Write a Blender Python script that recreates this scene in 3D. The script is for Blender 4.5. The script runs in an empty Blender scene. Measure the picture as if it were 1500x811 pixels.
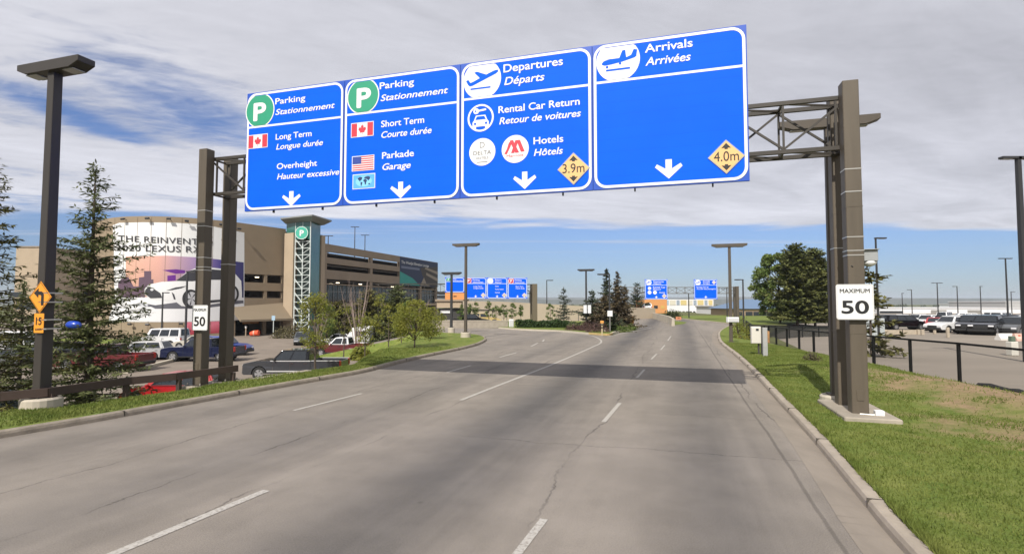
import bpy, bmesh, math, random
import numpy as np
from mathutils import Vector, Matrix
from math import sin, cos, radians, pi, atan2, sqrt, tan

# ------------------------------------------------------------------ camera, sky, sun, exposure
S = bpy.context.scene
COL = S.collection
F = 780.0                      # focal length in photo pixels (photo 1500 x 811)
PITCH = math.atan(38.5 / F)
CAMZ = 2.6
cam = bpy.data.cameras.new('camera'); cam.sensor_width = 36.0; cam.lens = 36.0 * F / 1500.0
cam.clip_start = 0.1; cam.clip_end = 12000
camo = bpy.data.objects.new('camera', cam); COL.objects.link(camo)
camo.location = (0, 0, CAMZ); camo.rotation_euler = (pi / 2 + PITCH, 0, 0)
S.camera = camo

SUN_EL, SUN_HEAD = 43.0, 22.0     # elevation; heading of the light, degrees right of the view axis
hd = Vector((sin(radians(SUN_HEAD)), cos(radians(SUN_HEAD)), 0))
ld = hd * cos(radians(SUN_EL)) + Vector((0, 0, -sin(radians(SUN_EL))))
sl = bpy.data.lights.new('sun', 'SUN'); sl.energy = 4.2; sl.angle = radians(0.5); sl.color = (1.0, 0.95, 0.87)
so = bpy.data.objects.new('sun', sl); COL.objects.link(so)
so.rotation_euler = ld.to_track_quat('-Z', 'Y').to_euler(); so.location = (-20, -40, 40)

W = bpy.data.worlds.new('World'); S.world = W; W.use_nodes = True
nt = W.node_tree; nt.nodes.clear()
def N(t, **kw):
    n = nt.nodes.new(t)
    for k, v in kw.items(): setattr(n, k, v)
    return n
def Lk(a, b): nt.links.new(a, b)
def M(op, a, b=None, c=None, clamp=False):
    n = N('ShaderNodeMath', operation=op); n.use_clamp = clamp
    for i, v in enumerate((a, b, c)):
        if v is None: continue
        if isinstance(v, (int, float)): n.inputs[i].default_value = v
        else: Lk(v, n.inputs[i])
    return n.outputs[0]
sky = N('ShaderNodeTexSky', sky_type='NISHITA'); sky.sun_disc = False
sky.sun_elevation = radians(SUN_EL); sky.sun_rotation = radians(180 + SUN_HEAD)
sky.air_density = 1.0; sky.dust_density = 1.0; sky.ozone_density = 2.0; sky.altitude = 1000
geo = N('ShaderNodeTexCoord'); sep = N('ShaderNodeSeparateXYZ'); Lk(geo.outputs['Generated'], sep.inputs[0])
dx, dy, dz = sep.outputs
zz = M('MAXIMUM', dz, 0.02)
px = M('DIVIDE', dx, zz); py = M('DIVIDE', dy, zz)
def comb(x, y, z=0.0):
    c = N('ShaderNodeCombineXYZ')
    for i, v in enumerate((x, y, z)):
        if isinstance(v, (int, float)): c.inputs[i].default_value = v
        else: Lk(v, c.inputs[i])
    return c.outputs[0]
def noise(vec, scale, detail=6, rough=0.55, dist=0.0):
    n = N('ShaderNodeTexNoise'); n.inputs['Scale'].default_value = scale; n.inputs['Detail'].default_value = detail
    n.inputs['Roughness'].default_value = rough; n.inputs['Distortion'].default_value = dist
    Lk(vec, n.inputs['Vector']); return n.outputs[0]
def ramp(v, a, b):
    n = N('ShaderNodeMapRange'); n.interpolation_type = 'SMOOTHSTEP'
    Lk(v, n.inputs[0]); n.inputs[1].default_value = a; n.inputs[2].default_value = b
    return n.outputs[0]
# the cloud deck lies on a flat plane overhead: its coordinates are direction / height
rx = M('ADD', M('MULTIPLY', px, 0.80), M('MULTIPLY', py, 0.60)); ry = M('SUBTRACT', M('MULTIPLY', py, 0.80), M('MULTIPLY', px, 0.60))
streak = comb(M('MULTIPLY', rx, 0.40), M('MULTIPLY', ry, 1.0))
n_big = noise(comb(px, py), 0.55, 7, 0.55, 0.4)
n_str = noise(streak, 1.5, 8, 0.58, 0.9)
n_fine = noise(comb(M('MULTIPLY', px, 1.0), M('MULTIPLY', py, 1.9)), 4.5, 8, 0.62, 0.5)
n_edge = noise(comb(M('MULTIPLY', px, 0.35), M('MULTIPLY', py, 0.6)), 1.0, 8, 0.55, 0.3)
# far edge of the deck (about 8.5 degrees up, wavering), open blue below it
edge = M('ADD', py, M('MULTIPLY', M('SUBTRACT', n_edge, 0.5), 4.0))
edge = M('ADD', edge, M('MULTIPLY', px, -0.10))
deck = M('SUBTRACT', 1.0, ramp(edge, 6.1, 7.0))
# thin torn gap in the deck to the left
def gap(cx, cy, sx, sy):
    a = M('DIVIDE', M('SUBTRACT', px, cx), sx); b = M('DIVIDE', M('SUBTRACT', py, cy), sy)
    r = M('ADD', M('MULTIPLY', a, a), M('MULTIPLY', b, b))
    return M('EXPONENT', M('MULTIPLY', r, -1.0))
g = M('ADD', gap(-1.62, 2.75, 0.34, 0.75), M('MULTIPLY', gap(-2.35, 2.75, 0.16, 0.7), 0.75))
g = M('ADD', g, M('MULTIPLY', gap(-5.0, 5.1, 1.7, 0.5), 0.35))
g = M('ADD', g, M('MULTIPLY', gap(-0.4, 5.6, 3.0, 0.5), 0.10))
dens = M('ADD', M('MULTIPLY', n_str, 1.1), M('MULTIPLY', n_fine, 0.42))
dens = M('ADD', dens, M('MULTIPLY', n_big, 0.5))
dens = M('SUBTRACT', dens, M('MULTIPLY', g, 0.50))
dens = M('ADD', dens, M('MULTIPLY', ramp(px, -1.2, 0.8), 0.30))
cover = M('MULTIPLY', ramp(dens, 0.42, 0.95), deck)
cover = M('MULTIPLY', cover, 0.93)
# thin low streaks under the deck edge
low = noise(comb(M('MULTIPLY', px, 0.12), M('MULTIPLY', py, 0.9)), 1.0, 6, 0.6)
lowc = M('MULTIPLY', M('MULTIPLY', ramp(low, 0.52, 0.72), ramp(py, 4.5, 6.5)), M('SUBTRACT', 1.0, ramp(py, 8.0, 12.0)))
cover = M('MAXIMUM', cover, M('MULTIPLY', lowc, 0.45))
bright = M('ADD', 0.70, M('ADD', M('MULTIPLY', M('SUBTRACT', n_str, 0.5), 0.44), M('MULTIPLY', M('SUBTRACT', n_big, 0.5), 0.30)))
bright = M('ADD', bright, M('MULTIPLY', M('SUBTRACT', n_fine, 0.5), 0.14))
# the deck is thicker (greyer) to the right, brighter towards its far left edge
bright = M('SUBTRACT', bright, M('MULTIPLY', ramp(px, -2.0, 2.0), 0.09))
bright = M('ADD', bright, M('MULTIPLY', ramp(py, 2.5, 6.0), 0.08))
cc = N('ShaderNodeMixRGB', blend_type='MULTIPLY'); cc.inputs[0].default_value = 1.0
cc.inputs[1].default_value = (8.5, 8.5, 9.15, 1); Lk(bright, cc.inputs[2])
tint = N('ShaderNodeMixRGB', blend_type='MULTIPLY'); tint.inputs[0].default_value = 1.0
Lk(sky.outputs[0], tint.inputs[1])
hz = N('ShaderNodeMixRGB'); Lk(ramp(dz, -0.02, 0.22), hz.inputs[0]); hz.inputs[1].default_value = (0.48, 0.54, 0.68, 1); hz.inputs[2].default_value = (0.70, 0.78, 1.02, 1); Lk(hz.outputs[0], tint.inputs[2])
mx = N('ShaderNodeMixRGB'); Lk(cover, mx.inputs[0]); Lk(tint.outputs[0], mx.inputs[1]); Lk(cc.outputs[0], mx.inputs[2])
bg = N('ShaderNodeBackground'); bg.inputs[1].default_value = 0.10; Lk(mx.outputs[0], bg.inputs[0])
wo = N('ShaderNodeOutputWorld'); Lk(bg.outputs[0], wo.inputs[0])
vs = S.view_settings; vs.view_transform = 'Standard'; vs.look = 'None'; vs.exposure = 0.28; vs.gamma = 1.0; vs.use_curve_mapping = False
S.cycles.max_bounces = 6; S.cycles.transparent_max_bounces = 12; S.cycles.caustics_reflective = False; S.cycles.caustics_refractive = False

# ------------------------------------------------------------------ survey helpers (read positions off the photo's perspective)
def ray(x, y):
    cp, sp = cos(PITCH), sin(PITCH); a, b = x - 750.0, 405.5 - y
    return Vector((a, F * cp - b * sp, F * sp + b * cp))
def pt(x, y, z=0.0):                 # where the sight line meets the level z
    r = ray(x, y); t = (z - CAMZ) / r.z
    return Vector((r.x * t, r.y * t, z))
def pd(x, y, D):                     # where the sight line reaches the depth D
    r = ray(x, y); t = D / r.y
    return Vector((r.x * t, D, CAMZ + r.z * t))

# ------------------------------------------------------------------ materials
MATS = {}
def mat(name, col, rough=0.6, metal=0.0, var=0.0, scale=3.0, bump=0.0, bscale=40.0, spec=0.5, col2=None, stretch=None, emit=None, alpha=None, coat=0.0, transl=0.0):
    if name in MATS: return MATS[name]
    m = bpy.data.materials.new(name); m.use_nodes = True; t = m.node_tree; b = t.nodes['Principled BSDF']
    b.inputs['Roughness'].default_value = rough; b.inputs['Metallic'].default_value = metal
    b.inputs['Specular IOR Level'].default_value = spec; b.inputs['Coat Weight'].default_value = coat
    c = (*col, 1); b.inputs['Base Color'].default_value = c
    tc = t.nodes.new('ShaderNodeTexCoord'); src = tc.outputs['Object']
    if stretch:
        mp = t.nodes.new('ShaderNodeMapping'); mp.inputs['Scale'].default_value = stretch; t.links.new(src, mp.inputs[0]); src = mp.outputs[0]
    if var or col2:
        n = t.nodes.new('ShaderNodeTexNoise'); n.inputs['Scale'].default_value = scale; n.inputs['Detail'].default_value = 6; n.inputs['Roughness'].default_value = 0.62
        t.links.new(src, n.inputs['Vector'])
        r = t.nodes.new('ShaderNodeMapRange'); r.inputs[1].default_value = 0.3; r.inputs[2].default_value = 0.7; t.links.new(n.outputs[0], r.inputs[0])
        x = t.nodes.new('ShaderNodeMixRGB')
        a2 = col2 if col2 else tuple(min(1, v * (1 + var)) for v in col); a1 = col if col2 else tuple(v * (1 - var) for v in col)
        x.inputs[1].default_value = (*a1, 1); x.inputs[2].default_value = (*a2, 1); t.links.new(r.outputs[0], x.inputs[0]); t.links.new(x.outputs[0], b.inputs['Base Color'])
        if transl: csrc = x.outputs[0]
    if bump:
        n2 = t.nodes.new('ShaderNodeTexNoise'); n2.inputs['Scale'].default_value = bscale; n2.inputs['Detail'].default_value = 5; t.links.new(src, n2.inputs['Vector'])
        bp = t.nodes.new('ShaderNodeBump'); bp.inputs['Strength'].default_value = bump; bp.inputs['Distance'].default_value = 0.02
        t.links.new(n2.outputs[0], bp.inputs['Height']); t.links.new(bp.outputs[0], b.inputs['Normal'])
    if emit: b.inputs['Emission Color'].default_value = (*emit[:3], 1); b.inputs['Emission Strength'].default_value = emit[3]
    if alpha is not None: b.inputs['Alpha'].default_value = alpha
    if transl:
        tr = t.nodes.new('ShaderNodeBsdfTranslucent'); mxs = t.nodes.new('ShaderNodeMixShader'); mxs.inputs[0].default_value = transl
        if var or col2: t.links.new(csrc, tr.inputs[0])
        else: tr.inputs[0].default_value = c
        o = t.nodes['Material Output']; t.links.new(b.outputs[0], mxs.inputs[1]); t.links.new(tr.outputs[0], mxs.inputs[2]); t.links.new(mxs.outputs[0], o.inputs[0])
    MATS[name] = m; return m
def hexlin(r, g, b):
    f = lambda v: (v / 255 / 12.92) if v / 255 <= 0.04045 else ((v / 255 + 0.055) / 1.055) ** 2.4
    return (f(r), f(g), f(b))

# ------------------------------------------------------------------ mesh builder
class MB:
    def __init__(s): s.v = []; s.f = []
    def quad(s, a, b, c, d): s.poly([a, b, c, d])
    def poly(s, pts):
        n = len(s.v); s.v += [tuple(p) for p in pts]; s.f.append(tuple(range(n, n + len(pts))))
        return s
    def mesh(s, vs, fs):
        n = len(s.v); s.v += [tuple(p) for p in vs]; s.f += [tuple(i + n for i in f) for f in fs]; return s
    def box(s, c, d, rz=0.0, ry=0.0, taper=1.0):
        x, y, z = d[0] / 2, d[1] / 2, d[2] / 2
        P = [Vector((sx * x * (taper if sz > 0 else 1), sy * y * (taper if sz > 0 else 1), sz * z)) for sz in (-1, 1) for sx, sy in ((-1, -1), (1, -1), (1, 1), (-1, 1))]
        R = Matrix.Rotation(rz, 3, 'Z') @ Matrix.Rotation(ry, 3, 'Y')
        return s.mesh([R @ p + Vector(c) for p in P], [(3, 2, 1, 0), (4, 5, 6, 7), (0, 1, 5, 4), (1, 2, 6, 5), (2, 3, 7, 6), (3, 0, 4, 7)])
    def bar(s, a, b, w, h=None, up=(0, 0, 1)):
        a, b = Vector(a), Vector(b); h = h or w; d = (b - a).normalized(); u = Vector(up)
        if abs(d.dot(u)) > 0.99: u = Vector((0, 1, 0))
        r = d.cross(u).normalized(); u = r.cross(d).normalized()
        P = [p + r * i * w / 2 + u * j * h / 2 for p in (a, b) for i, j in ((-1, -1), (1, -1), (1, 1), (-1, 1))]
        return s.mesh(P, [(0, 1, 2, 3), (7, 6, 5, 4), (4, 5, 1, 0), (5, 6, 2, 1), (6, 7, 3, 2), (7, 4, 0, 3)])
    def tube(s, pts, radii, n=8, cap=True):
        pts = [Vector(p) for p in pts]
        if isinstance(radii, (int, float)): radii = [radii] * len(pts)
        V = []
        for i, p in enumerate(pts):
            d = (pts[min(i + 1, len(pts) - 1)] - pts[max(i - 1, 0)]).normalized()
            u = Vector((0, 0, 1)) if abs(d.z) < 0.9 else Vector((0, 1, 0))
            r = d.cross(u).normalized(); u = r.cross(d).normalized()
            V += [p + (r * cos(2 * pi * k / n) + u * sin(2 * pi * k / n)) * radii[i] for k in range(n)]
        Fs = [(i * n + k, i * n + (k + 1) % n, (i + 1) * n + (k + 1) % n, (i + 1) * n + k) for i in range(len(pts) - 1) for k in range(n)]
        if cap: Fs += [tuple(reversed(range(n))), tuple(range((len(pts) - 1) * n, len(pts) * n))]
        return s.mesh(V, Fs)
    def prism(s, poly, z0, z1):
        n = len(poly); a = sum(poly[i][0] * poly[(i + 1) % n][1] - poly[(i + 1) % n][0] * poly[i][1] for i in range(n))
        if a < 0: poly = poly[::-1]
        V = [(p[0], p[1], z0) for p in poly] + [(p[0], p[1], z1) for p in poly]
        return s.mesh(V, [tuple(reversed(range(n))), tuple(range(n, 2 * n))] + [(i, (i + 1) % n, n + (i + 1) % n, n + i) for i in range(n)])
    def disc(s, c, r, n=24, axis='y', sgn=-1):
        P = []
        for k in range(n):
            a = 2 * pi * k / n
            P.append((c[0] + r * cos(a), c[1], c[2] + r * sin(a)) if axis == 'y' else ((c[0] + r * cos(a), c[1] + r * sin(a), c[2])))
        return s.poly(P)
    def each(s, name, m, parent=None, nv=8, bevel=0.0):          # every box / bar an object of its own
        out = []
        for k in range(0, len(s.v), nv):
            q = MB(); q.v = s.v[k:k + nv]; q.f = [tuple(i - k for i in f) for f in s.f if k <= f[0] < k + nv]; out.append(q.build(name, m, parent, bevel=bevel))
        return out
    def build(s, name, m, parent=None, smooth=False, bevel=0.0, seg=1):
        me = bpy.data.meshes.new(name); me.from_pydata(s.v, [], s.f); me.update()
        if bevel:
            bm = bmesh.new(); bm.from_mesh(me); bmesh.ops.remove_doubles(bm, verts=bm.verts, dist=1e-5)
            ed = [e for e in bm.edges if len(e.link_faces) == 2 and e.calc_face_angle(0) > 0.5]
            bmesh.ops.bevel(bm, geom=ed, offset=bevel, segments=seg, affect='EDGES', clamp_overlap=True)
            bm.to_mesh(me); bm.free()
        if smooth:
            me.polygons.foreach_set('use_smooth', [True] * len(me.polygons))
        o = bpy.data.objects.new(name, me); COL.objects.link(o)
        for x in (m if isinstance(m, (list, tuple)) else [m]): me.materials.append(x)
        if parent: o.parent = parent
        return o
def tag(o, label=None, cat=None, group=None, kind=None):
    if label: o['label'] = label
    if cat: o['category'] = cat
    if group: o['group'] = group
    if kind: o['kind'] = kind
    return o
def thing(name, label, cat, loc=(0, 0, 0), rz=0.0, group=None):
    o = bpy.data.objects.new(name, None); COL.objects.link(o); o.empty_display_size = 0.3
    o.location = loc; o.rotation_euler = (0, 0, rz); return tag(o, label, cat, group)
def fast_mesh(name, V, Fq, m, parent=None, k=4):        # many loose quads / triangles
    V = np.asarray(V, dtype=np.float32).reshape(-1, 3); n = len(Fq) if Fq is not None else len(V) // k
    me = bpy.data.meshes.new(name); me.vertices.add(len(V)); me.vertices.foreach_set('co', V.ravel())
    idx = np.arange(len(V), dtype=np.int32) if Fq is None else np.asarray(Fq, dtype=np.int32).ravel()
    me.loops.add(len(idx)); me.loops.foreach_set('vertex_index', idx)
    me.polygons.add(n); me.polygons.foreach_set('loop_start', np.arange(0, n * k, k, dtype=np.int32)); me.polygons.foreach_set('loop_total', np.full(n, k, dtype=np.int32))
    me.update(calc_edges=True); me.validate(); me.materials.append(m)
    o = bpy.data.objects.new(name, me); COL.objects.link(o)
    if parent: o.parent = parent
    return o

# lettering from Blender's built-in typeface, as flat polygons
_TX = {}
def glyphs(s, bold=0.012, shear=0.0, space=1.0):
    key = (s, bold, shear, space)
    if key in _TX: return _TX[key]
    cu = bpy.data.curves.new('t', 'FONT'); cu.body = s; cu.size = 1.0; cu.offset = bold; cu.shear = shear; cu.space_character = space
    cu.fill_mode = 'FRONT'; cu.dimensions = '2D'; cu.resolution_u = 4
    o = bpy.data.objects.new('t', cu); COL.objects.link(o)
    dg = bpy.context.evaluated_depsgraph_get(); me = bpy.data.meshes.new_from_object(o.evaluated_get(dg))
    V = [(v.co.x, v.co.y) for v in me.vertices]; Fs = [tuple(p.vertices) for p in me.polygons]
    bpy.data.objects.remove(o); bpy.data.curves.remove(cu); bpy.data.meshes.remove(me)
    # normals towards the reader
    out = []
    for f in Fs:
        a = sum(V[f[i]][0] * V[f[(i + 1) % len(f)]][1] - V[f[(i + 1) % len(f)]][0] * V[f[i]][1] for i in range(len(f)))
        out.append(f if a > 0 else tuple(reversed(f)))
    x0 = min(v[0] for v in V); x1 = max(v[0] for v in V)
    _TX[key] = (V, out, x0, x1); return _TX[key]
CAP = 0.729    # cap height of the typeface at size 1
def text_on(mb, s, x, z, w=None, cap=0.3, y=-0.006, bold=0.012, shear=0.0, align='L', space=1.0):
    V, Fs, x0, x1 = glyphs(s, min(bold, 0.0), shear, space)
    k = max(bold, 0.0); sy = cap / (CAP + 2 * k); sx = (w / (x1 - x0 + 2 * k)) if w else sy; z += k * sy
    if align == 'C': x = x - (x1 - x0 + 2 * k) * sx / 2
    # heavier strokes: the same outline laid down again a hair to each side
    sh = [(0, 0)] + ([(k * .9 * cos(q * pi / 4), k * .9 * sin(q * pi / 4)) for q in range(8)] if k > 0 else [])
    for i, (a_, b_) in enumerate(sh): mb.mesh([(x + (a - x0 + k + a_) * sx, y - 0.00015 * i, z + (b + b_) * sy) for a, b in V], Fs)
    return mb
def shape_on(mb, pts, y): return mb.poly([(p[0], y, p[1]) for p in pts])
def ccw(P):
    a = sum(P[i][0] * P[(i + 1) % len(P)][1] - P[(i + 1) % len(P)][0] * P[i][1] for i in range(len(P)))
    return P if a > 0 else P[::-1]
def rrect(x0, z0, x1, z1, r, n=6):
    P = []
    for cx, cz, a0 in ((x1 - r, z0 + r, -90), (x1 - r, z1 - r, 0), (x0 + r, z1 - r, 90), (x0 + r, z0 + r, 180)):
        P += [(cx + r * cos(radians(a0 + 90 * k / n)), cz + r * sin(radians(a0 + 90 * k / n))) for k in range(n + 1)]
    return P
def ring_on(mb, A, B, y):
    n = len(A)
    for i in range(n):
        j = (i + 1) % n; mb.poly([(A[i][0], y, A[i][1]), (A[j][0], y, A[j][1]), (B[j][0], y, B[j][1]), (B[i][0], y, B[i][1])])
def circ(cx, cz, r, n=32, lo=None, hi=None):
    P = [(cx + r * cos(2 * pi * k / n), cz + r * sin(2 * pi * k / n)) for k in range(n)]
    if lo is not None: P = [(a, min(max(b, lo), hi)) for a, b in P]
    return P
# ------------------------------------------------------------------ setting: ground, roads, lots
def road_material():
    m = bpy.data.materials.new('asphalt_worn'); m.use_nodes = True; t = m.node_tree; b = t.nodes['Principled BSDF']
    def n(ty, **kw):
        q = t.nodes.new(ty)
        for k, v in kw.items(): setattr(q, k, v)
        return q
    def ma(op, a, c=None, d=None):
        q = n('ShaderNodeMath', operation=op)
        for i, v in enumerate((a, c, d)):
            if v is None: continue
            if isinstance(v, (int, float)): q.inputs[i].default_value = v
            else: t.links.new(v, q.inputs[i])
        return q.outputs[0]
    def no(vec, sc, det=5, ro=0.6):
        q = n('ShaderNodeTexNoise'); q.inputs['Scale'].default_value = sc; q.inputs['Detail'].default_value = det; q.inputs['Roughness'].default_value = ro
        t.links.new(vec, q.inputs['Vector']); return q.outputs[0]
    def mr(v, a, c, lo=0.0, hi=1.0):
        q = n('ShaderNodeMapRange'); q.interpolation_type = 'SMOOTHSTEP'; t.links.new(v, q.inputs[0])
        for i, x in enumerate((a, c, lo, hi)): q.inputs[i + 1].default_value = x
        return q.outputs[0]
    tc = n('ShaderNodeTexCoord'); mp = n('ShaderNodeMapping'); mp.inputs['Rotation'].default_value = (0, 0, radians(17.5))
    t.links.new(tc.outputs['Object'], mp.inputs[0]); rot = mp.outputs[0]           # x across the road, y along it
    sp = n('ShaderNodeSeparateXYZ'); t.links.new(rot, sp.inputs[0]); s, l = sp.outputs[0], sp.outputs[1]
    st = n('ShaderNodeMapping'); st.inputs['Scale'].default_value = (1.0, 0.07, 1.0); t.links.new(rot, st.inputs[0])
    streak = no(st.outputs[0], 1.1, 6); fine = no(tc.outputs['Object'], 60, 4, 0.7); big = no(tc.outputs['Object'], 0.12, 5); mid = no(tc.outputs['Object'], 0.9, 6)
    grit = no(tc.outputs['Object'], 240, 2, 0.5)
    # oil and rubber darkening down the middle of each lane
    tot = None
    for c0, wd, amp in ((0.45, 0.85, 0.75), (-3.5, 1.05, 1.0), (-7.2, 1.0, 0.45), (-10.9, 1.2, 0.3)):
        d = ma('DIVIDE', ma('SUBTRACT', ma('ADD', s, ma('MULTIPLY', ma('SUBTRACT', streak, 0.5), 0.9)), c0), wd)
        e = ma('MULTIPLY', ma('EXPONENT', ma('MULTIPLY', ma('MULTIPLY', d, d), -1.0)), amp)
        tot = e if tot is None else ma('ADD', tot, e)
    tot = ma('MULTIPLY', tot, mr(big, 0.25, 0.7, 0.55, 1.15))
    c1 = n('ShaderNodeMixRGB'); c1.inputs[1].default_value = (0.228, 0.200, 0.168, 1); c1.inputs[2].default_value = (0.102, 0.094, 0.087, 1)
    t.links.new(tot, c1.inputs[0]); c1.use_clamp = True
    k = ma('ADD', ma('ADD', mr(mid, 0.3, 0.7, -0.10, 0.10), mr(fine, 0.3, 0.7, -0.17, 0.17)), mr(big, 0.3, 0.7, -0.08, 0.08))
    k = ma('ADD', ma('ADD', k, mr(streak, 0.3, 0.7, -0.10, 0.10)), ma('ADD', mr(grit, 0.3, 0.7, -0.24, 0.24), 1.0))
    # long seam cracks with a ragged course, and a few transverse ones
    wob = ma('ADD', ma('MULTIPLY', ma('SUBTRACT', no(tc.outputs['Object'], 1.4, 8, 0.72), 0.5), 0.42), ma('MULTIPLY', ma('SUBTRACT', no(tc.outputs['Object'], 0.16, 2, 0.5), 0.5), 1.1))
    crk = None
    for c0, seed in ((-5.62, 0.0), (-7.15, 3.0), (-1.72, 7.0), (1.9, 11.0), (-9.05, 15.0)):
        d = ma('ABSOLUTE', ma('SUBTRACT', ma('ADD', s, wob), c0))
        q = n('ShaderNodeTexNoise'); q.noise_dimensions = '1D'; q.inputs['Scale'].default_value = 0.33; q.inputs['Detail'].default_value = 3; t.links.new(ma('ADD', l, seed * 9), q.inputs['W'])
        e = ma('MULTIPLY', mr(d, 0.003, 0.026, 1.0, 0.0), mr(q.outputs[0], 0.40, 0.60))
        crk = e if crk is None else ma('MAXIMUM', crk, e)
    for c0, a0, a1 in ((9.9, -4.5, 2.2), (16.4, -12, -2), (26.5, -8, 2.4), (13.1, -1.0, 2.4)):
        d = ma('ABSOLUTE', ma('SUBTRACT', ma('ADD', l, wob), c0))
        e = ma('MULTIPLY', mr(d, 0.003, 0.024, 0.7, 0.0), ma('MULTIPLY', mr(s, a0, a0 + 0.5), mr(s, a1 - 0.5, a1, 1.0, 0.0)))
        crk = ma('MAXIMUM', crk, e)
    # oil drips along the lane centres
    vo = n('ShaderNodeTexVoronoi'); vo.inputs['Scale'].default_value = 1.3; t.links.new(tc.outputs['Object'], vo.inputs['Vector'])
    k = ma('MULTIPLY', k, ma('SUBTRACT', 1.0, ma('MULTIPLY', ma('MULTIPLY', mr(ma('ADD', vo.outputs['Distance'], ma('MULTIPLY', fine, 0.05)), 0.03, 0.11, 1.0, 0.0), mr(tot, 0.35, 0.9)), 0.30)))
    # the seam where the gutter pan meets the asphalt
    gut = ma('MULTIPLY', mr(ma('ABSOLUTE', ma('SUBTRACT', ma('ADD', s, ma('MULTIPLY', wob, 0.15)), 1.62)), 0.01, 0.04, 0.7, 0.0), 1.0)
    crk = ma('MAXIMUM', crk, gut)
    k = ma('MULTIPLY', k, ma('SUBTRACT', 1.0, ma('MULTIPLY', crk, 0.50)))
    c2 = n('ShaderNodeMixRGB', blend_type='MULTIPLY'); c2.inputs[0].default_value = 1.0; t.links.new(c1.outputs[0], c2.inputs[1]); t.links.new(k, c2.inputs[2])
    t.links.new(c2.outputs[0], b.inputs['Base Color']); b.inputs['Roughness'].default_value = 0.85; b.inputs['Specular IOR Level'].default_value = 0.3
    bp = n('ShaderNodeBump'); bp.inputs['Strength'].default_value = 0.35; bp.inputs['Distance'].default_value = 0.01
    t.links.new(ma('SUBTRACT', fine, ma('MULTIPLY', crk, 1.5)), bp.inputs['Height']); t.links.new(bp.outputs[0], b.inputs['Normal'])
    return m
def lawn_material(name, g1, g2, dry, thr0, thr1, along=False):
    m = bpy.data.materials.new(name); m.use_nodes = True; t = m.node_tree; b = t.nodes['Principled BSDF']
    tc = t.nodes.new('ShaderNodeTexCoord')
    def no(sc, det=6, ro=0.6):
        q = t.nodes.new('ShaderNodeTexNoise'); q.inputs['Scale'].default_value = sc; q.inputs['Detail'].default_value = det; q.inputs['Roughness'].default_value = ro
        t.links.new(tc.outputs['Object'], q.inputs['Vector']); return q.outputs[0]
    def mr(v, a, c, lo=0.0, hi=1.0):
        q = t.nodes.new('ShaderNodeMapRange'); t.links.new(v, q.inputs[0])
        for i, x in enumerate((a, c, lo, hi)): q.inputs[i + 1].default_value = x
        return q.outputs[0]
    a = t.nodes.new('ShaderNodeMixRGB'); a.inputs[1].default_value = (*g1, 1); a.inputs[2].default_value = (*g2, 1); t.links.new(mr(no(2.2), 0.3, 0.7), a.inputs[0])
    f = t.nodes.new('ShaderNodeMixRGB'); f.blend_type = 'MULTIPLY'; f.inputs[0].default_value = 1; t.links.new(a.outputs[0], f.inputs[1]); t.links.new(mr(no(55, 3, 0.7), 0.3, 0.7, 0.55, 1.4), f.inputs[2])
    at = t.nodes.new('ShaderNodeAttribute'); at.attribute_name = 'bare'
    ad = t.nodes.new('ShaderNodeMath'); ad.operation = 'ADD'; t.links.new(at.outputs['Fac'], ad.inputs[0]); t.links.new(mr(no(1.1, 8, 0.65), 0.2, 0.8, -0.62, 0.62), ad.inputs[1])
    d = t.nodes.new('ShaderNodeMixRGB'); t.links.new(mr(ad.outputs[0], thr0, thr1), d.inputs[0]); t.links.new(f.outputs[0], d.inputs[1])
    dd = t.nodes.new('ShaderNodeMixRGB'); dd.inputs[1].default_value = (*[v * 0.7 for v in dry], 1); dd.inputs[2].default_value = (*[v * 1.2 for v in dry], 1); t.links.new(mr(no(6, 8, 0.7), 0.3, 0.7), dd.inputs[0])
    t.links.new(dd.outputs[0], d.inputs[2]); t.links.new(d.outputs[0], b.inputs['Base Color'])
    b.inputs['Roughness'].default_value = 0.95; b.inputs['Specular IOR Level'].default_value = 0.15
    bp = t.nodes.new('ShaderNodeBump'); bp.inputs['Strength'].default_value = 0.8; bp.inputs['Distance'].default_value = 0.05
    t.links.new(no(18, 6, 0.7), bp.inputs['Height']); t.links.new(bp.outputs[0], b.inputs['Normal'])
    return m
ASPH = road_material()
LAWN = lawn_material('lawn_green', (0.100, 0.150, 0.026), (0.205, 0.225, 0.058), (0.30, 0.215, 0.125), 0.38, 1.0)
FIELD = mat('field_grass', (0.115, 0.120, 0.050), 0.95, var=0.3, scale=0.05, spec=0.1)
LOT = mat('lot_asphalt', (0.200, 0.165, 0.135), 0.9, col2=(0.262, 0.220, 0.180), scale=0.35, bump=0.2, bscale=30, spec=0.2)
LOTR = mat('lot_dusty_asphalt', (0.225, 0.195, 0.160), 0.9, col2=(0.285, 0.245, 0.200), scale=0.3, bump=0.2, bscale=30, spec=0.2, stretch=(0.3, 1, 1))
CONC = mat('concrete', (0.330, 0.290, 0.235), 0.9, var=0.16, scale=2.5, bump=0.25, bscale=30, spec=0.2)
CONCD = mat('concrete_kerb', (0.250, 0.215, 0.170), 0.9, var=0.24, scale=3.0, bump=0.25, bscale=25, spec=0.2)
CONCL = mat('concrete_pale', (0.46, 0.41, 0.33), 0.9, var=0.10, scale=0.5, spec=0.2)
PAINT = None
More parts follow.
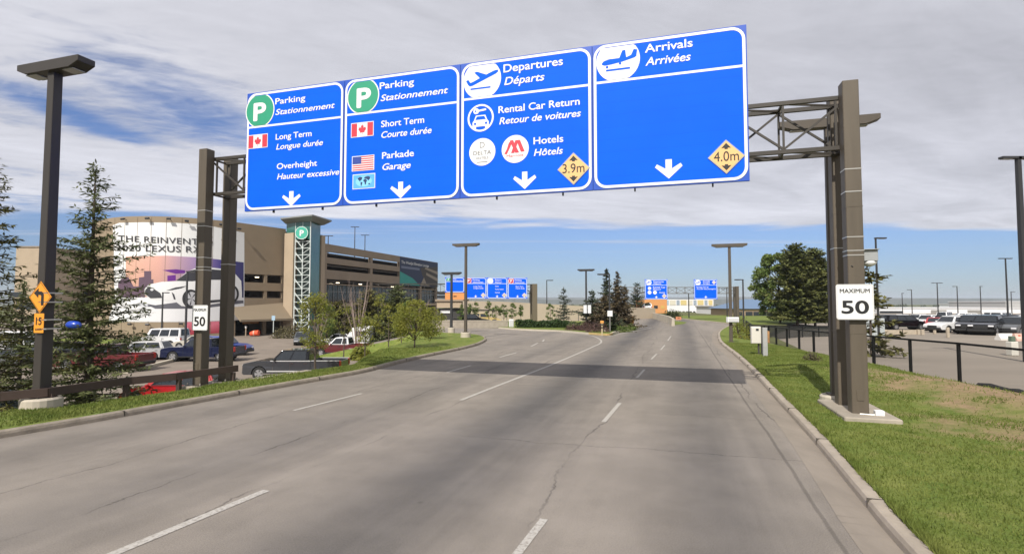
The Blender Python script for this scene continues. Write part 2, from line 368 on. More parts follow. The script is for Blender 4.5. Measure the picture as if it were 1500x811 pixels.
def paint_material():
    m = bpy.data.materials.new('road_paint'); m.use_nodes = True; t = m.node_tree; b = t.nodes['Principled BSDF']
    tc = t.nodes.new('ShaderNodeTexCoord'); n1 = t.nodes.new('ShaderNodeTexNoise'); n1.inputs['Scale'].default_value = 22; n1.inputs['Detail'].default_value = 8; n1.inputs['Roughness'].default_value = 0.7
    t.links.new(tc.outputs['Object'], n1.inputs['Vector'])
    r = t.nodes.new('ShaderNodeMapRange'); r.inputs[1].default_value = 0.30; r.inputs[2].default_value = 0.54; t.links.new(n1.outputs[0], r.inputs[0])
    x = t.nodes.new('ShaderNodeMixRGB'); x.inputs[1].default_value = (0.20, 0.175, 0.145, 1); x.inputs[2].default_value = (0.43, 0.405, 0.36, 1); t.links.new(r.outputs[0], x.inputs[0])
    t.links.new(x.outputs[0], b.inputs['Base Color']); b.inputs['Roughness'].default_value = 0.8; return m
PAINT = paint_material()

def sheet(name, poly, z, m, kind='structure'):
    mb = MB(); P = [(p[0], p[1], z if len(p) < 3 else p[2]) for p in poly]
    a = sum(P[i][0] * P[(i + 1) % len(P)][1] - P[(i + 1) % len(P)][0] * P[i][1] for i in range(len(P)))
    mb.poly(P if a > 0 else P[::-1]); return tag(mb.build(name, m), kind=kind)

# left kerb line (road edge), crest of the grass strip behind it, toe of the bank on the parking lot
K = [(-17.9, -14), (-12.9, 3.5), (-11.2, 7.6)] + [tuple(pt(*q))[:2] for q in ((0, 642), (75, 629), (150, 616), (250, 597.5), (350, 579), (433, 564), (484, 555), (533, 546), (575, 535), (615, 525), (650, 517.5), (676, 512), (697, 506.5), (708, 502), (712.6, 498), (708, 494), (694, 491.2), (656, 489.2))] + [(-7.3, 47.6)]
Cc = [(-20.5, -13), (-15.6, 4.5), (-13.6, 8.9), (-12.06, 12.5), (-11.3, 13.2), (-10.6, 14.3), (-9.85, 15.6), (-8.9, 18.2), (-7.75, 20.4), (-6.85, 21.8), (-6.6, 23.4), (-7.0, 25.6), (-7.2, 28.5), (-7.3, 31.5), (-7.2, 34.0), (-7.0, 36.6), (-6.8, 39.5), (-6.5, 42.0), (-6.3, 43.4), (-6.6, 44.2), (-7.4, 45.0), (-8.6, 46.0)]
T = [(-26, -10), (-21, 7), (-18.4, 10.8), (-16.2, 14.2), (-15.0, 15.6), (-14.0, 17.0), (-13.0, 18.6), (-11.9, 20.8), (-10.9, 22.9), (-10.2, 24.6), (-9.9, 26.4), (-9.9, 28.0), (-10.0, 30.0), (-10.1, 32.4), (-10.2, 34.6), (-10.3, 37.0), (-10.4, 39.4), (-10.6, 41.2), (-10.8, 42.4), (-11.0, 43.4), (-11.3, 44.4), (-12.0, 45.4)]
assert len(K) == len(Cc) == len(T)
ZL = -2.2
def lerp(a, b, t): return tuple(a[i] + (b[i] - a[i]) * t for i in range(len(a)))
def resample(P, step):
    out = [P[0]]
    for a, b in zip(P[:-1], P[1:]):
        n = max(1, int(round(math.dist(a, b) / step)))
        out += [lerp(a, b, k / n) for k in range(1, n + 1)]
    return out
def smooth_line(P, n=6):
    out = []
    for i in range(len(P) - 1):
        p0, p1, p2, p3 = P[max(i - 1, 0)], P[i], P[i + 1], P[min(i + 2, len(P) - 1)]
        for k in range(n):
            t = k / n
            out.append(tuple(0.5 * (2 * p1[j] + (p2[j] - p0[j]) * t + (2 * p0[j] - 5 * p1[j] + 4 * p2[j] - p3[j]) * t * t + (3 * p1[j] - p0[j] - 3 * p2[j] + p3[j]) * t ** 3) for j in range(len(p1))))
    return out + [P[-1]]
# right kerb and fence line
RK = [(-2.4, -14), (0.7, -5.5), (2.3, 0), (4.05, 5.55), (4.62, 7.2), (5.72, 10.3), (7.25, 14.9), (9.0, 20.1), (11.0, 26.4), (13.2, 33.8), (15.4, 40.0), (18.6, 48.0), (23.6, 58.5), (26.4, 63.5), (27.4, 72), (27.6, 82), (28.2, 96), (27.6, 120), (25, 150)]
FL = [(7.0, -14), (10.0, -5), (11.2, 0), (12.4, 6), (12.9, 9), (13.4, 13.8), (13.85, 18), (14.5, 22), (15.1, 26), (15.9, 30), (17.4, 36), (19.6, 42), (24.2, 51), (31, 62)]
Ks, Cs, Ts = smooth_line(K), smooth_line(Cc), smooth_line(T)
RKs = smooth_line(RK)

def zlot(D): return max(0.12 - 0.0145 * (D - 14), -1.25)

sheet('terrain', [(-6000, -300), (6000, -300), (6000, 6000), (-6000, 6000)], -2.55, FIELD)
# the raised ground the roads stand on
up = [(-18.5, -14)] + [(p[0] - 0.6, p[1]) for p in K[1:-2]] + [(-7.3, 47.6), (-7.3, 57.4), (-9, 58.5), (-9, 84), (-12.6, 170), (-20, 290), (66, 290), (60, 200), (46, 110), (34, 66), (22, 46), (15, 26), (11, 0), (6, -14)]
mb = MB(); mb.prism(up, ZL - .2, -0.06); tag(mb.build('raised_ground', FIELD), kind='structure')
# asphalt, one sheet: the four-lane road, the branch to the left, the ramp throat and the road to arrivals
left_far = [(-7.3, 56.8), (-1.5, 55.8), (0.9, 51.6), (4.4, 48.9), (6.3, 45.0), (7.4, 43.2), (8.1, 43.2), (9.4, 47), (11.9, 52), (13.4, 56.4), (14.4, 61)]
road = Ks + left_far + [(18.2, 62.5), (18.6, 62.6), (21.4, 67.0), (23.8, 73), (24.4, 84), (24.0, 100), (22.5, 120), (20, 150)] + RKs[::-1]
sheet('road', road, 0.0, ASPH)
mb = MB(); mb.quad((-18, 47.2, ZL + .02), (-7.3, 47.6, 0), (-7.3, 57.2, 0), (-18, 57.4, ZL + .02)); tag(mb.build('branch_road', ASPH), kind='structure')
mb = MB(); mb.poly([(-12.2, 45.4, ZL - .02), (-7.3, 47.58, .02), (-18, 47.2, ZL + .01)]); mb.quad((-7.3, 57.2, 0), (-7.3, 60, ZL), (-18, 60, ZL), (-18, 57.4, ZL)); tag(mb.build('grass_slope', LAWN), kind='structure')
sheet('parking_lot', [(-140, -20), (-12, -20), (-9.0, 10), (-8.0, 30), (-7.0, 42), (-9.5, 47), (-8, 60), (-9.5, 84), (-13, 170), (-140, 170)], ZL, LOT)
# right hand lot, sloping gently down away from the fence
mb = MB(); xs = [0, 6, 20, 60, 160, 330]; ds = [-14, -5, 0, 6, 9, 13.8, 18, 22, 26, 30, 36, 42, 51, 62, 110, 200, 260]
def fx(D):
    for a, b in zip(FL[:-1], FL[1:]):
        if a[1] <= D <= b[1]: return a[0] + (b[0] - a[0]) * (D - a[1]) / (b[1] - a[1])
    return 31 + (D - 62) * 0.24
for i in range(len(ds) - 1):
    for j in range(len(xs) - 1):
        q = [(fx(ds[i]) + 0.1 + xs[j], ds[i]), (fx(ds[i]) + 0.1 + xs[j + 1], ds[i]), (fx(ds[i + 1]) + 0.1 + xs[j + 1], ds[i + 1]), (fx(ds[i + 1]) + 0.1 + xs[j], ds[i + 1])]
        mb.poly([(a, b, zlot(b)) for a, b in q])
tag(mb.build('parking_apron', LOTR), kind='structure')

# banks / verges as graded strips with a 'bare' attribute (dry, bare soil)
def graded(name, rows, m, bare):
    n = len(rows[0]); V = [p for r in rows for p in r]; Fq = []
    for i in range(len(rows) - 1):
        for j in range(n - 1): Fq.append((i * n + j, i * n + j + 1, (i + 1) * n + j + 1, (i + 1) * n + j))
    me = bpy.data.meshes.new(name); me.from_pydata(V, [], Fq); me.update()
    if sum(p.normal.z for p in me.polygons) < 0: me.flip_normals()
    at = me.attributes.new('bare', 'FLOAT', 'POINT'); at.data.foreach_set('value', [bare(*p) for p in V])
    me.polygons.foreach_set('use_smooth', [True] * len(me.polygons)); me.materials.append(m)
    o = bpy.data.objects.new(name, me); COL.objects.link(o); return tag(o, kind='structure')
rng = random.Random(5)
rows = []
for k in range(15):
    t = k / 14; row = []
    for i in range(len(Ks)):
        a, c, e = Ks[i], Cs[i], Ts[i]; dl = math.dist(a, c); a = lerp(a, c, min(.5, 0.19 / dl))
        if t <= 0.5:
            u = t / 0.5; p = lerp(a, c, u); z = 0.13 + 0.03 * sin(pi * u) - 0.10 * u * u
        else:
            u = (t - 0.5) / 0.5; p = lerp(c, e, u); s_ = u * u * (3 - 2 * u) * 0.35 + 0.65 * u; z = 0.035 + (ZL + 0.02 - 0.035) * s_
        if 0 < t: z += 0.03 * (math.sin(p[0] * 1.7 + p[1]) * math.sin(p[1] * 1.3 - p[0] * 0.6))* min(1, t * 4)
        row.append((p[0], p[1], z))
    rows.append(row)
LEFT_ROWS = rows
graded('grass_bank', rows, LAWN, lambda x, y, z: 0.25 if z > 0.10 else 0.1)
def zverge(x, y, w):                      # w: 0 at the kerb, 1 at the fence
    z = 0.14 + 0.10 * w
    m = math.exp(-((x - 11.6) / 1.15) ** 2 - ((y - 15.0) / 6.0) ** 2)
    z += 0.27 * m
    if y > 22: z -= min((y - 22) * 0.022, 0.42) * w
    z += 0.035 * math.sin(x * 2.1 + y * 0.7) * math.sin(y * 1.1 - x * 0.4) * min(1, 4 * w)
    return z
FLl = [(fx(max(-14, min(62, p[1] + 0.0)))) for p in RKs]
rows = []
vs_ = [p for p in RKs if p[1] <= 58.6]
for k in range(25):
    w = k / 24; row = []
    for p in vs_:
        x1 = max(fx(p[1]) + 0.05, p[0] + 0.8); x = p[0] + 0.19 + (x1 - p[0] - 0.19) * w
        row.append((x, p[1], zverge(x, p[1], w) if w < 1 else zlot(p[1]) - 0.05))
    rows.append(row)
def bare_r(x, y, z):
    b = 1.02 * math.exp(-((x - 12.2) / 2.0) ** 2 - ((y - 14.0) / 5.6) ** 2) + 0.55 * math.exp(-((x - 9.3) / 1.8) ** 2 - ((y - 9.0) / 3.4) ** 2)
    if y > 26: b *= 0.5
    return min(b + .12, 1.1)
graded('grass_verge', rows, LAWN, bare_r)

# kerbs: real steps with a gutter-side face
def kerb(name, P, side, h=0.13, w=0.17, m=CONCD, z=0.0, joints=3.0):
    P = resample(P, joints); mb = MB(); L = []
    for i, p in enumerate(P):
        a, b = P[max(i - 1, 0)], P[min(i + 1, len(P) - 1)]
        d = Vector((b[0] - a[0], b[1] - a[1], 0)).normalized(); nrm = Vector((-d.y, d.x, 0)) * side
        L.append((Vector((p[0], p[1], 0)), nrm))
    prof = [(-0.015, -0.05), (0.0, h * 0.55), (0.022, h * 0.9), (0.05, h), (w, h + 0.005), (w + 0.01, -0.05)]
    n = len(prof); V = []; Fs = []
    for i, (p, nr) in enumerate(L):
        V += [p + nr * a + Vector((0, 0, b + z)) for a, b in prof]
    for i in range(len(L) - 1):
        for k in range(n - 1): Fs.append((i * n + k, i * n + k + 1, (i + 1) * n + k + 1, (i + 1) * n + k))
    mb.mesh(V, Fs); o = mb.build(name, m); bm = bmesh.new(); bm.from_mesh(o.data); bmesh.ops.recalc_face_normals(bm, faces=bm.faces); bm.to_mesh(o.data); bm.free()
    return tag(o, kind='structure')
kerb('kerb', Ks, +1)
kerb('kerb', [p for p in RKs if p[1] < 97], -1, m=mat('kerb_right', (0.34, 0.29, 0.23), 0.9, var=0.16, scale=2.5, bump=0.2))
def kerb_joints(P, side, step, m):
    mb = MB(); acc = 0.0
    for a, b in zip(P[:-1], P[1:]):
        acc += math.dist(a, b)
        if acc >= step:
            acc = 0.0; d = Vector((b[0] - a[0], b[1] - a[1], 0)).normalized(); nr = Vector((-d.y, d.x, 0)) * side; c = Vector((b[0], b[1], 0.066)) + nr * 0.085
            mb.box(c, (0.025, 0.184, 0.142), rz=atan2(d.y, d.x))
    return tag(mb.build('kerb_joint', m), kind='structure')
JT = mat('joint_dirt', (.075, .065, .052), .9)
kerb_joints(resample([p for p in Ks if p[1] < 47], .25), 1, 3.0, JT); kerb_joints(resample([p for p in RKs if p[1] < 60], .25), -1, 3.0, JT)
# concrete gutter pan along the right kerb
gp = [p for p in RKs if p[1] < 62]; mb = MB()
for a, b in zip(gp[:-1], gp[1:]):
    d = Vector((b[0] - a[0], b[1] - a[1], 0)).normalized(); nr = Vector((-d.y, d.x, 0))
    mb.quad((a[0], a[1], 0.004), (b[0], b[1], 0.004), (b[0] + nr.x * 0.42, b[1] + nr.y * 0.42, 0.004), (a[0] + nr.x * 0.42, a[1] + nr.y * 0.42, 0.004))
tag(mb.build('gutter_pan', mat('gutter', (0.235, 0.200, 0.160), 0.9, var=0.15, scale=2, bump=0.2, stretch=(1, 0.3, 1))), kind='structure')

# painted lines
def line(P, w=0.11, z=0.006, m=PAINT):
    mb = MB(); P = [Vector((p[0], p[1], 0)) for p in P]; L = []
    for i, p in enumerate(P):
        d = (P[min(i + 1, len(P) - 1)] - P[max(i - 1, 0)]).normalized(); nr = Vector((-d.y, d.x, 0)) * w / 2
        L.append(((p - nr) + Vector((0, 0, z)), (p + nr) + Vector((0, 0, z))))
    for a, b in zip(L[:-1], L[1:]): mb.quad(a[0], b[0], b[1], a[1])
    return tag(mb.build('lane_marking', m), kind='structure')
def seg(a, b, w=0.11): return line([pt(*a), lerp(pt(*a), pt(*b), 0.5), pt(*b)], w)
for a, b, w in (((735, 840), (797, 760), 0.10), ((884, 618), (908, 590), 0.10), ((933, 553), (944, 541), 0.09), ((954, 526), (962, 518), 0.08), ((968, 512), (974, 505), 0.08), ((978, 499), (983, 492), 0.08),
                ((120, 830), (390, 718), 0.13), ((430, 601), (530, 576), 0.11), ((655, 545), (690, 535), 0.11), ((732, 523), (757, 516), 0.11), ((778, 507), (788, 502), 0.11), ((795, 500), (797, 497), 0.11)):
    seg(a, b, w)
solid = smooth_line([tuple(pt(*q))[:2] for q in ((675, 586), (728, 565), (780, 545), (815, 531), (850, 516), (870, 507), (880, 502), (879, 497), (868, 492), (845, 488.5), (815, 486.5), (770, 484.5))], 5)
line(solid, 0.12)
line(smooth_line([(7.6, 42.2), (9.6, 46.2), (12.4, 51.8), (14.9, 57)], 4), 0.10)
# ------------------------------------------------------------------ the overhead gantry and its four boards
AN = radians(16.8); UD = Vector((cos(AN), -sin(AN), 0)); BD = Vector((sin(AN), cos(AN), 0))
BROWN = mat('brown_painted_steel', (0.080, 0.064, 0.045), 0.55, col2=(0.112, 0.090, 0.064), scale=2.2, stretch=(1.6, 1.6, 0.16), bump=0.08, bscale=25)
BROWND = mat('brown_truss_steel', (0.042, 0.035, 0.027), 0.5, var=0.12, scale=2.0)
STRAP = mat('steel_strap', (0.55, 0.53, 0.48), 0.35, metal=0.7)
WHITE = mat('white_sheeting', (0.78, 0.78, 0.78), 0.5, var=0.03, scale=2)
BLUE = mat('blue_sheeting', (0.001, 0.112, 0.98), 0.6, spec=0.12)
def plank_seams(m, pitch, dark):          # the board is made of horizontal extrusions: a fine seam between each
    t = m.node_tree; b = t.nodes['Principled BSDF']; tc = t.nodes.new('ShaderNodeTexCoord'); sp = t.nodes.new('ShaderNodeSeparateXYZ'); t.links.new(tc.outputs['Object'], sp.inputs[0])
    def ma(op, a, c):
        q = t.nodes.new('ShaderNodeMath'); q.operation = op
        for i, v in enumerate((a, c)):
            if isinstance(v, (int, float)): q.inputs[i].default_value = v
            else: t.links.new(v, q.inputs[i])
        return q.outputs[0]
    fr_ = ma('FRACT', ma('DIVIDE', sp.outputs[2], pitch), 0); ln = ma('LESS_THAN', fr_, 0.025)
    n = t.nodes.new('ShaderNodeTexNoise'); n.inputs['Scale'].default_value = 0.9; n.inputs['Detail'].default_value = 5; t.links.new(tc.outputs['Object'], n.inputs['Vector'])
    k = ma('MULTIPLY', ma('SUBTRACT', 1.0, ma('MULTIPLY', ln, dark)), ma('ADD', 0.87, ma('MULTIPLY', n.outputs[0], 0.26)))
    x = t.nodes.new('ShaderNodeMixRGB'); x.blend_type = 'MULTIPLY'; x.inputs[0].default_value = 1; x.inputs[1].default_value = b.inputs['Base Color'].default_value; t.links.new(k, x.inputs[2]); t.links.new(x.outputs[0], b.inputs['Base Color'])
plank_seams(BLUE, 0.305, 0.22)
BLUED = mat('blue_sheeting_edge', (0.010, 0.075, 0.46), 0.5)
GREEN = mat('green_sheeting', (0.020, 0.30, 0.17), 0.5, var=0.04)
RED = mat('red_sheeting', (0.58, 0.035, 0.06), 0.5)
BLACK = mat('black_ink', (0.012, 0.012, 0.013), 0.5)
ORANGE = mat('orange_sheeting', (0.78, 0.30, 0.022), 0.5)
PEACH = mat('pale_orange_sheeting', (0.80, 0.48, 0.19), 0.5)
ALU = mat('aluminium', (0.50, 0.50, 0.50), 0.4, metal=0.8)
NAVY = mat('flag_navy', (0.03, 0.06, 0.30), 0.5)
SKYB = mat('pale_blue_print', (0.10, 0.40, 0.80), 0.5)

def gantry(name, label, L, zt, zb, loc, an, sep, post_h, pw, mp, mt, nb, grp=None, slab=None, bolts=True, posts=(0, 1), over=0.0, rz_sign=-1):
    g = thing(name, label, 'sign gantry', loc, -an, grp)
    for u in ((0, L) if len(posts) == 2 else (posts[0] * L,)):
        for v in (0, sep):
            mb = MB(); mb.box((u, v, post_h / 2 - 0.02), (pw, pw, post_h)); p = mb.build('post', mp, g, bevel=0.012)
            b = MB(); b.box((u, v, 0.03), (pw + 0.26, pw + 0.26, 0.05)); b.build('base_plate', BROWND, p)
            if bolts:
                bo_ = MB()
                for sx in (-1, 1):
                    for sy in (-1, 1): bo_.tube([(u + sx * (pw / 2 + .085), v + sy * (pw / 2 + .085), .05), (u + sx * (pw / 2 + .085), v + sy * (pw / 2 + .085), .115)], .022, 6)
                bo_.each('anchor_bolt', STRAP, p, nv=12)
                hh_ = MB(); hh_.box((u, v - pw / 2 - .006, .62), (.13, .014, .22)); hh_.build('hand_hole_cover', mp, p, bevel=.004)
                wd = MB(); wd.box((u, v, 1.95), (pw + .010, pw + .010, .018)); wd.box((u, v, 4.72), (pw + .010, pw + .010, .018)); wd.each('weld_seam', mp, p)
                st = MB()
                for z in (5.55, 5.05, 4.05, 3.75, 3.65) if v == 0 else (3.9,):
                    st.box((u, v, z), (pw + 0.012, pw + 0.012, 0.022))
                st.each('strap', STRAP, p)
    u0, u1 = -over, L + over
    for v in (0, sep):
        vv = v + (pw / 2 + 0.05 if v == 0 else -pw / 2 - 0.05)
        for z in (zt, zb):
            mb = MB(); mb.box(((u0 + u1) / 2, vv, z), (u1 - u0, 0.075, 0.10)); mb.build('truss_chord', mt, g, bevel=0.006)
        mb = MB()
        for k in range(nb + 1):
            u = L * k / nb; u = min(max(u, pw * 0.5 + 0.05), L - pw * 0.5 - 0.05)
            mb.bar((u, vv, zb + 0.06), (u, vv, zt - 0.06), 0.045)
        mb.each('truss_upright', mt, g)
        mb = MB()
        for k in range(nb):
            a, b = L * k / nb, L * (k + 1) / nb
            if k % 2 == (0 if v == 0 else 1): mb.bar((a, vv, zt - 0.06), (b, vv, zb + 0.06), 0.048)
            else: mb.bar((a, vv, zb + 0.06), (b, vv, zt - 0.06), 0.048)
        mb.each('truss_diagonal', mt, g)
    mb = MB(); a, b = pw / 2 + 0.09, sep - pw / 2 - 0.09
    for z in (zt, zb):
        for k in range(nb + 1):
            u = L * k / nb; mb.bar((u, a, z), (u, b, z), 0.05)
            if k < nb: mb.bar((u, a, z - 0.004), (L * (k + 1) / nb, b, z - 0.004), 0.04)
    mb.each('truss_cross_bracing', mt, g)
    return g
GL = 18.16
G0 = Vector((7.54, 11.72, 0)) - UD * GL
gan = gantry('sign_gantry', 'tall brown steel gantry with twin square posts and open truss spanning the near road', GL, 7.28, 6.13, (G0.x, G0.y, 0.0), AN, 0.98, 7.56, 0.32, BROWN, BROWND, 14)
# concrete pads under both pairs of posts
o = MB().box((0, 0, 0), (1.05, 2.2, 0.30)); c = Vector((7.6, 11.7, 0)) + BD * 0.45 + UD * 0.02
pad = o.build('concrete_pad', CONC, bevel=0.02); pad.location = (c.x, c.y, 0.085); pad.rotation_euler = (0, 0, -AN)
tag(pad, 'flat concrete footing slab in the grass under the right gantry posts', 'footing')
gan_r = [q for q in gan.children if q.name.startswith('post')]
o = MB(); o.box((0.1, 0.5, -0.16), (0.95, 1.9, 0.40)); o.box((1.12, 1.9, -0.08), (0.28, 3.4, 0.40), rz=-0.10)
pad = o.build('concrete_footing', CONC, bevel=0.02); pad.location = (G0.x, G0.y, 0.0); pad.rotation_euler = (0, 0, -AN)
tag(pad, 'weathered concrete footing and low retaining edge under the left gantry posts', 'footing')

SW, SZ0, SH = 14.04, 5.38, 3.64
SR = Vector((5.3, 12.0, 0)); SO = SR - UD * SW; SO.z = SZ0
def sgn(x, y):                    # photo position -> metres along / up the board
    r = ray(x, y); nrm = BD; t = (SO - Vector((0, 0, CAMZ))).dot(nrm) / r.dot(nrm)
    p = Vector((0, 0, CAMZ)) + r * t - SO
    return p.dot(UD), p.z
uB = [0.0, sgn(503, 215)[0], sgn(674, 195)[0], sgn(868, 170)[0], SW + .11]
PLANE_UP = [(-0.72, -0.10), (-0.60, -0.06), (-0.52, -0.18), (-0.40, -0.12), (0.45, 0.28), (0.78, 0.42), (0.86, 0.52), (0.70, 0.56), (0.52, 0.52), (0.24, 0.40), (-0.08, 0.50), (-0.24, 0.44), (0.02, 0.24), (-0.28, 0.10), (-0.50, -0.32), (-0.60, -0.34)]
PLANE_UP = [(-0.86, -0.02), (-0.74, 0.03), (-0.62, -0.14), (-0.48, -0.10), (-0.12, 0.05), (-0.42, 0.36), (-0.28, 0.40), (0.22, 0.19), (0.62, 0.34), (0.82, 0.37), (0.86, 0.28), (0.74, 0.18), (-0.50, -0.30), (-0.66, -0.32), (-0.76, -0.22)]
PLANE_DN = [(-0.76, -0.12), (-0.66, 0.00), (-0.42, 0.06), (0.06, 0.06), (0.20, 0.40), (0.34, 0.42), (0.38, 0.06), (0.60, 0.14), (0.72, 0.40), (0.88, 0.36), (0.84, 0.06), (0.76, 0.00), (0.20, -0.13), (-0.30, -0.20), (-0.60, -0.22), (-0.72, -0.18)]
def board(i, label, hdr_px, name='highway_sign'):
    u0, u1 = uB[i] + 0.004, uB[i + 1] - 0.004; w = u1 - u0
    b = thing(name, label, 'road sign', SO + UD * u0, -AN, 'boards on the overhead gantry')
    H = SH
    mb = MB(); mb.box((w / 2, 0.05, H / 2), (w, 0.07, H)); mb.build('panel', BLUED, b, bevel=0.004)
    r = 0.30; t = 0.066; mg = 0.030
    A = rrect(mg, mg, w - mg, H - mg, r); B = rrect(mg + t, mg + t, w - mg - t, H - mg - t, r - t)
    f = MB(); shape_on(f, rrect(mg + 0.01, mg + 0.01, w - mg - 0.01, H - mg - 0.01, r - 0.01), 0.011); f.build('face', BLUE, b)
    zd = sgn(*hdr_px)[1]
    f = MB(); ring_on(f, B, A, 0.003); f.poly([(mg + t * 0.5, 0.004, zd - 0.029), (w - mg - t * 0.5, 0.004, zd - 0.029), (w - mg - t * 0.5, 0.004, zd + 0.029), (mg + t * 0.5, 0.004, zd + 0.029)]); f.build('border', WHITE, b)
    # mounting brackets peeping below the board
    mb = MB()
    for u in (0.28 * w, 0.78 * w): mb.box((u, 0.14, -0.02), (0.035, 0.06, 0.09))
    for u in (0.28 * w, 0.78 * w): mb.box((u, 0.12, H / 2), (0.08, 0.07, H - 0.1))
    mb.each('bracket', BROWND, b)
    return b, u0, w, zd
def loc_(u0, x, y): u, v = sgn(x, y); return u - u0, v
def put_text(b, u0, s, pl, pr, cap_px, shear=0.0, bold=0.016, m=None, nm='lettering', y=-0.001):
    a, z = loc_(u0, *pl); e, _ = loc_(u0, *pr); z2 = loc_(u0, pl[0], pl[1] - cap_px)[1]
    mb = MB(); text_on(mb, s, a, z, e - a, z2 - z, y, bold, shear); mb.build(nm, m or WHITE, b)
def put_arrow(b, u0, xl, xr, yt, yb):
    cx, z1 = loc_(u0, (xl + xr) / 2, yt); _, z0 = loc_(u0, (xl + xr) / 2, yb); x0 = loc_(u0, xl, yb)[0]; x1 = loc_(u0, xr, yb)[0]; hw = (x1 - x0) / 2; s = 0.21 * hw * 1.1
    zm = z0 + (z1 - z0) * 0.58
    mb = MB(); shape_on(mb, ccw([(cx, z0), (cx + hw, zm + 0.02), (cx + hw * 0.86, zm + 0.09), (cx + s, zm - 0.03), (cx + s, z1), (cx - s, z1), (cx - s, zm - 0.03), (cx - hw * 0.86, zm + 0.09), (cx - hw, zm + 0.02)]), -0.001); mb.build('arrow', WHITE, b)
LEAF = [(0, -0.50), (0.03, -0.50), (0.02, -0.28), (0.30, -0.31), (0.26, -0.20), (0.48, 0.02), (0.40, 0.07), (0.45, 0.22), (0.28, 0.19), (0.25, 0.26), (0.13, 0.13), (0.17, 0.40), (0.09, 0.35), (0, 0.52)]
LEAF = LEAF + [(-a, b) for a, b in LEAF[::-1][1:-1]] 
def flag_ca(b, x, z, w, h, y=-0.001):
    p = MB(); shape_on(p, [(x - 0.02, z - 0.02), (x + w + 0.02, z - 0.02), (x + w + 0.02, z + h + 0.02), (x - 0.02, z + h + 0.02)], y); fl = p.build('flag', WHITE, b)
    r = MB()
    for a, c in ((x, x + w * 0.26), (x + w * 0.74, x + w)): shape_on(r, [(a, z), (c, z), (c, z + h), (a, z + h)], y - 0.003)
    s = min(w * 0.5, h) * 0.86
    shape_on(r, ccw([(x + w / 2 + q * s * 0.9, z + h / 2 + k * s) for q, k in LEAF]), y - 0.003)
    r.build('maple_leaf_and_bars', RED, fl)
def flag_us(b, x, z, w, h, y=-0.001):
    p = MB(); shape_on(p, [(x - 0.02, z - 0.02), (x + w + 0.02, z - 0.02), (x + w + 0.02, z + h + 0.02), (x - 0.02, z + h + 0.02)], y); fl = p.build('flag', WHITE, b)
    r = MB(); n = 13
    for k in range(0, n, 2): shape_on(r, [(x, z + h * k / n), (x + w, z + h * k / n), (x + w, z + h * (k + 1) / n), (x, z + h * (k + 1) / n)], y - 0.003)
    r.build('stripes', RED, fl)
    r = MB(); shape_on(r, [(x, z + h * 6 / n), (x + w * 0.42, z + h * 6 / n), (x + w * 0.42, z + h), (x, z + h)], y - 0.005); r.build('canton', NAVY, fl)
def parking_symbol(b, u0, w, zd, xl, xr, yc, P):
    a = loc_(u0, xl, yc)[0]; e = loc_(u0, xr, yc)[0]; cx = (a + e) / 2; cz = loc_(u0, (xl + xr) / 2, yc)[1]; R = (e - a) / 2
    lo, hi = zd + 0.036, SH - 0.115
    d = MB(); shape_on(d, circ(cx, cz, R, 48, lo, hi), 0.000); ds = d.build('parking_disc', WHITE, b)
    d = MB(); shape_on(d, circ(cx, cz, R - 0.035, 48, lo, hi), -0.003); d.build('parking_disc_face', GREEN, ds)
    put_letter = MB(); x0, z0 = loc_(u0, *P[0]); x1, z1 = loc_(u0, *P[1]); text_on(put_letter, 'P', x0, z0, x1 - x0, z1 - z0, -0.006, 0.035); put_letter.build('letter', WHITE, ds)
def plane_symbol(b, u0, zd, xl, xr, yc, shp, dn):
    a = loc_(u0, xl, yc)[0]; e = loc_(u0, xr, yc)[0]; cx = (a + e) / 2; cz = loc_(u0, (xl + xr) / 2, yc)[1]; R = (e - a) / 2
    lo, hi = zd + 0.036, SH - 0.115
    d = MB(); shape_on(d, circ(cx, cz, R, 48, lo, hi), 0.000); ds = d.build('flight_disc', WHITE, b)
    d = MB(); shape_on(d, ccw([(cx + q * R, cz + k * R + 0.02) for q, k in shp]), -0.003)
    if dn:
        shape_on(d, [(cx - 0.55 * R, cz - 0.47 * R), (cx + 0.55 * R, cz - 0.47 * R), (cx + 0.55 * R, cz - 0.38 * R), (cx - 0.55 * R, cz - 0.38 * R)], -0.003)
        shape_on(d, circ(cx - 0.50 * R, cz - 0.26 * R, 0.06 * R, 12), -0.004); shape_on(d, circ(cx + 0.10 * R, cz - 0.16 * R, 0.06 * R, 12), -0.004)
    else: shape_on(d, [(cx - 0.62 * R, cz - 0.47 * R), (cx + 0.45 * R, cz - 0.47 * R), (cx + 0.45 * R, cz - 0.39 * R), (cx - 0.62 * R, cz - 0.39 * R)], -0.003)
    d.build('aircraft', BLUE, ds)
    s = MB()
    for q in (-0.33, 0.1, 0.5): 
        hw = R * math.sqrt(max(0, 1 - q * q)); s.poly([(cx - hw, -0.0015, cz + q * R), (cx + hw, -0.0015, cz + q * R), (cx + hw, -0.0015, cz + q * R + 0.007), (cx - hw, -0.0015, cz + q * R + 0.007)])
    s.build('sheet_seam', mat('seam_grey', (0.5, 0.5, 0.5), 0.6), ds)
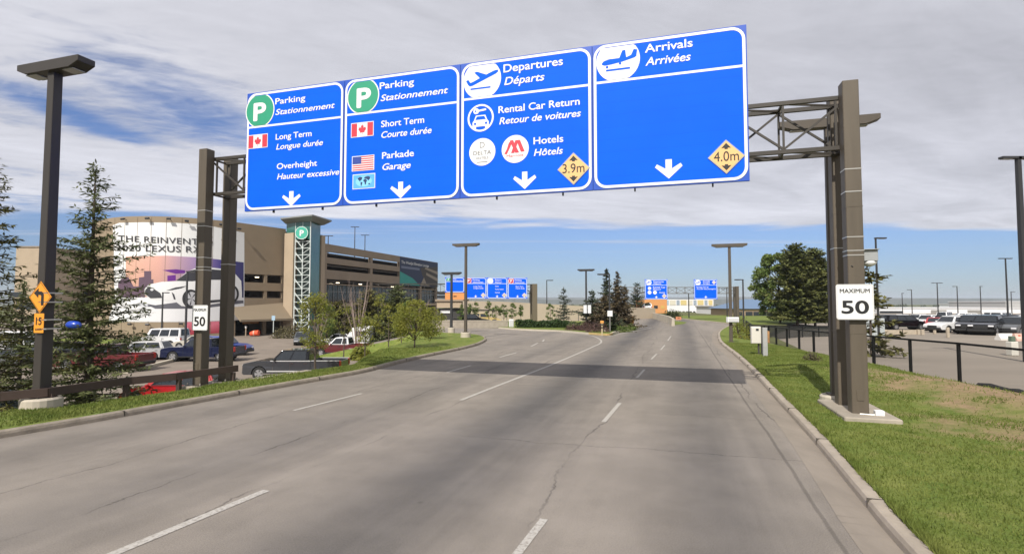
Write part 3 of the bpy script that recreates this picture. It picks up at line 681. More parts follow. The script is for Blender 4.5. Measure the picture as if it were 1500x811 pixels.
def diamond(b, u0, c, r, s):
    cx, cz = loc_(u0, *c); R = loc_(u0, c[0] + r, c[1])[0] - cx
    o = thing('clearance_sign', 'pale orange diamond reading %s on the %s board' % (s, 'departures' if s[0] == '3' else 'arrivals'), 'road sign', b.location + UD * cx + Vector((0, 0, cz)), -AN)
    dia = lambda k: ccw([(0, -k), (k, 0), (0, k), (-k, 0)])
    f = MB(); f.poly([(p[0], -0.012, p[1]) for p in dia(R)]); V = dia(R)
    for i in range(4):
        q, k = V[i], V[(i + 1) % 4]; f.poly([(q[0], -0.002, q[1]), (k[0], -0.002, k[1]), (k[0], -0.012, k[1]), (q[0], -0.012, q[1])])
    f.build('plate', mat('diamond_rim', (0.42, 0.40, 0.36), 0.5), o)
    f = MB(); shape_on(f, dia(R - 0.035), -0.015); f.build('face', PEACH, o)
    f = MB(); text_on(f, s, 0, -0.125 * R / 0.5, 1.42 * R * 0.95, 0.30 * R / 0.5, -0.018, 0.004, align='C')
    for q in (1, -1):
        shape_on(f, ccw([(0, q * R * 0.80), (R * 0.27, q * R * 0.50), (R * 0.09, q * R * 0.52), (R * 0.09, q * R * 0.44), (-R * 0.09, q * R * 0.44), (-R * 0.09, q * R * 0.52), (-R * 0.27, q * R * 0.50)]), -0.018)
    f.build('lettering', BLACK, o)
IT = 0.22
# board 1
b, u0, w, zd = board(0, 'blue board for long term parking and overheight, leftmost on the near gantry', (427, 180))
parking_symbol(b, u0, w, zd, 360.0, 402.0, 162.0, ((371.0, 178.4), (390.5, 147.4)))
put_text(b, u0, 'Parking', (403.2, 153.3), (447.2, 149), 9.3); put_text(b, u0, 'Stationnement', (403.4, 168.9), (490.5, 158.4), 8.9, IT)
x, z = loc_(u0, 363.9, 217.6); x1, z1 = loc_(u0, 391.6, 195.5); flag_ca(b, x, z, x1 - x, z1 - z - 0.02)
put_text(b, u0, 'Long Term', (403.8, 205.1), (456.5, 199), 9); put_text(b, u0, 'Longue durée', (404.5, 219.5), (473.1, 212), 8.8, IT)
put_text(b, u0, 'Overheight', (405.4, 248.1), (464.5, 243), 9); put_text(b, u0, 'Hauteur excessive', (405.8, 263.2), (497.0, 256), 9, IT)
put_arrow(b, u0, 413.4, 440.5, 280, 302)
# board 2
b, u0, w, zd = board(1, 'blue board for short term parkade with two flags and a world map, second from left', (586, 159.5))
parking_symbol(b, u0, w, zd, 508.5, 555.5, 141.0, ((522.2, 159.2), (544, 125.4)))
put_text(b, u0, 'Parking', (556.1, 131.2), (606.5, 126), 10.4); put_text(b, u0, 'Stationnement', (557.5, 148.8), (656.4, 137), 10, IT)
x, z = loc_(u0, 514.9, 201.0); x1, z1 = loc_(u0, 546.6, 177.4); flag_ca(b, x, z, x1 - x, z1 - z - 0.02)
put_text(b, u0, 'Short Term', (558.3, 186.8), (621.4, 180), 10.2); put_text(b, u0, 'Courte durée', (558.6, 202.5), (632.3, 194), 10, IT)
put_text(b, u0, 'Parkade', (559.6, 232.9), (606.3, 230), 10.2); put_text(b, u0, 'Garage', (560.2, 249.4), (601.7, 246), 10, IT)
x, z = loc_(u0, 516.3, 250.3); x1, z1 = loc_(u0, 547.4, 226.5); flag_us(b, x, z, x1 - x, z1 - z - 0.02)
x, z = loc_(u0, 517.3, 276.5); x1, z1 = loc_(u0, 548.8, 253.4); ww, hh = x1 - x, z1 - z - 0.02
p = MB(); shape_on(p, [(x - 0.02, z - 0.02), (x + ww + 0.02, z - 0.02), (x + ww + 0.02, z + hh + 0.02), (x - 0.02, z + hh + 0.02)], -0.001); fl = p.build('world_map', WHITE, b)
p = MB(); shape_on(p, [(x, z), (x + ww, z), (x + ww, z + hh), (x, z + hh)], -0.004); p.build('map_field', SKYB, fl)
cx, cz = x + ww / 2, z + hh / 2; p = MB(); shape_on(p, [(cx + ww * 0.38 * cos(k * pi / 16), cz + hh * 0.40 * sin(k * pi / 16)) for k in range(32)], -0.006); p.build('map_ocean', mat('map_ocean', (0.22, 0.58, 0.88), 0.5), fl)
p = MB()
for Q in ([(-.30, .20), (-.18, .30), (-.06, .26), (-.10, .10), (-.17, .04), (-.14, -.02), (-.20, .02), (-.24, .10)], [(-.14, -.02), (-.05, -.08), (-.08, -.20), (-.12, -.34), (-.15, -.16)], [(.00, .12), (.10, .13), (.16, .02), (.12, -.06), (.10, -.24), (.05, -.20), (.04, -.05), (-.02, .00)], [(.00, .18), (.06, .28), (.20, .31), (.31, .24), (.28, .12), (.22, .02), (.19, .08), (.12, .14)], [(.22, -.16), (.30, -.14), (.29, -.24), (.22, -.22)]):
    shape_on(p, ccw([(cx + a * ww, cz + k * hh * 1.15) for a, k in Q]), -0.008)
p.build('map_land', mat('map_land', (0.012, 0.04, 0.13), 0.5), fl)
put_arrow(b, u0, 571.8, 602.2, 266.2, 290.6)
# board 3
b, u0, w, zd = board(2, 'blue departures board with rental car and hotel symbols, third from left on the near gantry', (768, 135.8))
plane_symbol(b, u0, zd, 679.0, 734.0, 116.7, PLANE_UP, False)
put_text(b, u0, 'Departures', (737.5, 106.8), (824.6, 94), 12.6); put_text(b, u0, 'Départs', (738.7, 125.2), (797.7, 118), 12.2, IT)
put_text(b, u0, 'Rental Car Return', (730.1, 166.4), (849.3, 152), 11); put_text(b, u0, 'Retour de voitures', (731.3, 182.8), (851, 169), 10.8, IT)
put_text(b, u0, 'Hotels', (781.5, 211.8), (825.2, 207.5), 11); put_text(b, u0, 'Hôtels', (782, 228.8), (824.6, 224.5), 10.8, IT)
cx, cz = loc_(u0, 704.0, 172.9); R = loc_(u0, 723.3, 172.9)[0] - cx
f = MB(); ring_on(f, circ(cx, cz, R - 0.05, 40), circ(cx, cz, R, 40), -0.001)
q = lambda a, k: (cx + a * R, cz + k * R)
shape_on(f, ccw([q(-.62, -.30), q(-.62, -.62), q(-.56, -.62), q(-.56, -.76), q(-.34, -.76), q(-.34, -.62), q(.34, -.62), q(.34, -.76), q(.56, -.76), q(.56, -.62), q(.62, -.62), q(.62, -.30), q(.50, -.14), q(.36, .20), q(-.36, .20), q(-.50, -.14)]), -0.001)
shape_on(f, circ(cx - 0.34 * R, cz + 0.52 * R, 0.22 * R, 20), -0.001); shape_on(f, [q(-.14, .46), q(.40, .52), q(.44, .58), q(.38, .66), q(-.14, .60)], -0.001)
cs = f.build('rental_car_symbol', WHITE, b)
f = MB(); shape_on(f, ccw([q(-.40, -.12), q(.40, -.12), q(.28, .12), q(-.28, .12)]), -0.004); shape_on(f, circ(cx - .42 * R, cz - .40 * R, .09 * R, 12), -0.004); shape_on(f, circ(cx + .42 * R, cz - .40 * R, .09 * R, 12), -0.004); shape_on(f, circ(cx - .38 * R, cz + .52 * R, .06 * R, 10), -0.004); f.build('symbol_cutout', BLUE, cs)
for c, r, kind in (((706.4, 222.6), 19.3, 0), ((754.6, 218.3), 20.0, 1)):
    cx, cz = loc_(u0, *c); R = loc_(u0, c[0] + r, c[1])[0] - cx
    f = MB(); shape_on(f, circ(cx, cz, R, 40), -0.001); ds = f.build('hotel_disc', WHITE, b)
    f = MB()
    if kind == 0:
        text_on(f, 'DELTA', cx, cz - 0.20 * R, 1.35 * R, 0.30 * R, -0.004, -0.004, align='C'); text_on(f, 'HOTELS', cx, cz - 0.52 * R, 0.95 * R, 0.17 * R, -0.004, 0.0, align='C')
        text_on(f, 'D', cx, cz + 0.30 * R, 0.36 * R, 0.44 * R, -0.004, -0.012, align='C'); shape_on(f, [(cx - .4 * R, cz - .76 * R), (cx + .4 * R, cz - .76 * R), (cx + .4 * R, cz - .72 * R), (cx - .4 * R, cz - .72 * R)], -0.004)
        f.build('hotel_emblem', BLACK, ds)
    else:
        q = lambda a, k: (cx + a * R, cz + k * R)
        shape_on(f, ccw([q(-.80, -.30), q(-.62, -.34), q(-.34, .20), q(-.22, .56), q(-.46, .50), q(-.62, .02)]), -0.004)
        shape_on(f, ccw([q(-.42, .62), q(-.16, .66), q(.30, -.28), q(.02, -.28)]), -0.005); shape_on(f, ccw([q(-.30, -.28), q(-.06, -.28), q(.26, .62), q(.02, .62)]), -0.006); shape_on(f, ccw([q(.10, .62), q(.36, .62), q(.70, -.22), q(.42, -.24)]), -0.007)
        text_on(f, 'Marriott', cx, cz - 0.56 * R, 1.25 * R, 0.20 * R, -0.004, 0.004, align='C'); f.build('hotel_emblem', RED, ds)
put_arrow(b, u0, 751.7, 785.5, 251.5, 277)
diamond(b, u0, (840.2, 247.2), 24.0, '3.9m')
# board 4
b, u0, w, zd = board(3, 'large mostly empty blue arrivals board, rightmost on the near gantry', (980, 109.3))
plane_symbol(b, u0, zd, 873.5, 937.5, 88.6, PLANE_DN, True)
put_text(b, u0, 'Arrivals', (944.7, 77.8), (1014.7, 68), 13.0); put_text(b, u0, 'Arrivées', (945.4, 96.9), (1012, 89), 12.8, IT)
put_arrow(b, u0, 959.2, 999.6, 233.4, 261.7)
diamond(b, u0, (1063.8, 229.8), 27.6, '4.0m')

# speed limit signs strapped to the gantry posts, enforcement camera, conduit box
def speed_sign(label, c, w, h, crest, bend=0.0):
    o = thing('speed_limit_sign', label, 'road sign', c, -AN)
    f = MB(); f.prism(rrect(-w / 2, -h / 2, w / 2, h / 2, 0.05), 0, 0.012); f.v = [(p[0], -p[2], p[1]) for p in f.v]; pl = f.build('plate', mat('white_sign_plate', (0.74, 0.74, 0.73), 0.5, var=0.04, scale=3), o)
    bm = bmesh.new(); bm.from_mesh(pl.data); bmesh.ops.recalc_face_normals(bm, faces=bm.faces); bm.to_mesh(pl.data); bm.free()
    f = MB(); ring_on(f, rrect(-w / 2 + .025, -h / 2 + .025, w / 2 - .025, h / 2 - .025, .035), rrect(-w / 2 + .012, -h / 2 + .012, w / 2 - .012, h / 2 - .012, .045), -0.015); f.build('rim', mat('sign_rim', (0.55, 0.55, 0.54), 0.6), o)
    f = MB(); text_on(f, 'MAXIMUM', 0, h * 0.255, w * 0.80, h * 0.125, -0.016, 0.022, align='C'); text_on(f, '50', 0, -h * 0.335, w * 0.74, h * 0.40, -0.016, 0.026, align='C'); f.build('lettering', BLACK, o)
    f = MB(); f.box((0, 0.02, h * 0.3), (w * 0.7, 0.035, 0.04)); f.box((0, 0.02, -h * 0.3), (w * 0.7, 0.035, 0.04)); f.each('clamp', ALU, o)
    return o
pR = Vector((7.6, 11.7, 0)) - BD * 0.26
c = pd(1253.5, 442, 11.45); c = pR + UD * ((c.x - pR.x)) + Vector((0, 0, c.z)); speed_sign('white MAXIMUM 50 sign strapped to the right gantry post beneath a camera', c, 0.71, 0.76, 0)
pLf = G0 - BD * 0.26; c = pd(297.5, 465, 16.75); c = pLf + Vector((0, 0, c.z)) + UD * 0.19; speed_sign('smaller looking white MAXIMUM 50 sign on the left gantry post', c, 0.61, 0.78, 0)
# camera on a short arm at the right post
q = pd(1272, 375, 11.7); o = thing('enforcement_camera', 'grey box camera on a bracket at the right gantry post above the speed sign', 'camera', (q.x, q.y, q.z), -AN)
f = MB(); f.box((0, 0, 0), (0.27, 0.34, 0.24)); f.box((0, -0.02, 0.13), (0.30, 0.42, 0.02)); f.build('housing', mat('camera_grey', (0.30, 0.31, 0.31), 0.5, var=0.06), o, bevel=0.012)
f = MB()
for k in range(9):
    pass
f.tube([(0, -0.02, -0.12), (0, -0.02, -0.16), (0, -0.02, -0.21), (0, -0.02, -0.235)], [0.15, 0.145, 0.10, 0.03], 16); f.build('dome', WHITE, o, smooth=True)
f = MB(); f.box((-0.24, 0.02, 0.01), (0.26, 0.07, 0.07)); f.box((-0.34, -0.06, 0.03), (0.22, 0.09, 0.06)); f.build('arm', mat('camera_arm', (0.24, 0.24, 0.23), 0.5), o)
f = MB(); f.tube([(-0.02, -0.02, -0.22), (-0.14, -0.1, -0.34), (-0.32, -0.2, -0.30), (-0.40, -0.235, -0.22)], 0.014, 6); f.build('cable', BLACK, o)
q = pt(1288, 610, 0.2); o = thing('conduit_box', 'small white junction box on a conduit beside the right post footing', 'junction box', (q.x, q.y, 0.20), -AN)
f = MB(); f.box((0, 0, 0.05), (0.17, 0.14, 0.17)); f.build('box', WHITE, o, bevel=0.01); f = MB(); f.tube([(-0.08, 0, 0.03), (-0.35, 0.03, 0.03)], 0.02, 8); f.build('conduit', STRAP, o)

# ------------------------------------------------------------------ far gantries
def far_board(label, loc, an, w, h, kind, grp):
    b = thing('highway_sign', label, 'road sign', loc, -an, grp)
    MB().box((w / 2, 0.06, h / 2), (w, 0.1, h)).build('panel', BLUE, b)
    f = MB(); m_, t = 0.02, 0.10
    ring_on(f, rrect(m_ + t, m_ + t, w - m_ - t, h - m_ - t, 0.2), rrect(m_, m_, w - m_, h - m_, 0.3), 0.004); zd = h * 0.70
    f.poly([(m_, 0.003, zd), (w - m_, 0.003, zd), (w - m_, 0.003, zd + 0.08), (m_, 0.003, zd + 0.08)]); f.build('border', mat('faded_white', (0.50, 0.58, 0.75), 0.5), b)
    f = MB(); T_ = lambda s, x, z, c, ww=None, sh=0: text_on(f, s, x * w, z * h, ww * w if ww else None, c * h, 0.0, 0.01, sh)
    r = h * 0.14; hx = 0.17 * w
    if kind in ('p', 'q'):
        g = MB(); shape_on(g, [(hx - r, zd + .1), (hx + r, zd + .1), (hx + r, h - .1), (hx - r, h - .1)], 0.002); g.build('parking_square', RED, b)
        g = MB(); shape_on(g, circ(hx, zd + .14 * h, r * 0.95, 24), 0.001); g.build('parking_disc', WHITE, b); g = MB(); shape_on(g, circ(hx, zd + .14 * h, r * 0.80, 24), -0.001); text_on(g, 'P', hx, zd + 0.07 * h, None, 0.14 * h, -0.003, 0.02, align='C'); 
        me = g.build('parking_face', RED, b); 
        g = MB(); text_on(g, 'P', hx, zd + 0.06 * h, None, 0.16 * h, -0.004, 0.03, align='C'); g.build('letter', WHITE, b)
    elif kind in ('d', 'e', 'f'):
        g = MB(); shape_on(g, circ(hx, zd + .14 * h, r, 24), 0.001); g.build('flight_disc', WHITE, b)
        if kind != 'f':
            g = MB(); shape_on(g, ccw([(hx + a * r, zd + .14 * h + k * r) for a, k in (PLANE_UP if kind == 'd' else PLANE_DN)]), -0.001); g.build('aircraft', BLUE, b)
    elif kind == 'g':
        g = MB(); shape_on(g, [(hx - r, zd + .1), (hx + r, zd + .1), (hx + r, h - .1), (hx - r, h - .1)], 0.002); g.build('parking_square', GREEN, b); g = MB(); text_on(g, 'P', hx, zd + 0.06 * h, None, 0.16 * h, -0.004, 0.03, align='C'); g.build('letter', WHITE, b)
    if kind == 'p' or kind == 'q':
        T_('Parking', .36, .85, .085); T_('Stationnement', .36, .74, .08, .5, IT); T_('Long Term' if kind == 'p' else 'Short Term', .40, .55, .07, .40); T_('Longue durée' if kind == 'p' else 'Courte durée', .40, .46, .07, .46, IT)
    elif kind == 'f':
        T_('Return', .40, .85, .085); T_('Retour', .40, .74, .085, None, IT); T_('Cars', .40, .56, .07); T_('Autos louées', .40, .42, .065, .42); T_('Hotels', .40, .26, .065)
    elif kind == 'g':
        T_('Parking', .36, .86, .07); T_('Stationnement', .36, .76, .07, .58, IT)
    elif kind == 'd':
        T_('Departures', .38, .85, .085, .46); T_('Départs', .38, .75, .085, .34, IT); T_('Rental Car', .36, .56, .085, .55); T_('Return', .36, .46, .08, .34, IT); T_('Hotels', .64, .30, .08)
        for xx in (.20, .44): shape_on(f, circ(xx * w, .34 * h, .095 * h, 20), 0.0)
        shape_on(f, circ(.20 * w, .55 * h, .085 * h, 12), 0.0)
    elif kind == 'e':
        T_('Arrivals', .38, .86, .085, .30); T_('Arrivées', .38, .76, .085, .30, IT); T_('Passenger Pick Up', .10, .58, .07, .52); T_('Accueil des passagers', .10, .49, .07, .84, IT)
    if kind != 'g':
        shape_on(f, ccw([(w * .50, h * .05), (w * .57, h * .11), (w * .52, h * .11), (w * .52, h * .16), (w * .48, h * .16), (w * .48, h * .11), (w * .43, h * .11)]), 0.0)
    f.build('lettering', WHITE, b)
    if kind in 'pqdf':
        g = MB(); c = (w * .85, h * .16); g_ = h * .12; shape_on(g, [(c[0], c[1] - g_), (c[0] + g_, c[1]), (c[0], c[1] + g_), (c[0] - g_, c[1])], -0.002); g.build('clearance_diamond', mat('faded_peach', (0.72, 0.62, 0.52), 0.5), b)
        g = MB(); text_on(g, {'p': '2.1m', 'q': '2.1m', 'd': '3.9m', 'f': '3.9m'}[kind], c[0], c[1] - .03 * h, g_ * 1.2, .06 * h, -0.005, 0.0, align='C'); g.build('clearance_lettering', BLACK, b)
    if kind == 'e':
        c = (w * .86, h * .85); g_ = h * .105; g = MB(); shape_on(g, [(c[0], c[1] - g_), (c[0] + g_, c[1]), (c[0], c[1] + g_), (c[0] - g_, c[1])], -0.002); g.build('clearance_diamond', mat('faded_peach', (0.72, 0.62, 0.52), 0.5), b)
    return b
# second gantry, over the branch road to the left: four boards
D2 = 66.0; a0 = pd(652, 433, D2); a1 = pd(773, 436.5, D2 + 1.5); an2 = -atan2(a1.y - a0.y, a1.x - a0.x)
w2 = math.hypot(a1.x - a0.x, a1.y - a0.y); ux = Vector((cos(an2), -sin(an2), 0)); z2 = pd(700, 437, D2).z; h2 = pd(700, 406, D2).z - z2
fr = (0, 0.235, 0.50, 0.755, 1.0)
lab2 = ('blue board with a green parking square above an orange strip, far left gantry', 'blue far board with a red parking disc and one flag beside the orange strip board', 'blue far board with a white disc between two red parking boards', 'blue far board with a red parking disc next to the brown twin posts')
for i, kd in enumerate('gpfq'):
    ww = (fr[i + 1] - fr[i]) * w2 - 0.06; p = a0 + ux * (fr[i] * w2); zz_ = z2
    b = far_board(lab2[i], (p.x, p.y, zz_ + (0.75 if i == 0 else 0)), an2, ww, h2 - (0.75 if i == 0 else 0), kd, 'boards on the far left gantry')
p = a0; b = thing('orange_board', 'orange strip board hanging below the leftmost far blue board', 'road sign', (p.x, p.y, z2 - 0.15), -an2)
ww = fr[1] * w2 - 0.06; MB().box((ww / 2, 0.06, 0.43), (ww, 0.1, 0.84)).build('panel', mat('faded_orange', (0.72, 0.30, 0.10), 0.6), b); f = MB(); shape_on(f, ccw([(ww*.42, .42), (ww*.47, .30), (ww*.47, .36), (ww*.60, .36), (ww*.60, .48), (ww*.47, .48), (ww*.47, .54)]), 0.0); f.build('arrow', BLACK, b)
q = pt(783, 473, 0); L2 = 20.0; g0 = Vector((pd(783, 440, D2 + 2.6).x, D2 + 2.6, 0)) - ux * L2
gantry('sign_gantry', 'far gantry over the left branch road with four small blue boards', L2, z2 + h2 * 0.72, z2 + h2 * 0.28, (g0.x, g0.y, -0.05), an2, 1.2, z2 + h2 * 0.75 , 0.62, mat('tan_post', (0.135, 0.11, 0.072), 0.6), BROWND, 10, bolts=False, posts=(1,), over=0.0)
# third gantry, over the ramp and the road to arrivals: two boards
D3 = 84.0; q0 = pd(945, 438, D3); q1 = pd(978, 438, D3); h3 = pd(945, 409, D3).z - q0.z
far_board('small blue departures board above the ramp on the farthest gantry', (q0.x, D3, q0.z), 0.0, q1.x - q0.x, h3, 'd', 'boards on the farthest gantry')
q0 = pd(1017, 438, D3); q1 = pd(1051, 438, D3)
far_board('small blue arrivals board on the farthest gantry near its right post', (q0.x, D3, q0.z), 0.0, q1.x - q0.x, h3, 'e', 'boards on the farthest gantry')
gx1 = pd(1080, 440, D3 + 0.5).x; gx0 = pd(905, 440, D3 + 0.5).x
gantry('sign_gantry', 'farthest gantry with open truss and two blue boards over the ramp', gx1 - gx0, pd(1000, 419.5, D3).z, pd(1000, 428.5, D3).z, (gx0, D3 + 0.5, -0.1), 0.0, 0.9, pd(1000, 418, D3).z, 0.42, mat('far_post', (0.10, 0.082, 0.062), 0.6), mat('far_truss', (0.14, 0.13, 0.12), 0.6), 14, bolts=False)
# ------------------------------------------------------------------ street lamps
LAMPM = mat('lamp_brown_paint', (0.036, 0.030, 0.024), 0.5, var=0.12, scale=1.5, stretch=(1, 1, 0.15))
LAMPG = mat('lamp_brown_faded', (0.075, 0.060, 0.044), 0.55, var=0.12, scale=1.5, stretch=(1, 1, 0.15))
LAMPK = mat('lamp_dark_paint', (0.030, 0.030, 0.031), 0.5)
LENS = mat('lamp_lens', (0.30, 0.30, 0.28), 0.2)
def t_lamp(label, base, h, bar=2.1, rz=-AN, pw=0.20, base_h=0.55, base_r=0.36, m=None, bw=0.30, bh=0.22, bm_=None, square_base=False):
    m = m or LAMPM
    o = thing('street_lamp', label, 'street lamp', base, rz, 'street lamps with a T shaped head')
    f = MB(); f.box((0, 0, (h - bh) / 2), (pw, pw, h - bh), taper=0.82); p = f.build('pole', m, o, bevel=0.012)
    f = MB(); f.box((0, 0, base_h + 0.02), (pw + .16, pw + .16, .03)); f.build('base_plate', m, p)
    f = MB(); L = bar / 2
    V = []
    for x, zl in ((-L, 0.45), (-L * .72, 0.0), (L * .72, 0.0), (L, 0.45)):
        V += [(x, -bw / 2, h - bh + zl * bh), (x, bw / 2, h - bh + zl * bh), (x, bw / 2, h), (x, -bw / 2, h)]
    Fs = [(0, 3, 2, 1), (12, 13, 14, 15)]
    for k in range(3):
        a = k * 4
        for e in range(4): Fs.append((a + e, a + (e + 1) % 4, a + 4 + (e + 1) % 4, a + 4 + e))
    f.mesh(V, Fs); hd_ = f.build('lamp_head', m, o, bevel=0.01)
    f = MB()
    for s in (-1, 1): f.box((s * L * .60, 0, h - bh - 0.008), (L * .34, bw * .7, 0.02))
    f.each('lens', LENS, hd_)
    if base_h > 0:
        f = MB()
        if square_base: f.box((0, 0, base_h / 2 - .1), (base_r * 2, base_r * 2, base_h + .2))
        else: f.tube([(0, 0, -.5), (0, 0, base_h - .04), (0, 0, base_h)], [base_r, base_r, base_r - .04], 20)
        f.build('concrete_base', CONCL, o)
    return o
def hook_lamp(label, base, h, arm=0.9, rz=0.0, pw=0.16, m=None, tick=0.10, base_h=0.0, grp='street lamps with a one sided arm', double=False):
    m = m or LAMPK
    o = thing('street_lamp', label, 'street lamp', base, rz, grp)
    f = MB(); f.box((0, 0, h / 2), (pw, pw, h), taper=0.75); f.build('pole', m, o)
    for s in ((1, -1) if double else (1,)):
        f = MB(); f.box((s * (arm / 2 - pw * .3), 0, h - tick / 2 + 0.01), (arm, .26, tick)); hd_ = f.build('lamp_head', m, o)
        f = MB(); f.box((s * arm * .62, 0, h - tick - 0.002), (arm * .5, .2, .02)); f.build('lens', LENS, hd_)
    if base_h: f = MB(); f.tube([(0, 0, -.4), (0, 0, base_h)], [.30, .30], 16); f.build('concrete_base', CONCL, o)
    return o
b1 = pd(60, 600, 13.2); t_lamp('tall dark T shaped lamp carrying the orange turn signs at the left edge', (b1.x, 13.2, -0.12), 8.78, 2.15, pw=0.27, base_h=0.42, base_r=0.42, m=LAMPM, bw=0.42, bh=0.27)
L1 = (b1.x, 13.2)
b2 = pd(1226, 600, 13.55); t_lamp('brown T shaped lamp standing right behind the right gantry posts', (b2.x - 0.02, 13.55, 0.1), 7.25, 2.3, base_h=0.2, pw=0.2, m=LAMPG, bw=0.26, bh=0.24)
q = pt(682, 497, 0); t_lamp('brown T shaped lamp on a round concrete base at the tip of the lawn', (q.x, q.y, 0.02), pd(680, 357, q.y).z, 2.05, base_h=0.5, m=LAMPG)
q = pt(661, 489, 0); t_lamp('dark T shaped lamp on a white base behind the lawn island', (q.x, q.y, 0), pd(660, 398.5, q.y).z, 1.75, base_h=0.55, m=LAMPK, base_r=.3)
q = pt(1071, 500, 0.15); t_lamp('brown T shaped lamp beside the right kerb with a white box at its foot', (q.x, q.y, 0.1), pd(1069, 357, q.y).z - .1, 2.15, base_h=0.0, m=LAMPG)
LAMP4 = (q.x, q.y)
q = pt(859, 481, 0); t_lamp('dark T shaped lamp among the median spruces carrying a white banner', (q.x, q.y, 0), pd(858, 394, q.y).z, 1.75, base_h=0.3, m=LAMPK)
# hook shaped lamps
for lb, x, yb, yt, D, arm, dbl in (('dark hook shaped lamp beyond the hedge right of the far left gantry', 801, 470, 410, 78, 1.0, 0), ('tall dark pole lamp rising among the median spruces', 893, 482, 401, 47, -1.1, 0),
        ('dark hook shaped lamp beside the farthest gantry right post', 1089, 476, 409, 62, -1.0, 0), ('slim lamp behind the small conifer near the grey cabinet', 1286, 470, 348, 42, 0.85, 0),
        ('tall lamp over the parked cars with a short crossbar', 1476, 466, 378, 70, 0.9, 1), ('distant lamp above the white vans with a small crossbar', 1374, 462, 414, 105, 1.1, 1),
        ('distant hook lamp left of the crossbar lamp over the car park', 1336, 460, 424, 125, -1.0, 0), ('distant hook lamp right of the middle crossbar lamp over the car park', 1403, 460, 419, 115, -1.0, 0),
        ('distant thin plain lamp between the two tall car park lamps', 1437, 462, 419, 120, 0.5, 0), ('distant lamp close behind the tall crossbar lamp at right', 1482, 460, 427, 135, 1.0, 0), ('farthest thin lamp at the left end of the white hangar', 1322, 460, 429, 140, 0.5, 0),
        ('thin far lamp left of the twin brown posts', 776, 468, 426, 92, 1.0, 1), ('thin lamp in front of the pale building by the farthest gantry', 1009, 466, 429, 95, -1.0, 0), ('thin lamp behind the farthest gantry near its right end', 1065, 466, 422, 98, -1.0, 0)):
    zb = zlot(D) if x > 1200 else 0.0; a = pd(x, 450, D); hh = pd(x, yt, D).z - zb
    hook_lamp(lb, (a.x, D, zb), hh, abs(arm), 0 if arm > 0 else pi, 0.13 if D < 60 else 0.16, m=LAMPK, double=bool(dbl))
D = 24.0; a = pd(1499, 400, D); o = hook_lamp('tall dark lamp with curved wing heads at the right edge', (a.x, D, zlot(D)), pd(1499, 230, D).z - zlot(D), 0.85, 0, 0.22, tick=0.10, double=True)
# lamps in the left lot
for lb, x, yt, D in (('slim black lamp in front of the banner, left of the other lot lamp', 238, 428, 62), ('black lamp with a flat head between the vans and the left gantry', 273, 397, 47)):
    a = pd(x, 450, D); hook_lamp(lb, (a.x, D, ZL), pd(x, yt, D).z - ZL, 0.75, 0, 0.15, base_h=0.4)
    
# orange turn sign with its speed tab, strapped to the first lamp pole
def plate_sign(name, label, c, poly, col, letter_fn, rz=-AN, thick=0.012, straps=None):
    o = thing(name, label, 'road sign', c, rz)
    P = ccw(poly); f = MB(); n = len(P)
    f.mesh([(a, 0, b) for a, b in P] + [(a, thick, b) for a, b in P], [tuple(range(n)), tuple(range(2 * n - 1, n - 1, -1))] + [((i + 1) % n, i, n + i, n + (i + 1) % n) for i in range(n)]); f.build('plate', col, o)
    f = MB(); letter_fn(f); f.build('lettering', BLACK, o)
    if straps:
        f = MB()
        for x, z in straps: f.box((x, 0.17, z), (0.32, 0.34, 0.03))
        f.each('strap', STRAP, o)
    return o
sc_ = 12.95 / 780
c = pd(60, 435, 12.98); R = 0.385
def ltr(f):
    shape_on(f, ccw([(.04, -.20), (.13, -.20), (.13, .06), (.10, .11), (.05, .14), (-.06, .14), (-.06, .22), (-.22, .10), (-.06, -.02), (-.06, .055), (.01, .055), (.04, .03)]), -0.004)
    k = R - .035; ring_on(f, [(0, -k), (k, 0), (0, k), (-k, 0)], [(0, -k - .014), (k + .014, 0), (0, k + .014), (-k - .014, 0)], -0.003)
plate_sign('warning_sign', 'orange diamond sign with a black left turn arrow on the tall left lamp', (c.x - .02, c.y, c.z), [(0, -R), (R, 0), (0, R), (-R, 0)], ORANGE, ltr, straps=[(0.10, 0.1), (0.10, -0.12)])
c = pd(58, 473, 12.98); hw, hh = 0.165, 0.235
def ltr2(f):
    text_on(f, '15', 0, -0.045, 0.20, 0.20, -0.004, 0.02, align='C'); text_on(f, 'km/h', 0, -0.18, 0.22, 0.06, -0.004, 0.01, align='C')
plate_sign('speed_tab', 'small orange tab reading 15 under the turn sign on the left lamp', (c.x - .02, c.y, c.z), [(-hw, -hh), (hw, -hh), (hw, hh), (-hw, hh)], ORANGE, ltr2, straps=[(0.10, 0.08), (0.10, -0.14)])

# ------------------------------------------------------------------ guard rail at the left
WOODR = mat('guardrail_brown', (0.055, 0.034, 0.026), 0.6, var=0.2, scale=2, stretch=(0.3, 1, 1))
g = thing('guardrail', 'long brown guard rail on short posts along the grass at left', 'guard rail', (0, 0, 0))
gpx = [((-120, 596), 0.40), ((0, 580.5), 0.42), ((70, 574), 0.44), ((180, 558.5), 0.46), ((258, 551), 0.48), ((348, 539), 0.52)]
GP = []
for (x, y), zt in gpx: p = pt(x, y, zt); GP.append(Vector((p.x, p.y, zt)))
f = MB()
for a, b in zip(GP[:-1], GP[1:]): f.bar(a, b, 0.09, 0.20)
f.build('rail', WOODR, g)
for p in [GP[0], GP[2], GP[3], GP[4], GP[5] + (GP[4] - GP[5]) * 0.12] + [GP[1] + (GP[0] - GP[1]) * 0.3]:
    f = MB(); f.box((p.x + .03, p.y + .09, -0.13), (0.10, 0.13, 1.05)); f.build('post', WOODR, g)

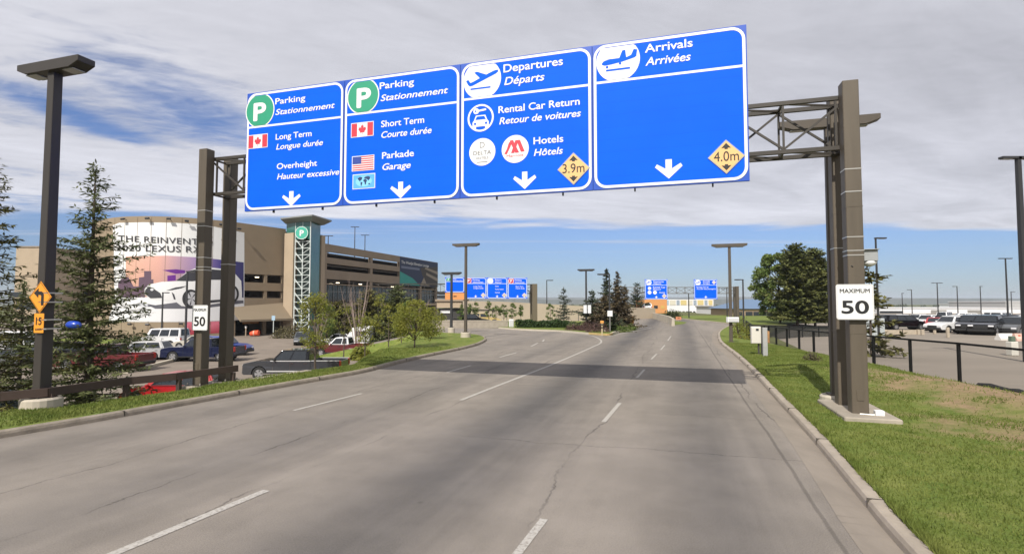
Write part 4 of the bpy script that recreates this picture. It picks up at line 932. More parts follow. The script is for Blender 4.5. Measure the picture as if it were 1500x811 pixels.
# ------------------------------------------------------------------ vegetation
def leafmat(name, a, b, sc=1.6, transl=0.25): return mat(name, a, 0.65, col2=b, scale=sc, spec=0.25, transl=transl)
SPR = leafmat('spruce_needles', (0.075, 0.105, 0.042), (0.185, 0.190, 0.076), 1.4, 0.25)
SPRP = leafmat('pine_needles', (0.082, 0.108, 0.032), (0.200, 0.200, 0.066), 0.5, 0.15)
SPRB = leafmat('blue_spruce_needles', (0.040, 0.062, 0.048), (0.105, 0.115, 0.072), 1.4, 0.12)
SPRD = leafmat('dark_spruce_needles', (0.032, 0.048, 0.026), (0.085, 0.098, 0.046), 1.0, 0.08)
SPRR = leafmat('browned_spruce_needles', (0.085, 0.072, 0.040), (0.170, 0.125, 0.066), 1.2, 0.1)
SPRO = leafmat('olive_spruce_needles', (0.080, 0.085, 0.024), (0.170, 0.150, 0.042), 1.4, 0.15)
LEAFM = leafmat('leaf_mid_green', (0.074, 0.128, 0.026), (0.175, 0.215, 0.058), 0.9)
LEAFL = leafmat('leaf_spring_green', (0.150, 0.180, 0.026), (0.300, 0.285, 0.058), 1.2, 0.4)
LEAFD = leafmat('leaf_dark', (0.040, 0.062, 0.020), (0.115, 0.125, 0.044), 0.9)
HEDGE = leafmat('hedge_leaf', (0.022, 0.050, 0.014), (0.060, 0.095, 0.030), 1.5)
PURP = leafmat('reddish_shrub_leaf', (0.085, 0.050, 0.045), (0.165, 0.100, 0.085), 1.5)
TWIG = leafmat('dry_shrub', (0.09, 0.08, 0.04), (0.17, 0.15, 0.075), 2)
BARK = mat('bark', (0.085, 0.065, 0.050), 0.9, var=0.3, scale=6, bump=0.5, stretch=(1, 1, 0.3))
BARKG = mat('bark_grey', (0.20, 0.17, 0.14), 0.9, var=0.25, scale=6, stretch=(1, 1, 0.3))
def sprigs(out, P, D, L, Wd, rs):
    """flat sprays: P (n,3) root, D (n,3) unit direction, L length, Wd width"""
    n = len(P); up = np.tile(np.array([0, 0, 1.0]), (n, 1)) + rs.normal(0, 0.35, (n, 3))
    sd = np.cross(D, up); sd /= (np.linalg.norm(sd, axis=1, keepdims=True) + 1e-9)
    L = L[:, None]; Wd = Wd[:, None]
    q = np.stack([P - sd * Wd * 0.25, P + D * L * 0.45 - sd * Wd * 0.5, P + D * L, P + D * L * 0.45 + sd * Wd * 0.5], axis=1)
    out.append(q.reshape(-1, 3))
def spruce(label, loc, h, r, seed, m, name='spruce_tree', density=1.0, skirt=0.05, sprig=(0.34, 0.085), ragged=0.25, sparse_top=0.0, grp=None, droop=0.25, gap=0.0, pw=0.85):
    rs = np.random.RandomState(seed); o = thing(name, label, 'tree', loc, rs.uniform(0, 6.28), grp)
    f = MB(); f.tube([(0, 0, -0.3), (0, 0, h * .5), (0, 0, h * 0.97)], [max(0.05, h * 0.016), h * 0.010, 0.012], 8); f.build('trunk', BARK, o)
    out = []; limbs = MB(); nw = max(8, int(h / 0.27 * density ** 0.5))
    for i in range(nw):
        t = skirt + (1 - skirt) * (i / nw); z0 = h * t
        rad = r * ((1 - t) ** pw) * (0.9 + 0.2 * math.sin(i * 1.7 + seed)) + 0.06
        nb = max(4, int((6.5 if t < 0.8 else 5) * density ** 0.5)); a0 = rs.uniform(0, 6.28)
        for k in range(nb):
            if rs.uniform() < gap: continue
            az = a0 + 2 * pi * k / nb + rs.normal(0, 0.25); L = rad * max(0.35, rs.normal(1.0, ragged)); zz0 = z0 + rs.uniform(-.13, .13)
            dr = droop * (1 - t) + rs.normal(0, 0.06); n = max(3, int(L / (sprig[0] * 0.30)))
            s = np.linspace(0.10, 1.0, n); x = L * s; z = zz0 + (0.38 * t * x) - dr * x * (1 - 0.55 * s ** 2) * 1.0
            cx, sx = cos(az), sin(az); base = np.stack([x * cx, x * sx, z], 1)
            if L > 0.5: limbs.tube([(0, 0, zz0), tuple(base[n // 2]), tuple(base[-1])], [0.012 + .006 * L, 0.010, 0.004], 4, cap=False)
            for sgn_, w in ((1, .85), (-1, .85), (0, 0.0)):
                ang = az + sgn_ * (w + rs.normal(0, .18, n)); dz = rs.normal(-0.10, 0.22, n)
                D = np.stack([np.cos(ang), np.sin(ang), dz], 1); D /= np.linalg.norm(D, axis=1, keepdims=True)
                LL = sprig[0] * (1.15 - 0.55 * s) * rs.uniform(.7, 1.25, n) * (0.6 + 0.4 * min(1, L / 0.8)); sprigs(out, base + rs.normal(0, .02, (n, 3)), D, LL, np.full(n, sprig[1]) * rs.uniform(.8, 1.4, n), rs)
            # hanging needles below and a little brush above the branch
            ang = rs.uniform(0, 6.28, n); D = np.stack([np.cos(ang) * .6, np.sin(ang) * .6, rs.choice([-1, -1, .8], n)], 1); D /= np.linalg.norm(D, axis=1, keepdims=True)
            sprigs(out, base, D, np.full(n, sprig[0] * .48), np.full(n, sprig[1] * .9), rs)
    # leader
    n = 14; zs = np.linspace(h * .93, h, n); ang = rs.uniform(0, 6.28, n); D = np.stack([np.cos(ang), np.sin(ang), np.full(n, .9)], 1); D /= np.linalg.norm(D, axis=1, keepdims=True)
    sprigs(out, np.stack([zs * 0, zs * 0, zs], 1), D, np.full(n, .16), np.full(n, .05), rs)
    fast_mesh('crown', np.concatenate(out), None, m, o)
    if limbs.v: limbs.build('limb', BARK, o)
    return o
def leaf_cloud(rs, centers, radii, n, size, flat=0.35):
    """n leaves per clump, more towards each clump's shell"""
    V = []
    for c, r in zip(centers, radii):
        d = rs.normal(0, 1, (n, 3)); d /= np.linalg.norm(d, axis=1, keepdims=True); rr = r * rs.uniform(0.15, 1.0, n) ** 0.55
        P = np.array(c) + d * rr[:, None] * np.array([1, 1, .8])
        nn = rs.normal(0, 1, (n, 3)) + d * 0.8 + np.array([0, 0, .5]); nn /= np.linalg.norm(nn, axis=1, keepdims=True)
        u = np.cross(nn, rs.normal(0, 1, (n, 3))); u /= np.linalg.norm(u, axis=1, keepdims=True); v = np.cross(nn, u)
        s = size * rs.uniform(.6, 1.35, n)[:, None]
        V.append(np.stack([P - u * s, P + v * s * .62, P + u * s, P - v * s * .62], 1).reshape(-1, 3))
    return np.concatenate(V)
def broadleaf(label, loc, h, cr, seed, m, trunk_h=None, name='broadleaf_tree', clumps=40, leaves=70, size=0.10, clump_r=0.45, bark=BARK, shape='round', grp=None, stems=1, tr=None, cz=None):
    rs = np.random.RandomState(seed); o = thing(name, label, 'tree', loc, 0, grp); trunk_h = trunk_h if trunk_h is not None else h * .3; tr = tr or h * .018
    centers = []
    for i in range(clumps):
        for _ in range(40):
            t = rs.uniform(0, 1); z = trunk_h + (h - trunk_h) * t * 0.97
            if shape == 'round': env = math.sqrt(max(0.02, 1 - ((t - .42) / .60) ** 2))
            elif shape == 'cone': env = (1 - t) * 1.0 + .10
            elif shape == 'column': env = min(1, (1 - t) * 3 + .15) * min(1, .45 + t * 3)
            elif shape == 'vase': env = .30 + .75 * t if t < .75 else .85 * (1 - t) * 3.4 + .1
            else: env = 1
            a = rs.uniform(0, 6.28); rr = cr * env * rs.uniform(.25, 1) ** .6
            c = (rr * cos(a), rr * sin(a), z)
            if all(math.dist(c, q) > clump_r * .62 for q in centers): break
        centers.append(c)
    f = MB()
    for s in range(stems):
        j = (rs.normal(0, .09 * stems * .3), rs.normal(0, .09 * stems * .3)) if stems > 1 else (0, 0)
        lean = (rs.normal(0, .10) * h * .3, rs.normal(0, .10) * h * .3) if stems > 1 else (rs.normal(0, .02) * h, rs.normal(0, .02) * h)
        f.tube([(j[0], j[1], -0.3), (j[0] + lean[0] * .3, j[1] + lean[1] * .3, h * .35), (j[0] + lean[0], j[1] + lean[1], h * .93)], [tr, tr * .72, tr * .15], 7)
    f.build('trunk', bark, o)
    f = MB()
    for c in centers[::2] if clumps > 24 else centers:
        b = max(trunk_h * .75, c[2] - math.hypot(c[0], c[1]) * 1.1 - .1); b = min(b, c[2]); mid = (c[0] * .45, c[1] * .45, b + (c[2] - b) * .42)
        f.tube([(0, 0, b), mid, c], [tr * .42, tr * .26, tr * .08], 5, cap=False)
    if f.v: f.build('limb', bark, o)
    V = leaf_cloud(rs, centers, [clump_r * rs.uniform(.6, 1.25) for _ in centers], leaves, size)
    fast_mesh('crown', V, None, m, o)
    return o
def shrub(label, loc, dims, seed, m, name='shrub', n=900, size=0.08, grp=None, cat='shrub', rz=0.0, twiggy=False):
    rs = np.random.RandomState(seed); o = thing(name, label, cat, loc, rz, grp)
    a = rs.uniform(-1, 1, (n, 3)); d = rs.normal(0, 1, (n, 3)); d /= np.linalg.norm(d, axis=1, keepdims=True)
    rr = rs.uniform(.35, 1.06, n) ** .45
    bump = 1 + .16 * np.sin(d[:, 0] * 7 + seed) * np.cos(d[:, 1] * 6) + rs.normal(0, .05, n)
    P = d * rr[:, None] * bump[:, None] * np.array(dims) / 2; P[:, 2] = np.abs(P[:, 2]) * 2 * rs.uniform(.6, 1.0, n)
    nn = d + rs.normal(0, .7, (n, 3)); nn /= np.linalg.norm(nn, axis=1, keepdims=True); u = np.cross(nn, rs.normal(0, 1, (n, 3))); u /= np.linalg.norm(u, axis=1, keepdims=True); v = np.cross(nn, u); s = size * rs.uniform(.6, 1.4, n)[:, None]
    fast_mesh('foliage', np.stack([P - u * s, P + v * s * .6, P + u * s, P - v * s * .6], 1).reshape(-1, 3), None, m, o)
    f = MB()
    for k in range(9):
        an_ = rs.uniform(0, 6.28); q = rs.uniform(.2, .8); f.tube([(0, 0, -.1), (dims[0] * .2 * q * cos(an_), dims[1] * .2 * q * sin(an_), dims[2] * .35), (dims[0] * .42 * q * cos(an_), dims[1] * .42 * q * sin(an_), dims[2] * .92)], [.025, .018, .006], 5, cap=False)
    f.build('stem', BARK, o); return o
def hedge(label, p0, p1, depth, h, seed, m, n=4000, size=.09):
    rs = np.random.RandomState(seed); o = thing('hedge', label, 'hedge', (0, 0, 0)); p0 = np.array(p0); p1 = np.array(p1); d = p1 - p0; L = np.linalg.norm(d); d /= L; nr = np.array([-d[1], d[0]])
    t = rs.uniform(0, L, n); face = rs.choice(3, n, p=[.42, .42, .16]); w = np.where(face == 0, -1, np.where(face == 1, rs.uniform(-1, 1, n), 1)) * depth / 2
    top = h * (1 + .10 * np.sin(t * 1.9) + .07 * np.sin(t * 4.7 + 1)); z = np.where(face == 1, top, rs.uniform(0, 1, n) * top); w = w * (1 - .25 * (z / h) ** 3) + rs.normal(0, .07, n); z = z + rs.normal(0, .05, n)
    P = np.stack([p0[0] + d[0] * t + nr[0] * w, p0[1] + d[1] * t + nr[1] * w, z], 1)
    nn = rs.normal(0, 1, (n, 3)); nn /= np.linalg.norm(nn, axis=1, keepdims=True); u = np.cross(nn, rs.normal(0, 1, (n, 3))); u /= np.linalg.norm(u, axis=1, keepdims=True); v = np.cross(nn, u); s = size * rs.uniform(.6, 1.4, n)[:, None]
    fast_mesh('foliage', np.stack([P - u * s, P + v * s * .6, P + u * s, P - v * s * .6], 1).reshape(-1, 3), None, m, o)
    mid = (p0 + p1) / 2; f = MB(); f.box((mid[0], mid[1], h * .42), (L - .5, depth * .62, h * .8), rz=atan2(d[1], d[0])); f.build('stem', LEAFD, o); return o

# spruces at the left edge, standing on the bank
a = pd(128, 560, 17.0); spruce('tall narrow spruce right of the tall lamp at left', (a.x, 17.0, -1.9), pd(128, 238, 17.0).z + 1.9, 2.35, 11, SPR, density=1.6, sprig=(.32, .062), ragged=.38, gap=.17, droop=.18, pw=.95)
a = pd(-46, 560, 15.5); spruce('dense spruce cut off by the left edge of the picture', (a.x, 15.5, -1.6), pd(-30, 150, 15.5).z + 1.6, 1.75, 12, SPRO, density=1.3, sprig=(.33, .062), gap=.12, droop=.22)
a = pd(30, 520, 21.0); spruce('low bushy spruce between the left edge tree and the tall lamp', (a.x, 21.0, ZL), pd(30, 410, 21.0).z - ZL, 2.1, 13, SPR, density=1.2, sprig=(.33, .062), droop=.2, pw=.7, gap=.1)
# young trees and shrubs along the lot edge and on the lawn
LG = 'young trees on the lawn bank'
def gz(x, y): return 0.0
broadleaf('thin young tree with a straight bare stem in front of the maroon pickup', (*pd(462, 520, 31)[:2], -1.6), pd(462, 424, 31).z + 1.6, 0.95, 21, LEAFL, trunk_h=1.6, clumps=44, leaves=70, size=.055, clump_r=.36, shape='column', bark=BARK, grp=LG, tr=.075)
broadleaf('slender young tree right behind the maroon pickup cab', (*pd(503, 520, 36)[:2], -1.7), pd(503, 445, 36).z + 1.7, 0.75, 22, LEAFL, trunk_h=2.3, clumps=10, leaves=22, size=.055, clump_r=.30, shape='column', grp=LG, tr=.05)
broadleaf('sparse sapling left of the round willow on the lawn', (*pd(569, 520, 32)[:2], -0.5), pd(569, 447, 32).z + 0.5, 0.75, 23, LEAFL, trunk_h=1.0, clumps=16, leaves=26, size=.05, clump_r=.30, shape='column', grp=LG, tr=.04)
broadleaf('bright yellow green willow bush on a short stem on the lawn', (*pd(607, 520, 30)[:2], -0.25), pd(612, 440, 30).z + 0.25, 1.30, 24, LEAFL, trunk_h=1.05, clumps=60, leaves=80, size=.05, clump_r=.36, shape='round', grp=LG, tr=.05, name='willow_tree')
broadleaf('low green willow beside the yellow one further along the lawn', (*pd(632, 500, 38)[:2], -0.15), pd(632, 462, 38).z + 0.15, 0.9, 25, LEAFL, trunk_h=.5, clumps=30, leaves=60, size=.055, clump_r=.34, shape='round', grp=LG, tr=.05, name='willow_tree')
for i, (lb, x, yb, yt, D, w) in enumerate((('slim green tree left of the bare clump beside the stair tower', 478, 500, 446, 58, .9), ('slim fresh green tree between the white trailer and the pointed spruce', 556, 500, 428, 57, 1.0), ('slim green tree between pointed spruce and willow', 596, 495, 440, 55, .9), ('small feathery green tree behind the willow near the lawn tip', 645, 490, 458, 58, .8))):
    broadleaf(lb, (pd(x, 480, D).x, D, ZL), pd(x, yt, D).z - ZL, w, 200 + i, LEAFL if i % 2 else LEAFM, trunk_h=1.4, clumps=34, leaves=50, size=.085, clump_r=.42, shape='column', grp='slim trees below the garage', tr=.06)
for i, (lb, x, D, yt, w) in enumerate((('light green upright sapling at the near edge of the lawn bank', 535, 30, 452, .5), ('light green upright sapling halfway along the lawn bank', 588, 36, 450, .5))):
    broadleaf(lb, (pd(x, 480, D).x, D, -.75 if i == 0 else -.2), pd(x, yt, D).z + .5, w, 220 + i, LEAFL, trunk_h=.9, clumps=22, leaves=42, size=.05, clump_r=.30, shape='column', grp=LG, tr=.04)
# dark spruces and bare saplings between lot and garage
for i, (lb, x, yb, yt, D, r, m_) in enumerate((('broad olive spruce directly behind the white trailer', 540, 500, 424, 62, 3.6, SPRO), ('pointed green spruce between trailer and lounge banner', 583, 500, 418, 58, 3.3, SPR), ('small dark spruce in the gap under the stair tower', 497, 500, 440, 64, 3.0, SPRO), ('short green spruce right of the pointed one under the banner', 614, 490, 450, 62, 2.6, SPRO))):
    spruce(lb, (pd(x, 480, D).x, D, ZL), pd(x, yt, D).z - ZL, r, 30 + i, m_, density=.9, sprig=(.66, .20), pw=.7, grp='spruces below the garage')
BARE = mat('bare_twigs', (0.26, 0.20, 0.17), .9, var=.2, scale=3)
def bare_tree(label, loc, h, sp, seed, n=9, grp=None):
    rs = np.random.RandomState(seed); o = thing('bare_tree', label, 'tree', loc, 0, grp); f = MB(); tw = MB()
    for k in range(n):
        a = 6.28 * k / n + rs.normal(0, .3); s = sp * rs.uniform(.3, 1); hh = h * rs.uniform(.72, 1)
        pts = [Vector((s * .1 * cos(a), s * .1 * sin(a), -.2)), Vector((s * .35 * cos(a), s * .35 * sin(a), hh * .4)), Vector((s * .8 * cos(a), s * .8 * sin(a), hh * .75)), Vector((s * cos(a), s * sin(a), hh))]
        f.tube(pts, [.045, .032, .020, .009], 5)
        for j in range(9):
            t = rs.uniform(.35, .95); i = min(2, int(t * 3)); p = pts[i].lerp(pts[i + 1], t * 3 - i); b = rs.uniform(0, 6.28); l = rs.uniform(.4, 1.0)
            tw.tube([p, p + Vector((.35 * l * cos(b), .35 * l * sin(b), .8 * l))], [.012, .004], 4, cap=False)
    f.build('trunk', BARE, o); tw.build('limb', BARE, o); return o
bare_tree('bare pale stemmed clump rising behind the white trailer', (pd(524, 480, 52).x, 52, ZL), pd(524, 408, 52).z - ZL, 2.0, 5, 12)
bare_tree('thin leafless tree left of the bare clump in front of the tower', (pd(466, 480, 56).x, 56, ZL), pd(466, 440, 56).z - ZL, 1.2, 6, 5)
bare_tree('thin leafless tree near the lounge banner above the willow', (pd(608, 480, 50).x, 50, ZL), pd(604, 430, 50).z - ZL, 1.3, 7, 5)
SH = 'shrubs at the foot of the garage'
for i, (lb, x, y, D, d, m_) in enumerate((('dark low shrub right of the garage entrance', 428, 496, 74, (5.6, 3, 2.0), TWIG), ('olive shrub left of the bare clump', 480, 500, 60, (4.5, 3, 3.0), LEAFD), ('wide dark shrub below the pointed spruce', 570, 502, 56, (5.0, 3, 2.3), LEAFD), ('dry brown shrub right of the wide dark one', 606, 496, 58, (5.0, 3, 2.0), TWIG), ('green shrub behind the willow bush', 628, 490, 60, (3.5, 3, 2.4), LEAFM), ('round olive shrub hiding the maroon pickup tail', 529, 505, 45.5, (1.7, 1.4, 1.3), LEAFL))):
    shrub(lb, (pd(x, 490, D).x, D, ZL), d, 40 + i, m_, n=1500, size=.13, grp=SH)
shrub('bushy evergreen shrub beside the silver hatchback', (pd(198, 490, 56).x, 56, ZL), (5, 3, 1.7), 47, LEAFD, n=1500, size=.12, grp=SH)
# median: hedge, reddish shrubs, spruces
h0 = pt(756, 481, 0); h1 = pt(834, 481.5, 0)
hedge('clipped green hedge in front of the pale retaining wall', (h0.x, h0.y + .6), (h1.x, h1.y + .6), 1.4, 0.72, 50, HEDGE, n=5000, size=.085)
MS = 'conifers on the median'
for i, (lb, x, yb, yt, D, r, m_, sp_) in enumerate((('dark spruce behind the white banner lamp on the median', 868, 483, 424, 52, 1.5, SPRD, .05), ('brown dying spruce left of the tall pole lamp', 885, 484, 430, 50, 1.45, SPRR, .02), ('tallest slim dark spruce on the median', 889, 484, 393, 54, .95, SPRD, .1), ('sparse tall brown spruce right of the pole lamp', 905, 483, 397, 53, 1.25, SPRR, .05), ('olive brown spruce at the right end of the median', 916, 482, 417, 54, .85, SPRR, .02), ('short dark spruce low in the median clump', 898, 486, 455, 49, 1.2, SPRD, .02))):
    spruce(lb, (pd(x, 480, D).x, D, -.05), pd(x, yt, D).z, r * 1.35, 60 + i, m_, density=1.2, sprig=(.42, .12), pw=1.05, skirt=sp_, grp=MS, ragged=.3, gap=.04)
spruce('blurred small spruce standing right of the far left gantry posts', (pd(826, 470, 62).x, 62, -.05), pd(826, 420, 62).z, 1.3, 70, SPRB, density=.6, sprig=(.45, .11), pw=.8, grp=MS)
spruce('broad dark spruce left of the farthest blue departures board', (pd(934, 460, 100).x, 100, -.05), pd(934, 413, 100).z, 2.3, 71, SPRD, density=.7, sprig=(.6, .16), pw=.7, grp=MS)
RS = 'reddish shrubs on the median'
for i, (lb, x, y, D, d) in enumerate((('large reddish shrub by the orange marker post', 874, 488, 46.5, (2.3, 1.6, 1.15)), ('reddish shrub left of the median lamp', 840, 484, 50, (1.8, 1.4, .75)), ('small reddish shrub under the dark spruce', 856, 485, 49, (1.3, 1.2, .8)), ('dark red shrub between large shrub and spruces', 862, 484, 50.5, (1.5, 1.2, 1.2)))):
    shrub(lb, (pd(x, 480, D).x, D, 0), d, 80 + i, PURP, n=1100, size=.06, grp=RS)
for i, (lb, x, D, d) in enumerate((('green shrub at the foot of the olive spruce', 906, 48.5, (2.3, 1.4, .7)), ('green shrub near the orange square sign', 920, 51.5, (1.6, 1.2, .7)))):
    shrub(lb, (pd(x, 480, D).x, D, 0), d, 86 + i, LEAFM, n=900, size=.06, grp='green shrubs on the median')
# row of young poplars in front of the pale wall
PG = 'young poplars along the pale wall'
for i, (x, yt, yb, D, w) in enumerate(((675, 446, 479, 58.6, .42), (688, 444, 462, 62, .3), (697, 441, 462, 62, .35), (716, 441, 463, 62, .45), (727, 446, 464, 62, .5), (738, 446, 464, 62, .55), (750, 443, 464, 62, .6), (763, 447, 462, 62, .25), (806, 445, 467, 60, .6))):
    lb = ('dense narrow poplar touching the lawn tip lamp', 'thin poplar just right of the lawn tip lamp', 'leaning thin poplar under the green square board', 'third poplar from the lamp in front of the pale wall', 'sparse poplar left of the middle of the pale wall', 'rounded poplar right of the sparse one', 'fullest poplar near the brown twin posts', 'nearly bare sapling left of the twin brown posts', 'lone young tree right of the brown twin posts')[i]
    broadleaf(lb, (pd(x, 470, D).x, D, 0), pd(x, yt, D).z, w * .9, 90 + i, LEAFM, trunk_h=max(.3, pd(x, yb, D).z), clumps=14, leaves=40, size=.07, clump_r=.24, shape='column', grp=PG, tr=.04, name='poplar_tree')
# trees at right beyond the fence
RG = 'trees beyond the fence at right'
broadleaf('big light green tree at the left of the clump beyond the fence', (pd(1143, 470, 72).x, 72, zlot(72)), pd(1143, 368, 72).z - zlot(72), 3.5, 101, LEAFM, trunk_h=1.9, clumps=130, leaves=130, size=.15, clump_r=.70, grp=RG, tr=.16)
spruce('tallest pine in the middle of the clump beyond the fence', (pd(1168, 470, 69).x, 69, zlot(69)), pd(1168, 358, 69).z - zlot(69), 3.3, 102, SPRP, name='pine_tree', density=1.7, skirt=.12, sprig=(.72, .24), ragged=.3, pw=.50, droop=.12, grp=RG)
spruce('dark pine right of the tallest one beyond the fence', (pd(1194, 470, 70).x, 70, zlot(70)), pd(1194, 364, 70).z - zlot(70), 3.0, 103, SPRP, name='pine_tree', density=1.7, skirt=.12, sprig=(.72, .24), ragged=.3, pw=.50, droop=.12, grp=RG)
broadleaf('small pale tree between the two pines beyond the fence', (pd(1180, 470, 73).x, 73, zlot(73)), pd(1180, 369, 73).z - zlot(73), 1.9, 105, LEAFM, trunk_h=1.6, clumps=50, leaves=90, size=.15, clump_r=.6, grp=RG, tr=.14)
broadleaf('half hidden tree touching the right gantry post', (pd(1214, 470, 74).x, 74, zlot(74)), pd(1212, 384, 74).z - zlot(74), 2.3, 104, LEAFM, trunk_h=1.4, clumps=60, leaves=100, size=.15, clump_r=.65, grp=RG, tr=.14)
a = pd(1275, 470, 27.0); spruce('small sparse conifer behind the speed sign on the right', (a.x, 27, zlot(27)), pd(1275, 392, 27).z - zlot(27), 1.15, 110, SPRO, density=.55, sprig=(.50, .20), gap=.15, ragged=.35, pw=.55, droop=.05)
shrub('tuft of tall dry weeds where the fence meets the berm', (*pt(1190, 533, 0.1)[:2], 0.1), (.9, .7, .55), 120, TWIG, n=500, size=.04, name='weed_clump', cat='weeds')
shrub('tall green weeds at the end of the dark screened fence', (pd(1084, 480, 39).x, 39, -.1), (1.5, 1.2, 1.9), 121, LEAFL, n=900, size=.06, name='weed_clump', cat='weeds')
shrub('dark bushes above the ramp wall', (pd(984, 460, 90).x, 90, 0), (3.5, 2.5, 1.7), 122, LEAFD, n=900, size=.12, name='shrub')

# grass blades near the camera, where single blades show at the edges
def blades(name, samp, n, seed, m, hmin=.03, hmax=.085, w=.008):
    rs = np.random.RandomState(seed); P = np.array([samp(rs) for _ in range(n)]); n = len(P)
    a = rs.uniform(0, 6.28, n); h = rs.uniform(hmin, hmax, n); ln = rs.normal(0, .35, (n, 2)) * h[:, None]; W_ = w * (1 + P[:, 1] * .05)
    A = P.copy(); A[:, 0] -= np.cos(a) * W_; A[:, 1] -= np.sin(a) * W_; B = P.copy(); B[:, 0] += np.cos(a) * W_; B[:, 1] += np.sin(a) * W_; T_ = P.copy(); T_[:, 0] += ln[:, 0]; T_[:, 1] += ln[:, 1]; T_[:, 2] += h
    return tag(fast_mesh(name, np.stack([A, B, T_], 1).reshape(-1, 3), None, m, None, 3), kind='stuff')
GRM = mat('grass_blade', (0.104, 0.152, 0.026), .7, col2=(0.210, 0.232, 0.060), scale=1.3, spec=.2, transl=.3)
vsr = [p for p in RKs if 3.5 < p[1] < 58]
def samp_r(rs):
    while True:
        y = 4.0 + 30 * rs.uniform() ** 1.9; w = rs.uniform(.02, .97)
        for a, b in zip(RKs[:-1], RKs[1:]):
            if a[1] <= y <= b[1]: x0 = a[0] + (b[0] - a[0]) * (y - a[1]) / (b[1] - a[1]); break
        x0 += .12; x1 = fx(y); x = x0 + (x1 - x0) * w
        if x > y * 0.99 + .5: continue
        if bare_r(x, y, 0) + .35 * math.sin(x * 2.3 + 1) * math.sin(y * 1.9) > .60 and rs.uniform() > .06: continue
        q = Vector((x - 7.75, y - 12.0, 0)); 
        if abs(q.dot(UD)) < .56 and abs(q.dot(BD)) < 1.1: continue
        return (x, y, zverge(x, y, w) - .005)
blades('grass', samp_r, 60000, 7, GRM, .02, .055)
def samp_edge(rs):            # ragged longer growth along the right kerb and in scattered tufts
    while True:
        y = 4.2 + 26 * rs.uniform() ** 1.7
        for a, b in zip(RKs[:-1], RKs[1:]):
            if a[1] <= y <= b[1]: x0 = a[0] + (b[0] - a[0]) * (y - a[1]) / (b[1] - a[1]); break
        x = x0 + .17 + abs(rs.normal(0, .06)) if rs.uniform() < .62 else x0 + .2 + (fx(y) - x0 - .2) * ((math.floor(rs.uniform() * 14) * .6180339) % 1) + rs.normal(0, .10)
        if not (x0 + .14 < x < min(fx(y), y * .99 + .5)): continue
        q = Vector((x - 7.75, y - 12.0, 0))
        if abs(q.dot(UD)) < .56 and abs(q.dot(BD)) < 1.1: continue
        if math.sin(y * 5.1) + math.sin(y * 2.3 + 1) < -.2 and rs.uniform() < .75: continue
        return (x, y, zverge(x, y, (x - x0) / (fx(y) - x0)) - .01)
blades('grass', samp_edge, 9000, 9, GRM, .05, .12, .006)
RW = LEFT_ROWS
def samp_l(rs):
    while True:
        j = rs.randint(0, len(Ks) - 2); k = rs.randint(0, 9); u, v = rs.uniform(), rs.uniform()
        p = [np.array(RW[k + a][j + b]) for a in (0, 1) for b in (0, 1)]; q = (p[0] * (1 - v) + p[1] * v) * (1 - u) + (p[2] * (1 - v) + p[3] * v) * u
        if q[1] < 9 or q[1] > 30 or q[0] > -2: continue
        if k == 0 and u < .3: continue
        return tuple(q)
blades('grass', samp_l, 26000, 8, GRM, .03, .075, .008)
# ------------------------------------------------------------------ parking garage
TAN = mat('tan_precast', (0.290, 0.228, 0.158), 0.9, var=0.06, scale=0.35, spec=0.2)
TANL = mat('tan_precast_light', (0.420, 0.335, 0.240), 0.9, var=0.06, scale=0.35, spec=0.2)
TAND = mat('brown_spandrel', (0.300, 0.240, 0.178), 0.9, var=0.08, scale=0.4, spec=0.2)
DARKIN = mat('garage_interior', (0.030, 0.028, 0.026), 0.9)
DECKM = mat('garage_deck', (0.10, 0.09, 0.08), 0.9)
GLASS = mat('tinted_glass', (0.020, 0.032, 0.034), 0.08, spec=0.6)
TEAL = mat('teal_glass', (0.030, 0.115, 0.100), 0.12, spec=0.6, col2=(0.045, 0.155, 0.135), scale=0.6)
STEELW = mat('white_steel', (0.55, 0.60, 0.58), 0.5)
ROOFM = mat('canopy_grey_metal', (0.24, 0.25, 0.24), 0.5)
ZR = 14.5
arc = smooth_line([(-66, 97), (-65.3, 86), (-62.6, 79.4), (-58, 75.2), (-54.2, 73.1), (-50.3, 72.4), (-46.6, 73.0), (-43.4, 74.9), (-40.8, 77.6)], 8)
gar = thing('parking_garage', 'large tan multi storey parking garage with a rounded drum end', 'parking garage', (0, 0, 0))
f = MB(); n = len(arc)
f.mesh([(p[0], p[1], ZL - .3) for p in arc] + [(p[0], p[1], ZR) for p in arc], [(i, i + 1, n + i + 1, n + i) for i in range(n - 1)])
o_ = f.build('drum_wall', TAN, gar, smooth=True)
bm = bmesh.new(); bm.from_mesh(o_.data)
for fc in bm.faces:
    c = fc.calc_center_median()
    if (c - Vector((-48, 90, c.z))).dot(fc.normal) < 0: fc.normal_flip()
bm.to_mesh(o_.data); bm.free()
f = MB(); f.poly([(p[0], p[1], ZR - 0.4) for p in arc] + [(-36.3, 85, ZR - .4), (-36, 96, ZR - .4)]); f.build('roof_deck', DECKM, gar)
